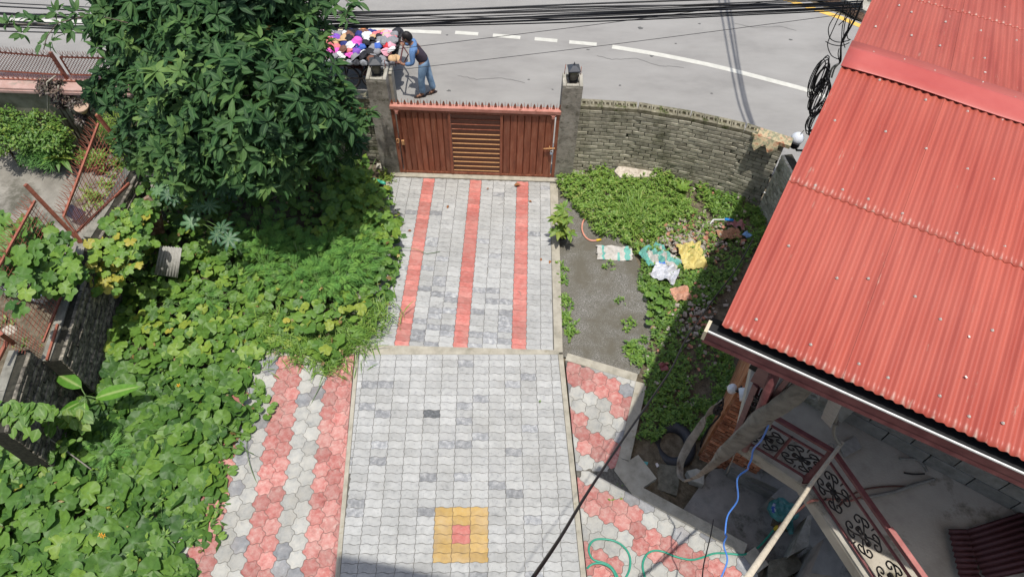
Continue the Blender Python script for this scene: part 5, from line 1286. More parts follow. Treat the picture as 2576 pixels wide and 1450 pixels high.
# ---------------- young banana
ban=thing('banana_plant','young banana plant with four broad bright leaves before the dark brick wall','plant',tuple(P(215,1010,-.1)))
bt=tmpl_lance(1,.19,.12,.12,8)
hub=P(216,995,.55); b=MB(); b.tube([P(232,1040,-.1),P(222,1010,.3),hub],[.022,.018,.012],8); b.build('stem',STEM,ban)
for i,((u,v),tip,zt,L) in enumerate((((205,975),(128,930),.62,0),((240,1000),(352,968),.60,0),((214,1012),(210,1078),.45,0),((200,1012),(142,1040),.42,0))):
    a=P(u,v,.58); c=P(*tip,zt); d=(c-a); l=d.length; d.normalize(); x=d.cross(Vector((0,0,1))).normalized(); zc=x.cross(d); R=Matrix((x,d,zc)).transposed()
    place('leaf',leafmesh(bt,BANM,(.5,1,.9,.3)[i]),Matrix.LocRotScale(a,R.to_quaternion(),(l,l,l)),ban)
    b=MB(); b.tube(smooth_path([hub,hub.lerp(a,.6)+Vector((0,0,.02)),a],3),.008,6); b.build('leaf_stalk',STEM,ban)
# ---------------- right plot weeds
wpix=[(1400,430),(1440,405),(1520,395),(1600,430),(1700,405),(1780,420),(1830,455),(1905,470),(1945,500),(1935,560),(1850,690),(1760,800),(1830,860),(1845,950),(1800,1060),(1760,1110),(1700,1060),(1640,1120),(1600,1110),(1610,1030),(1625,930),(1585,870),(1640,850),(1645,800),(1600,700),(1620,640),(1560,590),(1500,580),(1480,545),(1430,490)]
wpoly=[tuple(P(u,v,-.2)[:2]) for u,v in wpix]
pale=[tuple(P(u,v,-.3)[:2]) for u,v in ((1660,560),(1800,530),(1900,560),(1870,640),(1760,690),(1680,640))]
bare=[tuple(P(u,v,-.2)[:2]) for u,v in ((1720,780),(1780,760),(1800,880),(1790,960),(1700,900),(1690,830))]
def sprig(S,p,rr,L,n,tl): 
    for k in range(n): S.add(WT_[rr.randrange(2)],Vector(p)+Vector((0,0,rr.uniform(-.03,.02))),rotm(rr.uniform(0,6.28),rr.uniform(-.1,.8)),L*rr.uniform(.6,1.15),min(1,max(0,rr.uniform(*tl))))
S=Scatter(); rr=random.Random(55); n=0
WX=[p[0] for p in wpoly]; WY=[p[1] for p in wpoly]
while n<6800:
    x=rr.uniform(min(WX),max(WX)); y=rr.uniform(min(WY),max(WY))
    if not inpoly(x,y,wpoly): continue
    n+=1
    q=mnoise.noise((x*1.6,y*1.6,3)); 
    if inpoly(x,y,pale) and rr.random()<.72: continue
    if inpoly(x,y,bare) and rr.random()<.75: continue
    lush=y>7.6 and x<3.6
    if q<-.32 and rr.random()<.8: continue
    if not lush and rr.random()<.12: continue
    h=rr.uniform(.04,.12)+(.16+.12*q if lush else .03)*rr.random()
    sprig(S,(x,y,zg(x,y)+h),rr,rr.uniform(.045,.082),rr.randint(5,8),(.45,1.) if lush else (.15,.85))
tag(S.build('weeds',WEEDM),'dense spiky green weeds spreading over the right plot','weeds',kind='stuff')
grass([P(u,v,-.4) for u,v in ((1600,540),(1620,520),(1590,560),(1640,560),(1570,550),(1610,575))],1300,.26,'grass_tuft','fine bright grass tuft in the middle of the right plot',.16,9,(.5,.98))
# single small weeds along the gravel and kerb
rr=random.Random(31)
lbl=['tiny weed at the back of the gravel by the ramp edging','small weed cluster beside the ramp edging level with the sacks','leafy weed on the gravel below the sacks','low weed at the left gravel edge, third from the gate','small weed at the gravel edge near the paving corner','weed tuft at the near left corner of the gravel','sprig in the middle of the gravel under the flat sack','sprig near the right side of the gravel','weed at the front right corner of the gravel','branching weed over the tile edging by the red hexagons','tiny weed in the joint of the white paving blocks','lone weed sprig between the dark drain slab and paving','weed on the gravel touching the weeds right of it']
for (u,v,s,k),lb in zip(((1415,660,.07,14),(1410,690,.08,16),(1425,745,.08,16),(1405,770,.07,10),(1420,790,.09,22),(1435,825,.09,22),(1530,650,.07,8),(1560,745,.06,8),(1590,880,.1,22),(1600,905,.09,16),(1357,1020,.035,2),(1560,1240,.07,7),(1590,810,.08,12)),lbl):
    S=Scatter(); c=P(u,v,-.1); c.z=(zg(c.x,c.y)+.06) if u!=1357 else .002
    for j in range(k): sprig(S,c+Vector((rr.gauss(0,.06 if k>3 else .005),rr.gauss(0,.06 if k>3 else .005),rr.uniform(0,.05))),rr,s,5,(.3,.9))
    tag(S.build('small_weed',WEEDM),lb,'weed')
# broad leaf plants in the plot
for (u,v,n_),lb in zip(((1655,745,10),(1640,790,5)),('round leaved squash seedling near the orange bag in the right plot','smaller round leaved seedling beside the gravel')):
    t=thing('squash_seedling',lb,'plant',tuple(P(u,v,-.2))); ls=[]
    for i in range(n_): ls.append((rr.randrange(4),P(u+rr.uniform(-28,28),v+rr.uniform(-22,22),-.02+rr.uniform(-.05,.06)),rotm(rr.uniform(0,6),rr.uniform(-.3,.3)),rr.uniform(.09,.15),rr.uniform(.5,.85)))
    put_leaves(ls,VT,VINEM,t,50,VL); b=MB(); c=P(u,v,-.25)
    for l in ls: b.tube([c,l[1]],.004,4)
    b.build('stem',STEM,t)
t=thing('broad_leaf_plant','upright plant with two broad leaves among the weeds before the brick wall','plant',tuple(P(1715,480,-.4)))
S=Scatter(); c=P(1715,480,-.3)
for k in range(7): S.add(tmpl_lance(1,.2,.2,.2,4),c,rotm(k*.9,.9),.2,.8)
S.build('leaves',WEEDM,t)
# potted plant by the ramp
pt=thing('potted_plant','lime green leafy plant in a dark grow bag beside the ramp edging','potted plant',tuple(P(1412,598,-.3)))
c=P(1413,590,-.22); vs,fs=crumple(c,.11,.10,.12,3,2,.25); b=MB(); b.add(vs,fs); b.build('grow_bag',flat('bag_black',(.018,.017,.02),rough=.6,var=.5),pt)
b=MB(); S=Scatter(); rr=random.Random(12)
for (u,v,z) in ((1418,525,.35),(1410,545,.3),(1400,550,.25),(1425,550,.25),(1415,570,.1),(1432,585,0),(1404,580,.05)):
    e=P(u,v,z); b.tube([c,c.lerp(e,.6),e],[.007,.005,.003],5)
    rosette(S,e,(rr.uniform(-.3,.3),-.2,1),rr,9,.17,.75,[tmpl_lance(1,.21,.25,.3,4)],up=.6)
b.build('stem',STEM,pt); S.build('foliage',LIMEM,pt)
# ---------------- plants near gate left
t=thing('lime_weed','bright lime green weed tuft at the foot of the left gate post','weed',tuple(P(970,450,-.5)))
S=Scatter(); rr=random.Random(2)
for i in range(45): c=P(968+rr.gauss(0,9),448+rr.gauss(0,9),-.45); sprig(S,c+Vector((0,0,rr.uniform(0,.08))),rr,.06,5,(.6,1))
S.build('foliage',LIMEM,t)
# fallen leaves on the ramp
FLM=flat('dry_leaf',(.25,.10,.03),rough=.7,var=.4); rr=random.Random(6)
for i,(u,v,s,lb) in enumerate(((1293,466,.10,'yellow brown curled leaf at the top of the right red band'),(1128,516,.06,'dry brown leaf between the left and middle red bands'),(1361,656,.05,'small dry leaf near the right edging of the ramp'),(1385,655,.06,'brown leaf lying on the right edging beside the gravel'),(1230,473,.04,'tiny leaf on the middle red band near the gate'),(1035,580,.05,'reddish leaf at the left side of the ramp by the vine'),(1330,505,.05,'pair of dry bits on the right red band'))):
    c=P(u,v,-.3); c=P(u,v,rampz(c.y)+.012) ; S=Scatter(); S.add(tmpl_lance(1,.28,.6,.3,3),c,rotm(rr.uniform(0,6),rr.uniform(0,.4)),s*1.3,.5); o=S.build('fallen_leaf',FLM); tag(o,lb,'leaf')
for i,(u,v,L,lb) in enumerate(((1225,690,.14,'thin curved twig lying across the ramp right of the middle band'),(1310,745,.12,'forked dry twig beside the right red band'),(1255,515,.12,'fine dry twig near the gate on the right side of the ramp'),(1385,765,.1,'short twig on the ramp by the right edging'))):
    c=P(u,v,-.3); c=P(u,v,rampz(c.y)+.012); a=rr.uniform(0,3); d=Vector((math.cos(a),math.sin(a),0))*L; b=MB(); b.tube(smooth_path([c,c+d*.5+Vector((.02,.02,.006)),c+d],3),.0035,4); tag(b.build('twig',STK),lb,'twig')
# ================================================================ litter in the right plot
def sheetcloth(u,v,W,H,rz,seed,mats,name,label,cat,amp=.05,z=None,n=14,shape=None,fn=None):
    if seed<8: W*=1.22; H*=1.3; amp*=1.15
    """crumpled flat sack: grid with folds"""
    c=P(u,v,-.25); z0=zg(c.x,c.y)+(.06 if seed==1 else .13) if z is None else z; c=P(u,v,z0); vs=[];m=[]; ca,sa=math.cos(rz),math.sin(rz)
    for i in range(n+1):
        for j in range(n+1):
            a,bq=(i/n-.5),(j/n-.5); k=1+.14*mnoise.noise((i*.5,j*.5,seed)); x=a*W*k*(1-.3*(shape or 0)*abs(bq)); y=bq*H*(1+.12*mnoise.noise((i*.4,seed,j*.4)))
            h=amp*(abs(mnoise.noise((x*7,y*7,seed)))*1.6+.35*abs(mnoise.noise((x*22,y*22,seed+4))))
            vs.append((c.x+x*ca-y*sa,c.y+x*sa+y*ca,z0+h+.015*(1-4*max(a*a,bq*bq))))
    b=MB()
    for i in range(n):
        for j in range(n):
            b.add([],[]); b.f.append((i*(n+1)+j,(i+1)*(n+1)+j,(i+1)*(n+1)+j+1,i*(n+1)+j+1)); b.mi.append(fn(i/n,j/n) if fn else 0); b.sm.append(False)
    b.v=vs; o=b.build(name,mats); md=o.modifiers.new('t','SOLIDIFY'); md.thickness=.004; md.offset=-1
    return tag(o,label,cat)
SACKW=mat('sack_white',[(.3,(.36,.34,.30)),(.7,(.52,.50,.46))],rough=.7,ns=9); SACKT=mat('sack_teal',[(.3,(.09,.30,.25)),(.7,(.18,.42,.36))],rough=.7,ns=9)
SACKY=mat('sack_yellow',[(.3,(.42,.34,.10)),(.62,(.56,.47,.17)),(.7,(.2,.26,.22))],rough=.7,ns=10); WPL=mat('thin_white_plastic',[(.3,(.38,.39,.42)),(.7,(.58,.59,.62))],rough=.45,ns=12)
sheetcloth(1546,637,.50,.24,-.03,1,[SACKW,SACKT],'flat_sack','flattened white sack with teal stripes lying on the gravel','sack',.05,fn=lambda a,b_:1 if (.08<a<.2 or .78<a<.9 or (.55<a<.62 and b_<.5)) else 0)
sheetcloth(1648,645,.36,.30,.5,2,[SACKW,SACKT],'crumpled_sack','crumpled teal and white sack left of the yellow one in the weeds','sack',.11,fn=lambda a,b_:1 if int(a*5)%2==0 or b_>.8 else 0)
sheetcloth(1682,655,.34,.22,-.6,5,[SACKW,SACKT],'sack_scrap','folded teal striped sack scrap lying over the crumpled sack','sack',.08,fn=lambda a,b_:1 if .3<b_<.75 else 0)
sheetcloth(1740,645,.34,.42,.15,3,[SACKY],'yellow_sack','yellow printed plastic sack spread at the edge of the roof shadow','sack',.09)
sheetcloth(1672,690,.34,.26,-.4,4,[WPL],'white_plastic_bag','crumpled white plastic bag below the teal sack','bag',.11)
sheetcloth(1712,740,.24,.22,.3,6,[flat('cloth_peach',(.50,.27,.18),rough=.8)],'peach_rag','peach coloured rag in the weeds near the round leaved seedling','rag',.08)
sheetcloth(1664,664,.10,.08,.3,7,[flat('blue_wrap',(.05,.16,.5),rough=.4)],'blue_wrapper','small blue wrapper under the teal sack','wrapper',.04)
sheetcloth(1832,590,.42,.22,.2,8,[flat('board_salmon',(.32,.17,.10),rough=.9)],'torn_cardboard','torn brown cardboard in the shade under the roof edge','cardboard',.07)
sheetcloth(1850,566,.30,.14,-.4,9,[flat('pink_wrap',(.34,.16,.16))],'pink_wrapper','crumpled dusty pink wrapper in the shade behind the cardboard','wrapper',.1)
sheetcloth(1878,592,.14,.12,.6,10,[flat('blue_wrap2',(.16,.30,.50))],'light_blue_wrapper','light blue wrapper in the shade by the roof edge','wrapper',.05)
sheetcloth(1668,925,.12,.14,.2,11,[flat('rag_red',(.22,.07,.07))],'red_rag','dark red rag in the weeds beside the ground wire','rag',.06)
# rubble
RUB=mat('rubble_mix',[(.3,(.26,.22,.17)),(.5,(.44,.39,.32)),(.7,(.58,.53,.46))],rough=1,ns=20,rnd=.35); RUBR=mat('rubble_brick',[(.3,(.25,.10,.06)),(.7,(.42,.22,.15))],rough=1,ns=20,rnd=.3)
def stone(b,c,s,rr):
    vs=[]; R=Matrix.Rotation(rr.uniform(0,6),3,'Z')@Matrix.Rotation(rr.uniform(-.4,.4),3,'X')
    for x in (-1,1):
        for y in (-1,1):
            for z in (-1,1): vs.append(Vector(c)+R@Vector((x*s*rr.uniform(.6,1.2),y*s*.7*rr.uniform(.6,1.2),z*s*.45*rr.uniform(.5,1.1))))
    b.add(vs,[(0,1,3,2),(4,6,7,5),(0,4,5,1),(2,3,7,6),(0,2,6,4),(1,5,7,3)])
rr=random.Random(91); b=MB(); b2=MB()
for i in range(900):
    if i<600: u,v=rr.gauss(1735,48),rr.gauss(600,24)
    elif i<740: u,v=rr.gauss(1745,28),rr.gauss(800,45)
    else: u,v=rr.uniform(1620,1880),rr.uniform(450,1050)
    c=P(u,v,-.3); c.z=zg(c.x,c.y)+rr.uniform(.06,.15); stone((b if rr.random()<.75 else b2),c,rr.uniform(.012,.04)*(1.4 if rr.random()<.1 else 1),rr)
tag(b.build('rubble',RUB),'broken concrete and plaster rubble scattered in the right plot',kind='stuff'); tag(b2.build('brick_rubble',RUBR),'small brick chips scattered in the right plot',kind='stuff')
for u,v,s,lb,m in ((1708,610,.07,'pale stone chunk at the left of the rubble patch',RUB),(1735,605,.075,'largest pale concrete chunk in the rubble patch',RUB),(1716,640,.05,'grey stone beside the yellow sack top',RUB),(1700,600,.045,'pinkish stone at the left rim of the rubble',RUBR),(1868,608,.05,'brick piece in the shade by the roof edge',RUBR),(1575,425,.0,'x',RUB)):
    if s: b=MB(); c=P(u,v,-.3); c.z=zg(c.x,c.y)+.1; stone(b,c,s,rr); tag(b.build('stone',m),lb,'stone')
b=MB(); b.prism(ccw([tuple(P(u,v,-.38)[:2]) for u,v in ((1545,432),(1560,415),(1655,425),(1650,445),(1560,448))]),-.6,-.36); tag(b.build('stone_slab',RUB),'pale broken slab at the foot of the boundary wall among the weeds','slab')
# pvc pipe with blue coupling, orange hose
pv=thing('plastic_pipe','thin white plastic pipe with a blue coupling lying below the boundary wall','pipe',tuple(P(1895,478,-.45)))
b=MB(); b.tube([P(1868,468,-.36),P(1900,476,-.35)],.014,8); b.tube([P(1900,476,-.35),P(1945,492,-.37)],.012,8); b.build('tube',WHITE,pv)
b=MB(); a=P(1893,474,-.35);c=P(1905,478,-.35); b.tube([a,a.lerp(c,.2),c.lerp(a,.2),c],[.02,.028,.028,.02],10); b.build('coupling',flat('coupling_blue',(.02,.2,.55),rough=.35),pv)
p2=thing('plastic_pipe','bent white pipe offcut with a blue end in the rubble','pipe',tuple(P(1815,556,-.4)))
b=MB(); b.tube([P(1782,568,-.25),P(1795,552,-.22),P(1825,552,-.22)],.012,8); b.build('tube',WHITE,p2); b=MB(); b.tube([P(1823,551,-.22),P(1845,554,-.22)],.026,10); b.build('coupling',MATS['coupling_blue'],p2)
ho=thing('hose_offcut','short curved salmon hose with a yellow end lying on the gravel','hose',tuple(P(1475,560,-.3)))
zz_=lambda u,v:(lambda c:P(u,v,zg(c.x,c.y)+.075))(P(u,v,-.3))
b=MB(); b.tube(smooth_path([zz_(1512,540),zz_(1490,538),zz_(1470,552),zz_(1464,572),zz_(1470,592),zz_(1485,604),zz_(1504,604)],5),.015,8); b.build('tube',flat('hose_salmon_l',(.60,.27,.19),rough=.4),ho)
b=MB(); b.tube([zz_(1500,604),zz_(1512,602)],[.022,.02],10); b.build('connector',MATS['connector_yellow'],ho)
t=thing('plastic_bottle','crumpled green plastic bottle beside the vine at the gate end of the bed','bottle',tuple(P(952,455,-.4)))
b=MB(); b.tube([P(935,450,-.33),P(940,452,-.32),P(965,460,-.32),P(970,462,-.32)],[.012,.035,.035,.02],10); b.build('body',flat('bottle_green',(.06,.33,.22),rough=.2),t)
# ================================================================ left boundary: dark brick compound wall, fences, neighbour yard
lw=thing('compound_wall','tall dark mossy brick wall along the left side of the garden','wall',(-6.3,6.0,-.3))
ZT=1.0
lw0=[tuple(P(u,v,ZT)[:2]) for u,v in ((136,925),(152,868),(178,790),(200,700),(222,640))]
dirn=(Vector(lw0[0])-Vector(lw0[-1]))
# inner face polyline ordered so that its near face looks right
def lwall(root,pts,zt,zb,limit):
    brick_wall(root,pts,zb,zt,.24,.23,.07,BRD,MORD,side=1,limit=limit,jit=.03)
    b=MB()
    for a,c in zip(pts,pts[1:]):
        a=Vector(a);c=Vector(c);t=(c-a).normalized();q=Vector((-t.y,t.x)); b.prism(ccw([tuple(a+q*.13),tuple(c+q*.13),tuple(c+q*.25),tuple(a+q*.25)]),zt-.05,zt+.012)
    b.build('mortar_cap',mat('cap_mortar',[(.3,(.12,.115,.095)),(.7,(.27,.26,.22))],rough=1,ns=8,bump=.6,bs=30),root)
xa=lambda u,v,z:tuple(P(u,v,z)[:2])
lwall(lw,[xa(152,905,ZT),xa(182,815,ZT),xa(215,700,ZT),xa(240,610,ZT)],ZT,-.4,300)
lw2=thing('compound_wall','taller near section of the dark brick wall at the lower left behind the banana plant','wall',(-6.3,4.0,-.3))
ZT2=1.28
lwall(lw2,[xa(12,1085,ZT2),xa(42,980,ZT2),xa(75,878,ZT2)],ZT2,-.4,300)
b=MB(); 
lw3=thing('compound_wall','vine covered far section of the dark brick wall below the leaning fence','wall',(-6.3,7.2,-.3))
lwall(lw3,[xa(250,600,ZT),xa(300,520,ZT),xa(352,425,ZT)],ZT,-.5,120)
# upright weathered board and corrugated scrap
b=MB(); p=[P(345,600,.2),P(415,585,.3),P(405,525,.75),P(375,495,.95),P(338,520,.85)]; q=[x+Vector((-.03,.05,0)) for x in p]; n_=5
b.add(p+q,[(0,1,2,3,4),(9,8,7,6,5)]+[(i,5+i,5+(i+1)%5,(i+1)%5) for i in range(5)]); tag(b.build('rotten_board',mat('rotten_wood',[(.35,(.05,.035,.025)),(.5,(.16,.085,.05)),(.7,(.30,.25,.2))],rough=1,ns=9)),'rotten brown board standing against the wall under the tree','board')
b=MB(); c0=P(385,700,.1); vs=[]; nu=30
for i in range(nu+1):
    f=i/nu; a=P(388+58*f,690+8*f,.15); c=P(402+55*f,618+5*f,.55); vs+=[a+Vector((0,0,.014*math.sin(f*50))),c+Vector((0,0,.014*math.sin(f*50)))]
b.add(vs,[(2*i,2*i+2,2*i+3,2*i+1) for i in range(nu)],0,True); o=b.build('corrugated_scrap',flat('scrap_grey',(.30,.29,.26),rough=.7)); o.modifiers.new('t','SOLIDIFY').thickness=.004
tag(o,'grey corrugated asbestos scrap leaning among the vines','metal sheet')
# neighbour yard
yp=[(-14.5,9.6),(-14.5,.5),(-6.9,.5)]+[xa(20,900,-.3)]+[(-6.75,7.0),(-6.4,8.3),(-6.2,9.7)]
b=MB(); b.prism(ccw([(-14.5,9.7),(-14.5,-1),(-6.75,-1),(-6.62,4.5),(-6.72,6.0),(-6.45,7.2),(-6.25,9.7)]),-.6,-.33); tag(b.build('neighbour_yard',mat('yard_concrete',[(.3,(.13,.12,.10)),(.5,(.21,.195,.165)),(.72,(.30,.28,.24))],rough=.95,ns=1.6,bump=.4,bs=40,mask=((.09,.085,.065),1.1,.5,.62))),kind='structure')
# road side wall of the neighbour
nw=thing('roadside_wall','neighbour cement wall with a pink coping beside the road at the upper left','wall',(-9,9.8,-.5))
b=MB(); b.box((-10.2,9.86,.25),(9.8,.16,1.6)); b.build('wall_face',mat('render_olive',[(.3,(.09,.085,.055)),(.5,(.17,.16,.115)),(.75,(.24,.225,.17))],rough=1,ns=4,bump=.4,bs=30),nw)
b=MB(); b.box((-10.2,9.93,1.075),(9.8,.42,.05),bev=.01); b.box((-10.2,9.82,1.03),(9.8,.24,.05)); b.build('coping',mat('coping_pink',[(.3,(.33,.20,.165)),(.7,(.45,.31,.27))],rough=.9,ns=7,mask=((.25,.22,.18),5,.55,.7)),nw)
for x in (-12.6,-9.5,-6.6): b=MB(); b.box((x,9.76,.3),(.3,.14,1.5)); b.build('pilaster',MATS['render_olive'],nw)
# spike strips
def spikes(root,a,c,up,out,step,L,name='spike_strip'):
    b=MB(); a=Vector(a);c=Vector(c); n=max(2,int((c-a).length/step)); up=Vector(up).normalized(); t=(c-a).normalized(); rr=random.Random(n)
    b.tube([a,c],.012,6)
    for i in range(n):
        p=a.lerp(c,(i+.5)/n)
        for s in (-1,0,1):
            d=(up+t*s*.35+Vector(out)*(.25*((s+i)%2))+t*rr.uniform(-.06,.06)).normalized(); b.tube([p,p+d*L*.5+t*s*.01,p+d*L],[.006,.005,.002],4,cap=False)
    b.build(name,RUST,root)
def meshpanel(root,q00,q10,q11,q01,nu,nv,diag=False,r=.0045,name='wire_mesh'):
    b=MB(); L=lambda f,g:(Vector(q00).lerp(Vector(q10),f)).lerp(Vector(q01).lerp(Vector(q11),f),g)
    if not diag:
        for i in range(1,nu): b.tube([L(i/nu,0),L(i/nu,.5),L(i/nu,1)],r,4,cap=False)
        for j in range(1,nv): b.tube([L(0,j/nv),L(.5,j/nv),L(1,j/nv)],r,4,cap=False)
    else:
        H=nv/nu
        for i in range(-nv,nu+1):
            a0,a1=i/nu,(i+nv)/nu; f0,g0,f1,g1=a0,0,a1,1
            if f0<0: g0=-f0/(a1-a0); f0=0
            if f1>1: g1=1-(f1-1)/(a1-a0); f1=1
            if g1>g0: b.tube([L(f0,g0),L(f1,g1)],r,4,cap=False); b.tube([L(1-f0,g0),L(1-f1,g1)],r,4,cap=False)
    b.build(name,RUST,root)
fr=thing('roadside_fence','rusty red lattice fence with spikes standing on the roadside wall','fence',(-9.2,9.9,1.1))
yF=10.02; zb,zt_=1.30,1.72
def fx(u,v,z): return PY(u,v,yF)
fa=Vector((-13.5,yF,zb+.12)); fb=Vector((-8.25,yF,zb)); 
PT_=lambda u,v:PY(u,v,yF)
T0,T1,T2,T3=PT_(-160,120),PT_(205,165),PT_(235,166),PT_(520,192)
B0_,B1_,B2_,B3_=PT_(-160,265),PT_(250,288),PT_(275,290),PT_(520,300)
T0,T1=PT_(-160,196-55),PT_(196,163); B0_,B1_=PT_(-160,262-60),PT_(245,222)
T0=PT_(-160,138);T1=PT_(193,160);B0_=PT_(-160,183);B1_=PT_(246,203)
T0=PT_(-200,134);T1=PT_(190,164);B0_=PT_(-200,176);B1_=PT_(240,217-25)
sx=1/1.5528
zf=lambda x,y:(x/4.394/1.5528,(150+y/4.394)/1.5528)
T0=PT_(*zf(-1500,120));T1=PT_(*zf(880,310));B0_=PT_(*zf(-1500,470));B1_=PT_(*zf(1080,625))
T2=PT_(*zf(1030,318));T3=PT_(*zf(2700,370));B2_=PT_(*zf(1215,620));B3_=PT_(*zf(2800,660))
meshpanel(fr,B0_,B1_,T1,T0,46,6,True,.0045); meshpanel(fr,B2_,B3_,T3,T2,30,6,True,.0045)
b=MB()
for a,c in ((T0,T1),(B0_,B1_),(T2,T3),(B2_,B3_),(T1,B1_),(T2,B2_)): b.bar(a,c,.022,.022)
b.build('panel_frame',RUST,fr)
b=MB(); b.bar(PT_(*zf(860,240)),PT_(*zf(1240,820)),.05,.05); b.build('post',RUST,fr)
spikes(fr,T0,T1,(0,0,1),(0,.3,0),.085,.13); spikes(fr,T2,T3,(0,0,1),(0,.3,0),.085,.13)
z0_=PY(*zf(0,800),9.93).z; spikes(nw,(-13.5,9.93,1.12),(-6.1,9.93,1.12),(0,0,1),(0,.3,0),.085,.13)
# leaning fence along the compound wall
fl_=thing('leaning_fence','leaning rusty mesh fence with spikes on the far part of the dark brick wall','fence',tuple(P(300,500,ZT)))
a0=P(345,418,1.0); a1=P(243,292,2.0); c0=P(204,612,1.0); c1=P(158,548,1.45)
d0,d1=P(62,465,2.15),P(200,608,1.0)
TL,TR=P(250,302,1.95),P(112,560,1.9)
TL=P(248,310,1.95); TRr=P(160,545,1.45)
b=MB(); b.bar(P(341,412,1.0),P(243,288,2.02),.045,.045); b.build('post',RUST,fl_)
b=MB(); b.bar(TL,TRr,.03,.03); b.bar(P(325,460,1.02),P(185,590,1.02),.03,.03); b.bar(P(160,545,1.45),P(205,605,1.02),.025,.025); b.build('panel_frame',RUST,fl_)
meshpanel(fl_,P(325,455,1.03),P(190,600,1.03),P(160,545,1.45),TL,20,16,False,.004)
spikes(fl_,TL,TRr,(-.6,.1,1),(-.3,0,0),.10,.17)
f2=thing('leaning_fence','vine covered rusty fence with spikes at the left edge above the motorcycle','fence',tuple(P(150,640,ZT)))
b=MB(); b.bar(P(203,610,1.0),P(64,464,2.12),.045,.045); b.build('post',RUST,f2)
TA,TB=P(85,500,2.0),P(20,640,2.0)
TA=P(88,505,2.0); TB=P(-30,720,2.0); BA=P(196,640,1.02); BB=P(108,860,1.02)
b=MB(); b.bar(TA,TB,.03,.03); b.bar(BA,BB,.03,.03); b.build('panel_frame',RUST,f2)
meshpanel(f2,BA,BB,TB,TA,22,18,False,.004); spikes(f2,TA,TB,(-.7,.1,1),(-.3,0,0),.11,.17)
f3=thing('leaning_fence','near piece of rusty fence at the left edge beside the taller brick section','fence',tuple(P(60,870,1.2)))
b=MB(); b.bar(P(0,838,1.9),P(34,862,1.35),.05,.05); b.bar(P(118,905,1.03),P(145,815,1.03),.03,.03); b.bar(P(-5,905,1.5),P(22,850,1.5),.04,.04); b.build('post',RUST,f3)
meshpanel(f3,P(112,868,1.03),P(98,905,1.03),P(-40,850,1.9),P(-35,735,1.9),8,18,False,.004)
# vines over the fence
rr=random.Random(17)
fv=thing('fence_vine','thick lobed leaved vine draped over the leaning fence at the left edge','vine',tuple(P(90,640,1.0))); ls=[]
for i in range(210):
    u,v=rr.gauss(80,62),rr.gauss(630,52)
    if rr.random()<.28: u,v=rr.gauss(150,45),rr.gauss(690,30)
    if v<530+max(0,(u-60))*.55 or u>215: continue
    z=rr.uniform(1.3,1.75)+.25*(u<90); ls.append((4 if rr.random()<.8 else 5,P(u,v,z),Vector((rr.uniform(-.5,.5),rr.uniform(-.7,.1),1)).to_track_quat('Z','Y').to_matrix()@rotm(rr.uniform(0,6.28),0),rr.uniform(.17,.30),min(.88,max(.1,rr.gauss(.5,.2)))))
put_leaves(ls,VT,VINEM,fv,220,VL)
b=MB()
for k in range(14):
    l=rr.choice(ls); e=rr.choice(ls); b.tube(smooth_path([l[1],l[1].lerp(e[1],.5)-Vector((0,0,.05)),e[1]],4),.005,4)
b.build('runner',STEM,fv)['kind']='stuff'
wv=thing('wall_vine','yellowing lobed leaved vine climbing over the brick wall below the fence','vine',tuple(P(280,620,.8))); ls=[]
for i in range(330):
    f=rr.random(); u=rr.uniform(205,395); v=520+(u-205)*-.1+rr.uniform(0,230)
    if v>560+ (395-u)*1.2+60 or (u<250 and v<600): continue
    z=rr.uniform(.75,1.15)-(max(0,v-650)*.003); tn=min(1,max(0,rr.gauss(.6,.2)+(.22 if v>600 and u<330 else 0)))
    ls.append((4 if rr.random()<.7 else 1,P(u,v,z),Vector((rr.uniform(-.4,.5),rr.uniform(-.7,.1),1)).to_track_quat('Z','Y').to_matrix()@rotm(rr.uniform(0,6.28),0),rr.uniform(.11,.20),tn))
for i in range(60):
    u,v=rr.uniform(345,470),rr.uniform(425,520); ls.append((4,P(u,v,rr.uniform(.6,1.0)),Vector((rr.uniform(-.4,.5),rr.uniform(-.7,.1),1)).to_track_quat('Z','Y').to_matrix()@rotm(rr.uniform(0,6.28),0),rr.uniform(.12,.19),min(.8,max(.1,rr.gauss(.45,.15)))))
put_leaves(ls,VT,VINEM,wv,300,VL)
b=MB()
for k in range(20):
    l=rr.choice(ls); e=rr.choice(ls)
    if (l[1]-e[1]).length<1.2: b.tube(smooth_path([l[1],l[1].lerp(e[1],.5)-Vector((0,0,.05)),e[1]],4),.005,4)
b.build('runner',STEM,wv)['kind']='stuff'
HT=[tmpl_lance(1,.36,.12,.18,4)]
hv=thing('heart_leaf_creeper','light green heart leaved creeper on top of the wall left of the banana plant','creeper',tuple(P(100,1040,1.0))); ls=[]
for i in range(150):
    u=rr.uniform(-40,215); v=1012+abs(rr.gauss(0,24))+(u>120)*12; z=(.85 if u>115 else 1.42)-(v-1010)*.003; ls.append((0,P(u,v,z),Vector((rr.uniform(-.4,.4),rr.uniform(-.6,0),1)).to_track_quat('Z','Y').to_matrix()@rotm(rr.uniform(2.2,4.1),0),rr.uniform(.12,.18),rr.uniform(.1,.75)))
for i in range(150):
    u,v=rr.uniform(-30,210),rr.uniform(1060,1215)
    if mnoise.noise((u*.02,v*.02,3))<-.12: continue
    ls.append((0,P(u,v,.55-(v-1060)*.0025),Vector((rr.uniform(-.4,.4),rr.uniform(-.6,0),1)).to_track_quat('Z','Y').to_matrix()@rotm(rr.uniform(0,6.28),0),rr.uniform(.08,.15),min(1,abs(rr.gauss(.3,.35)))))
HL={}; put_leaves(ls,HT,LIMEM,hv,95,HL)
b=MB(); b.tube(smooth_path([P(-40,1050,.7),P(60,1070,.6),P(120,1100,.4),P(230,1180,.1)],5),.01,5); b.build('stem',STK,hv)
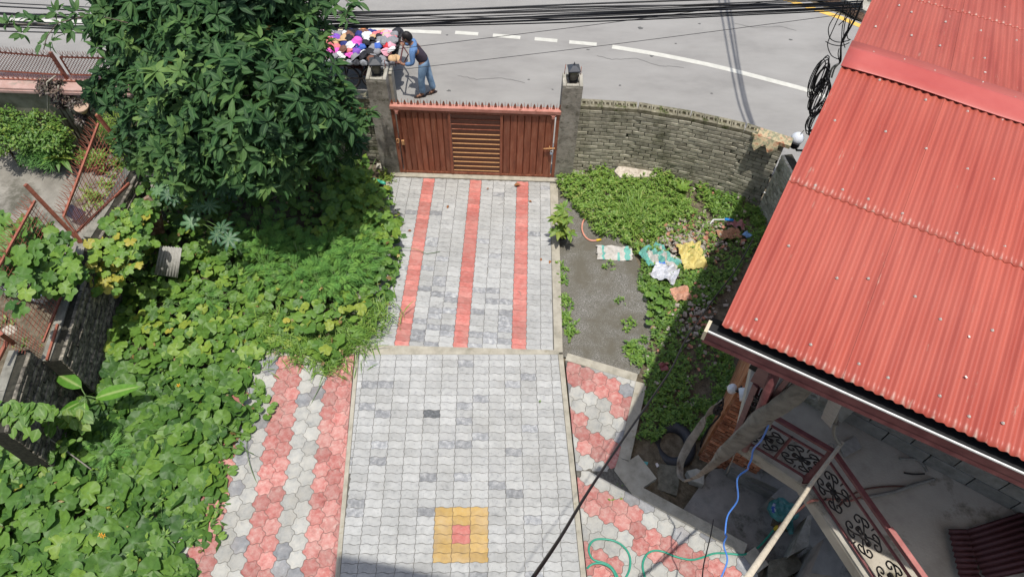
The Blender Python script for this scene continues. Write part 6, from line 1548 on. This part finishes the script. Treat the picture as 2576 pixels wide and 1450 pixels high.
# shrubs in the neighbour yard
def shrub(root,cs,M,T,n,L,tl,stem=True):
    S=Scatter(); rr=random.Random(n); b=MB()
    for c,R in cs:
        for i in range(n):
            d=Vector((rr.gauss(0,1),rr.gauss(0,1),rr.gauss(0,1)+.3)).normalized(); p=c+Vector((d.x*R,d.y*R,d.z*R*.8))*rr.uniform(.5,1.05)
            rosette(S,p,d*.5+Vector((0,0,.8)),rr,rr.randint(4,6),L,rr.uniform(*tl),T,up=.5)
        g=Vector((c.x,c.y,-.33)); b.tube([g,c],[.02,.01],6)
    S.build('foliage',M,root)['kind']='stuff'; b.build('stem',BARK,root)
sh=thing('garden_shrub','bushy light green shrub against the neighbour wall at the upper left','shrub',(-9.3,9.2,-.33))
shrub(sh,[(P(u,v,.35),r) for u,v,r in ((40,300,.42),(110,320,.4),(-20,320,.45),(140,350,.3),(70,345,.38),(0,350,.35))],LIMEM,[tmpl_lance(1,.28,.2,.2,2)],150,.07,(0,.85))
s2=thing('garden_shrub','soft dark green needle like shrub below the light green one in the neighbour yard','shrub',(-8.9,8.9,-.33))
shrub(s2,[(P(u,v,.0),r) for u,v,r in ((100,395,.25),(125,400,.22),(75,390,.22))],FERNM,[tmpl_lance(1,.05,.1,.3,2)],110,.11,(0,.6))
s3=thing('garden_shrub','yellow green conifer like shrub between the fence and the dark tree','shrub',(-7.0,9.2,-.33))
shrub(s3,[(P(u,v,.6),r) for u,v,r in ((278,262,.22),(285,300,.26),(300,340,.28),(275,330,.22))],LIMEM,[tmpl_lance(1,.16,.1,.2,2)],130,.06,(.5,.95))
s4=thing('purple_plant','purple leaved hanging plant on the pink coping beside the fence post','plant',tuple(PY(140,235,9.8)))
shrub(s4,[(PY(u,v,9.78),r) for u,v,r in ((115,218,.16),(145,225,.18),(165,240,.14),(150,255,.12))],PURPM,[tmpl_lance(1,.24,.2,.3,2)],75,.07,(0,1))
s5=thing('hanging_pot_plant','dark purple plant in a pale hanging bowl below the fence post','potted plant',tuple(PY(205,270,9.6)))
shrub(s5,[(PY(u,v,9.6),r) for u,v,r in ((190,262,.12),(215,268,.12),(205,300,.10))],PURPM,[tmpl_lance(1,.2,.2,.3,2)],60,.07,(0,.8))
b=MB(); b.lathe([(.05,-.09),(.10,-.02),(.125,.03),(.115,.03)],PY(206,272,9.5),16); b.build('bowl',flat('bowl_pink',(.40,.28,.2)),s5)
b=MB(); 
for k in (-.1,0,.1): b.tube([PY(206,272,9.5)+Vector((k,0,.03)),PY(196,238,9.6)],.004,4)
b.build('hanger_wire',IRON,s5)
b=MB(); b.tube([PY(140,190,9.85),PY(118,206,9.72),PY(122,300,9.7)],.012,6); b.tube([PY(147,215,9.72),PY(140,270,9.7)],.012,6); b.box(PY(142,253,9.7),(.09,.05,.02)); tag(b.build('cord_loop',CONCL),'pale cord hanging in a loop over the neighbour wall coping','cord')
s6=thing('potted_lily','strappy leaved potted plant with an orange flower at the yard edge','potted plant',tuple(P(150,400,-.3)))
S=Scatter()
for k in range(16): S.add(tmpl_lance(1,.16,.2,.6,4),P(158+rr.uniform(-8,8),392+rr.uniform(-8,8),-.0),rotm(rr.uniform(0,6.28),rr.uniform(.1,1.1)),rr.uniform(.25,.38),rr.uniform(0,1))
S.build('leaves',LIMEM,s6); b=MB(); b.lathe([(.08,-.33),(.12,-.12),(.13,-.1),(.11,-.1)],tuple(P(158,398,-.2)[:2])+(0,),14); b.build('pot',flat('pot_terracotta',(.20,.07,.04)),s6)
b=MB(); stone(b,P(157,374,.15),.035,rr); stone(b,P(160,368,.18),.03,rr); b.build('flower',flat('flower_orange',(.7,.2,.04)),s6)
for k,(u,v) in enumerate(((225,425),(255,432))):
    t=thing('flower_pot',('terracotta pot with small leaves behind the mesh fence, the left one','terracotta pot with small leaves behind the mesh fence, the one nearer the tree')[k],'pot',tuple(P(u,v,-.33)))
    c=P(u,v,-.33); b=MB(); b.lathe([(.09,0),(.14,.2),(.15,.22),(.12,.22)],c,16); b.build('body',MATS['pot_terracotta'],t)
    S=Scatter()
    for j in range(30): sprig(S,c+Vector((rr.uniform(-.12,.12),rr.uniform(-.12,.12),.25+rr.uniform(0,.12))),rr,.09,4,(.2,.9))
    S.build('foliage',WEEDM,t)
S=Scatter()
for i in range(200):
    u,v=rr.choice(((240,500),(280,480),(310,500),(250,410),(300,420),(20,830),(60,930),(-10,900),(80,880),(330,400),(130,860)));c=P(u+rr.gauss(0,16),v+rr.gauss(0,16),-.3); sprig(S,c+Vector((0,0,rr.uniform(.02,.14))),rr,.11,6,(.3,.98))
tag(S.build('yard_weeds',WEEDM),'scattered weeds on the neighbour yard behind the mesh fence','weeds',kind='stuff')
# parked motorcycle seen in part through the fence
mo=thing('motorcycle','dark motorcycle partly hidden by the vine and mesh fence at the left edge','motorcycle',tuple(P(85,700,-.3)))
mz=-.33; c=P(82,720,.2); dx=Vector((.96,-.25,0)); 
def wheel(cc,ax,R,r,mt,nm,parent,spokes=10,mt2=None):
    b=MB(); u=Vector(ax).cross(Vector((0,0,1))).normalized(); w_=Vector((0,0,1))
    ring=[cc+(u*math.cos(a)+w_*math.sin(a))*R for a in [6.2832*i/28 for i in range(28)]]; b.tube(ring,r,8,closed=True); o=b.build(nm,mt,parent)
    b=MB(); b.tube([cc+(u*math.cos(a)+w_*math.sin(a))*(R-r*1.3) for a in [6.2832*i/28 for i in range(28)]],r*.45,6,closed=True)
    for k in range(spokes): a=6.2832*k/spokes; b.tube([cc,cc+(u*math.cos(a)+w_*math.sin(a))*(R-r)],.004,4)
    b.tube([cc-Vector(ax)*.05,cc+Vector(ax)*.05],.025,8); b.build('spokes',mt2 or mt,o); return o
ax_=Vector((.25,.96,0)); c0_=P(30,760,0); w1=Vector((c.x-.62,c.y+.16,mz+.3)); w2=Vector((c.x+.62,c.y-.16,mz+.3)); STEELM=flat('steel_bright',(.45,.46,.48),rough=.3,metal=.7)
wheel(w1,ax_,.27,.045,BLACK,'wheel',mo,12,STEELM); wheel(w2,ax_,.27,.045,BLACK,'wheel',mo,12,STEELM)
cz=Vector((c.x,c.y,mz))
b=MB(); b.tube([w1,cz+Vector((-.3,.08,.6)),cz+Vector((.3,-.08,.62)),w2],.03,8); b.tube([w2,cz+Vector((.42,-.1,.9))],.03,8); b.tube([cz+Vector((.38,-.45,.95)),cz+Vector((.42,-.1,.92)),cz+Vector((.5,.25,.95))],.016,8); b.build('frame',BLACK,mo)
vs,fs=crumple((0,0,0),.26,.14,.13,1,3,.05); M=Matrix.Translation(cz+Vector((.15,-.04,.72)))@Matrix.Rotation(-.25,4,'Z'); b=MB(); b.add([M@v for v in vs],fs,0,True); b.build('fuel_tank',flat('tank_black',(.02,.02,.025),rough=.15),mo)
b=MB(); M=Matrix.Translation(cz+Vector((-.32,.08,.72)))@Matrix.Rotation(-.25,4,'Z'); b.box(None,(.6,.24,.09),M=M,bev=.03); b.build('seat',BLACK,mo)
b=MB(); b.box(None,(.2,.2,.22),M=Matrix.Translation(cz+Vector((.05,0,.35))),bev=.03); b.tube([cz+Vector((.1,-.1,.25)),cz+Vector((-.6,.05,.25))],.035,8); b.build('engine',STEELM,mo)
b=MB(); b.lathe([(.001,0),(.09,.02),(.1,.08),(.06,.12),(.001,.13)],n=14,M=Matrix.Translation(cz+Vector((.5,-.12,.8)))@Matrix.Rotation(1.5,4,'Y')); b.build('headlight',WHITE,mo)
bx=thing('paint_bucket','small pale container at the left edge behind the near fence piece','container',tuple(P(30,828,-.3)))
b=MB(); b.lathe([(.09,0),(.11,.16),(.115,.17),(.1,.17)],P(38,845,-.33),14); b.build('body',CONCL,bx)
b=MB(); b.bar(P(168,525,-.05),P(205,545,-.1),.22,.03); tag(b.build('solar_panel',flat('panel_dark',(.02,.025,.04),rough=.3)),'small dark ridged panel on the yard by the fence post','panel')
# ================================================================ building of the viewpoint (behind the camera), with an added shadow caster above
own=thing('own_building','tall rendered building behind the viewpoint','building',(-3,-4,0))
b=MB(); b.box((-2.6,-4.2,3.9),(11,5.6,9.2)); b.build('wall',CONCL,own)
b=MB(); b.prism(ccw([(-1.93,.09),(-1.2,-.02),(-.36,-.18),(.6,-.3),(.6,-3.2),(-1.93,-3.2)]),11.35,11.5); b.build('shadow_caster_slab',CONC,own)  # unseen slab, added and outlined to cast the shadow on the near drive
for x,y in ((-1.7,-1.6),(.2,-1.6),(-1.7,-3),(.2,-3)): b=MB(); b.box((x,y,9.9),(.2,.2,2.9)); b.build('column',CONC,own)  # added supports for the unseen shadow-casting slab
# ================================================================ overhead cables
CAB=flat('cable_black',(.012,.012,.014),rough=.5)
cabs=[((-300,30),(330,70),(900,44),(1500,22),(2170,-6),.012),((-300,12),(330,48),(900,34),(1500,9),(2170,-14),.016),((-300,40),(330,62),(900,52),(1500,30),(2170,4),.010),((-300,0),(400,34),(900,30),(1500,16),(2170,10),.014),((-300,52),(400,80),(900,60),(1500,36),(2170,12),.014),((-300,48),(400,74),(900,66),(1500,46),(2170,17),.018),((-300,70),(400,86),(900,70),(1500,54),(2170,24),.012),((-300,20),(400,54),(900,56),(1500,40),(2170,3),.015),((-300,-8),(400,26),(900,38),(1500,26),(2170,-3),.010),((-300,60),(400,66),(900,48),(1500,18),(2170,14),.009),((-300,34),(400,40),(900,64),(1500,33),(2170,8),.012),((-300,64),(400,70),(900,40),(1500,48),(2170,20),.009)]
nmz=['straight upper one','thick upper one','long sagging one','thick topmost one at the right','drooping lower one','thickest low one','lowest at the roof end','thick crossing one','thin topmost one at the left','thin rising one','middle crossing one','thin lower crossing one']
for k,cb in enumerate(cabs):
    pts=[PY(u,v,9.75+.02*k) for u,v in cb[:5]]; b=MB(); b.tube(smooth_path(pts,8),cb[5]*.8,6)
    tag(b.build('overhead_cable',CAB),nmz[k]+' of the black overhead cables bundled across the road','cable','overhead cables in the bundle')
for k,(a,c,lb) in enumerate((((960,128),(2250,-40),'upper thin wire rising to the right from the cart'),((880,190),(2230,22),'lower thin wire running from the left gate post to the red roof'))):
    b=MB(); A=PY(*a,9.8);C_2=PY(*c,9.8); b.tube(smooth_path([A,A.lerp(C_2,.5)-Vector((0,0,.03)),C_2],8),.0045,5); tag(b.build('thin_wire',CAB),lb,'wire')
b=MB(); b.tube([(-4.6,9.7,1.3),PY(900,195,9.7)],.005,5)
pole=thing('concrete_pole','concrete utility pole standing behind the red roof carrying the cables','pole',(5.6,8.4,-.6))
b=MB(); b.tube([(5.6,8.4,-.6),(5.6,8.4,6.3)],[.16,.10],12); b.build('shaft',CONC,pole)
b=MB(); b.bar((5.0,8.35,5.8),(6.2,8.35,5.8),.08,.08); b.build('crossarm',RUST,pole)
for k,(dx,r,e) in enumerate(((0,.022,0),(.16,.03,.12),(.24,.022,-.1))):
    b=MB(); b.tube(smooth_path([(5.0+dx+e,19,5.9),(4.92+dx,15,5.45),(4.8+dx*.8,12,5.3),(4.82+dx*.7,10.3,5.45),(5.2+dx*.3,8.4,5.85)],6),r,6); tag(b.build('overhead_cable',CAB),('left','thick middle','right')[k]+' cable crossing over the road towards the hidden pole, throwing a shadow stripe','cable')
# loops and coil by the roof edge
def pyl(pts,y=9.6): return [PY(*ZC((3000,0,2.576),u,v),y) for u,v in pts]
b=MB()
for pts in ([(775,0),(760,60),(680,150),(615,260),(610,340),(640,400),(720,425),(820,405)],[(770,50),(690,220),(620,380),(600,460),(640,560),(720,600)],[(800,10),(790,120),(750,260),(740,400),(730,520),(715,620)],[(900,0),(870,120),(800,300),(740,420),(725,540)],[(960,0),(880,200),(780,330),(735,430)],[(820,20),(830,160),(800,300),(800,380),(830,400)],[(860,40),(780,210),(760,400),(775,480)],[(580,418),(650,450),(740,460),(820,430)],[(710,255),(790,180),(880,90)],[(715,490),(705,540),(712,600)]):
    b.tube(smooth_path(pyl(pts),5),.0075,5)
b.tube(smooth_path(pyl([(950,10),(880,180),(760,400),(735,460),(733,600),(715,640)]),5),.014,6)
tag(b.build('cable_loops',CAB),'tangle of thin black cable loops hanging beside the red roof edge','cable')
co=thing('cable_coil','thick black coil of spare cable hanging by the red roof edge','cable coil',tuple(PY(2050,270,9.5)))
rr=random.Random(8)
for j in range(3):
    b=MB()
    for k in range(9):
        cu,cv=2062-6*j+rr.uniform(-8,10),(200,245,300)[j]+rr.uniform(-12,12); W_=rr.uniform(10,20);H_=rr.uniform(28,52)*(1 if j<2 else .8); tl=.42
        b.tube([PY(cu+W_*math.cos(a)-tl*H_*math.sin(a),cv+H_*math.sin(a),9.5+rr.uniform(-.03,.03)) for a in [6.2832*i/16 for i in range(16)]],.009,5,closed=True)
    b.build('coil_bundle',CAB,co)
b=MB(); b.tube(smooth_path(pyl([(715,640),(650,680),(620,760),(600,860)]),5),.016,6); b.tube(smooth_path(pyl([(715,640),(670,690),(640,780)]),5),.014,6); b.build('sleeve',flat('sleeve_grey',(.2,.2,.17)),co)
# ================================================================ street cart with a heap of caps, and its pusher
cart=thing('hand_cart','four wheeled wooden hand cart loaded with caps beside the left gate post','cart',(-3.6,12.5,-.6))
CX0,CX1,CY0,CY1,CZ=-4.75,-2.55,12.02,13.05,.16
WOODD=flat('cart_wood',(.10,.07,.05),rough=.8)
b=MB(); 
for k in range(8): y=CY0+(CY1-CY0)*(k+.5)/8; b.box(((CX0+CX1)/2,y,CZ-.06),(CX1-CX0,(CY1-CY0)/8-.012,.03))
b.build('deck',WOODD,cart)
b=MB()
for y in (CY0,CY1): b.box(((CX0+CX1)/2,y,CZ-.04),(CX1-CX0+.06,.035,.07))
for x in (CX0,CX1): b.box((x,(CY0+CY1)/2,CZ-.04),(.035,CY1-CY0-.04,.07))
for x in (CX0+.5,CX1-.45): b.box((x,(CY0+CY1)/2,CZ-.12),(.05,CY1-CY0-.05,.05))
b.build('frame',IRON,cart)
RIM=flat('wheel_rim',(.22,.19,.15),rough=.6)
for x in (CX0+.5,CX0+1.12,CX1-.45)[1:]:
    for y in (CY0+.06,CY1-.06):
        wheel(Vector((x if y<12.5 else x,y,-.6+.315)),(0,1,0),.30,.018,BLACK,'wheel',cart,14,RIM)
b=MB()
for x in (CX0+1.12,CX1-.45): b.tube([(x,CY0+.02,-.285),(x,CY1-.02,-.285)],.015,6); b.bar((x,CY0+.12,-.285),(x,CY0+.12,CZ-.1),.03,.03); b.bar((x,CY1-.12,-.285),(x,CY1-.12,CZ-.1),.03,.03)
b.bar((CX0+1.0,CY0+.03,-.28),(CX1-.3,CY0+.03,-.28),.025,.025)
b.build('axle',IRON,cart)
HD=flat('handle_red_iron',(.10,.035,.035)); hx=-2.40
b=MB(); b.tube(smooth_path([(CX1,CY1-.25,CZ-.02),(hx-.06,CY1-.45,.25),(hx,12.45,.33),(hx+.0,12.1,.32),(hx,11.82,.31),(hx-.08,11.95,.2),(CX1,CY0+.08,CZ-.03)],4),.016,7); b.tube([(hx,12.35,.33),(hx+.12,12.2,.24),(hx+.05,12.05,.16)],.014,6)
b.build('handle',HD,cart)
b=MB(); 
for k in range(10): stone(b,(random.uniform(CX0+.9,CX1-.1),random.uniform(CY0+.15,CY1-.1),random.uniform(-.25,-.02)),.12,random.Random(k))
b.build('slung_bundle',flat('bundle_dark_red',(.13,.05,.05),var=.6,ns=9),cart)
# plastic wrapped hats along the front edge: clear bags shown as grey sheen
WRAP=[flat('wrap_clear',(.34,.35,.37),rough=.25,var=.55,ns=26),flat('wrap_dark',(.09,.09,.10),rough=.3,var=.6,ns=26),flat('wrap_cream',(.40,.34,.24),rough=.3,var=.5,ns=26)]
# cap meshes
def cap_mesh(m,kind,rr,name='cap'):
    b=MB(); 
    if kind=='cap':
        prof=[(1,0),(.98,.25),(.86,.55),(.62,.80),(.3,.94),(.02,1)]; K=12
        vs=[(math.cos(6.2832*k/K)*r*.095*(1+.08*math.sin(2*k+z*3)),math.sin(6.2832*k/K)*r*.085,z*.062+.008*math.sin(k*2.1)) for r,z in prof for k in range(K)]
        b.add(vs,[(i*K+k,i*K+(k+1)%K,(i+1)*K+(k+1)%K,(i+1)*K+k) for i in range(5) for k in range(K)],0,True)
        br=[]; 
        for i in range(7):
            a=-1.05+2.1*i/6
            for q in (.92,1.35,1.78): br.append((math.cos(a)*.095*q*(1 if q<1 else (1-.12*abs(a))),math.sin(a)*.088*min(q,1.15),.004-.012*(a*a)+(q-1)*.004))
        b.add(br,[(i*3+j,i*3+j+1,i*3+j+4,i*3+j+3) for i in range(6) for j in range(2)],1,True)
    elif kind=='bucket':
        prof=[(1.55,-.02),(1.1,.18),(.98,.25),(.92,.85),(.6,.98),(.02,1)]; K=12
        b.add([(math.cos(6.2832*k/K)*r*.09*(1+.06*math.sin(3*k)),math.sin(6.2832*k/K)*r*.09,z*.08+.008*math.sin(k*1.7)*(r>1)) for r,z in prof for k in range(K)],[(i*K+k,i*K+(k+1)%K,(i+1)*K+(k+1)%K,(i+1)*K+k) for i in range(5) for k in range(K)],0,True)
    else:
        vs,fs=crumple((0,0,.03),.12,.10,.06,rr.randint(1,90),2,.5); b.add(vs,fs,0,False)
    return b.mesh(name,m if isinstance(m,list) else [m,m])
COLS={'white':(.62,.62,.62),'black':(.018,.018,.022),'pink':(.68,.33,.40),'navy':(.025,.035,.16),'tan':(.50,.33,.18),'magenta':(.62,.10,.42),'coral':(.62,.17,.18),'brown':(.16,.075,.05),'grey':(.22,.22,.23),'blue':(.05,.12,.42),'purple':(.20,.08,.42),'red':(.50,.03,.04),'cream':(.55,.47,.36),'sky blue':(.15,.38,.58),'orange':(.62,.24,.10)}
CM={k:flat('cap_'+k.replace(' ','_'),v,rough=.75,var=.18,ns=40) for k,v in COLS.items()}
CAPM={}
rr=random.Random(44)
spots=[]
nx_,ny_=15,8
rowsn=['front edge','front row','second row','third row','middle row','fifth row','back row','back edge']
coln=['far left end','left end','second column','third column','fourth column','left of middle','just left of middle','middle','just right of middle','right of middle','eleventh column','twelfth column','near right end','right end','handle end']
ws=['white','black','pink','navy','tan','magenta','coral','brown','grey','blue','purple','red','cream','sky blue','orange']; wt=[17,24,11,8,6,5,4,8,14,3,5,2,6,2,1]
fixed={(8,1):'coral',(10,1):'white',(5,1):'magenta',(6,1):'magenta',(6,3):'tan',(7,4):'tan',(4,3):'pink',(5,4):'pink',(9,4):'navy',(10,4):'white',(13,2):'red',(9,6):'brown',(3,4):'orange',(11,3):'black',(12,3):'white'}
pats=['cap','cap','cap','bucket','wrap']
for i in range(nx_):
    for j in range(ny_):
        col=fixed.get((i,j)) or rr.choices(ws,wt)[0]; kind='cap' if (i,j) in fixed else rr.choice(pats)
        x=CX0+.02+(CX1-CX0-.02)*(i+.5)/nx_+rr.uniform(-.03,.03); y=CY0+.05+(CY1-CY0-.08)*(j+.5)/ny_+rr.uniform(-.03,.03)
        hz=CZ-.03+.20*math.sin(math.pi*(j+.9)/(ny_+.8))*(.8+.2*math.sin(i))+rr.uniform(-.015,.03)
        key=(col,kind,rr.randrange(3) if kind=='wrap' else 0)
        if key not in CAPM:
            brim='black' if rr.random()<.3 else col; CAPM[key]=cap_mesh([CM[col],CM[brim]],kind,rr)
        M=Matrix.Translation((x,y,hz))@Matrix.Rotation(rr.uniform(0,6.28),4,'Z')@Matrix.Rotation(rr.uniform(-.5,.6),4,'X')@Matrix.Rotation(rr.uniform(-.4,.4),4,'Y')@Matrix.Scale(rr.uniform(.85,1.15),4)
        o=place('cap' if kind!='bucket' else 'hat',CAPM[key],M)
        kn={'cap':'brimmed cap','bucket':'round hat','wrap':'crumpled cap'}[kind]
        tag(o,'%s %s at the %s, %s of the cart heap'%(col,kn,rowsn[j],coln[i]),'cap' if kind!='bucket' else 'hat','caps and hats heaped on the cart')
b=MB(); b.prism([(CX0+.05,CY0+.05),(CX1-.05,CY0+.05),(CX1-.05,CY1-.05),(CX0+.05,CY1-.05)],CZ-.04,CZ+.0); b.build('cover_cloth',CM['black'],cart)
for k in range(15):
    x=CX0+.1+(CX1-CX0-.15)*k/14; vs,fs=crumple((x,CY0-.01,CZ-.03),.08,.045,.085,k+3,2,.3); b=MB(); b.add(vs,fs); wi=[0,1,2,0,1][k%5]
    o=b.build('wrapped_hat',WRAP[wi]); tag(o,'%s plastic wrapped hat hanging on the near cart edge, %s along'%(('silvery','dark','cream')[wi],coln[k]),'hat','wrapped hats along the cart edge')
# ---- the man
man=thing('person','man in a dark vest, blue long sleeves and jeans leaning forward to push the cart','person',(-1.98,11.95,-.6))
SKIN=flat('skin_brown',(.26,.13,.08),rough=.6,var=.1); HAIR=flat('hair_black',(.012,.010,.010),rough=.6); SHIRT=flat('shirt_blue',(.10,.19,.36),rough=.9,ns=30); VEST=flat('vest_dark',(.045,.035,.05),rough=.9,ns=20); DENIM=mat('denim',[(.3,(.09,.16,.26)),(.55,(.18,.28,.40)),(.75,(.30,.40,.50))],rough=.9,ns=9); SANDAL=flat('sandal_brown',(.035,.022,.018))
def skin(name,vs,es,rad,m,parent,sub=2,root=0):
    me=bpy.data.meshes.new(name); me.from_pydata([tuple(v) for v in vs],es,[]); me.materials.append(m)
    o=place(name,me,None,parent); md=o.modifiers.new('skin','SKIN'); md.use_smooth_shade=True
    sv=me.skin_vertices[0].data if me.skin_vertices else None
    if sv is None:
        bpy.context.view_layer.objects.active=o; me.skin_vertices.new() if hasattr(me.skin_vertices,'new') else None; sv=me.skin_vertices[0].data
    for i,r in enumerate(rad):
        sv[i].radius=(r,r) if not isinstance(r,tuple) else r
        sv[i].use_root=(i==root)
    s=o.modifiers.new('sub','SUBSURF'); s.levels=sub; s.render_levels=sub
    return o
J=dict(hip=(-1.95,12.0,.20),waist=(-1.97,12.0,.32),chest=(-2.08,12.0,.52),neck=(-2.17,12.0,.66),head=(-2.23,12.0,.76),
 ns=(-2.13,11.83,.60),ne=(-2.13,11.74,.36),nw=(-2.32,11.79,.30),nh=(-2.385,11.80,.325),
 fs=(-2.16,12.17,.60),fe=(-2.24,12.32,.42),fw=(-2.36,12.38,.35),fh=(-2.405,12.39,.345),
 nhip=(-1.96,11.91,.17),nk=(-2.02,11.90,-.16),na=(-2.02,11.93,-.53),nt=(-2.16,11.89,-.575),
 fhip=(-1.94,12.09,.17),fk=(-1.87,12.06,-.17),fa=(-1.80,12.07,-.53),ft=(-1.90,12.02,-.58))
k=list(J); ix={n:i for i,n in enumerate(k)}; E_=lambda *p:[(ix[a],ix[c]) for a,c in p]
rad={'hip':.105,'waist':.10,'chest':.115,'neck':.048,'head':.055,'ns':.055,'ne':.038,'nw':.027,'nh':.03,'fs':.055,'fe':.038,'fw':.027,'fh':.03,'nhip':.08,'nk':.055,'na':.035,'nt':.03,'fhip':.08,'fk':.055,'fa':.035,'ft':.03}
body=skin('body',[J[n] for n in k],E_(('hip','waist'),('waist','chest'),('chest','neck'),('neck','head'),('chest','ns'),('ns','ne'),('ne','nw'),('nw','nh'),('chest','fs'),('fs','fe'),('fe','fw'),('fw','fh'),('hip','nhip'),('nhip','nk'),('nk','na'),('na','nt'),('hip','fhip'),('fhip','fk'),('fk','fa'),('fa','ft')),[rad[n] for n in k],SKIN,man)
def sub(names,es,rads,m,nm,root=0,s=2):
    i2={n:i for i,n in enumerate(names)}; return skin(nm,[J[n] if isinstance(n,str) and n in J else n for n in names],[(i2[a],i2[c]) for a,c in es],rads,m,man,s,root)
def lp(a,c,f): return tuple(Vector(J[a] if isinstance(a,str) else a).lerp(Vector(J[c] if isinstance(c,str) else c),f))
hem_n,hem_f=lp('na','nk',.08),lp('fa','fk',.08)
sub(['hip','waist','nhip','nk',hem_n,'fhip','fk',hem_f],[('hip','waist'),('hip','nhip'),('nhip','nk'),('nk',hem_n),('hip','fhip'),('fhip','fk'),('fk',hem_f)],[.122,.112,.098,.074,.068,.098,.074,.068],DENIM,'jeans')
cn=lp('nw','ne',.15); cf=lp('fw','fe',.15)
sub(['chest','neck','ns','ne',cn,'fs','fe',cf],[('chest','neck'),('chest','ns'),('ns','ne'),('ne',cn),('chest','fs'),('fs','fe'),('fe',cf)],[.115,.062,.068,.052,.042,.068,.052,.042],SHIRT,'shirt')
w2=lp('waist','hip',.5)
sub([w2,'waist','chest',lp('chest','neck',.6),lp('chest','ns',.55),lp('chest','fs',.55)],[(w2,'waist'),('waist','chest'),('chest',lp('chest','neck',.6)),('chest',lp('chest','ns',.55)),('chest',lp('chest','fs',.55))],[.130,.132,.148,.082,.082,.082],VEST,'vest')
hM=Matrix.Translation((-2.235,12.0,.775))@Matrix.Rotation(-.35,4,'Y')@Matrix.Rotation(math.pi,4,'Z')
bm=bmesh.new(); bmesh.ops.create_icosphere(bm,subdivisions=3,radius=1)
hv_=[];hf=[tuple(v.index for v in f.verts) for f in bm.faces]
for v in bm.verts:
    p=v.co; x=p.x*.098;y=p.y*.076;z=p.z*.118
    if p.z<0: x*=1-.12*abs(p.z); y*=1-.30*abs(p.z); x+=.012*abs(p.z)
    if p.x>.9 and abs(p.y)<.25 and -.35<p.z<.1: x+=.018
    if abs(p.y)>.93 and abs(p.z)<.3 and abs(p.x)<.3: y*=1.12
    hv_.append(hM@Vector((x,y,z)))
bm.free(); b=MB(); b.add(hv_,hf,0,True); hd=b.build('head',SKIN,man)
b=MB(); bm=bmesh.new(); bmesh.ops.create_icosphere(bm,subdivisions=3,radius=1); vs=[hM@Vector((v.co.x*.108-.012,v.co.y*.087,v.co.z*.122+.014)) for v in bm.verts]
fs=[tuple(v.index for v in f.verts) for f in bm.faces if (f.calc_center_median().z>.15 or (f.calc_center_median().x<-.05 and f.calc_center_median().z>-.55))and not(f.calc_center_median().x>.62 and f.calc_center_median().z<.55)]; bm.free()
b.add(vs,fs,0,True); o=b.build('hair',HAIR,man); o.modifiers.new('t','SOLIDIFY').thickness=.012
b=MB(); pts=[hM@Vector((.075+.012*(1-abs(t)),t*.055,-.075-.018*(1-abs(t)))) for t in (-1,-.5,0,.5,1)]; b.tube(pts,.012,6); b.build('beard',HAIR,man)
b=MB(); 
for s in (-1,1): b.tube([hM@Vector((.088,s*.03-.008,.012)),hM@Vector((.088,s*.03+.008,.012))],.006,6)
b.build('eye',BLACK,man)
for h,d,s in (('nh','nw',1),('fh','fw',-1)):
    p=Vector(J[h]); a=(p-Vector(J[d])).normalized()
    for f in range(4):
        q=p+Vector((-.005,s*(.0)+(f-1.5)*.017,.006)); b=MB(); b.tube(smooth_path([q-a*.01,q+a*.03+Vector((0,0,.012)),q+a*.052+Vector((0,0,-.004)),q+a*.045+Vector((0,0,-.024))],3),[.0088,.0088,.0088,.0088,.008,.008,.008,.0075,.007,.007][:10],6); b.build('finger',SKIN,man)
    b=MB(); q=p+Vector((.01,s*.035,0)); b.tube([q-a*.01,q+a*.02+Vector((0,s*.012,0)),q+a*.045+Vector((0,s*.004,-.008))],.009,6); b.build('thumb',SKIN,man)
for a,t in (('na','nt'),('fa','ft')):
    A=Vector(J[a]);T=Vector(J[t]); d=(T-A); d.z=0; d.normalize(); q=Vector((-d.y,d.x,0)); b=MB(); pl=[]
    for f in range(12):
        an=6.2832*f/12; w_=.048 if math.cos(an)>0 else .038; pl.append(tuple((A+d*(.06+math.cos(an)*.135)+q*math.sin(an)*w_)[:2]))
    b.prism(ccw(pl),-.598,-.575); o=b.build('sandal',SANDAL,man)
    b=MB(); b.tube([A+d*.08+q*.05+Vector((0,0,-.045)),A+d*.09+Vector((0,0,.0)),A+d*.08-q*.05+Vector((0,0,-.045))],.012,6); b.build('strap',SANDAL,o)
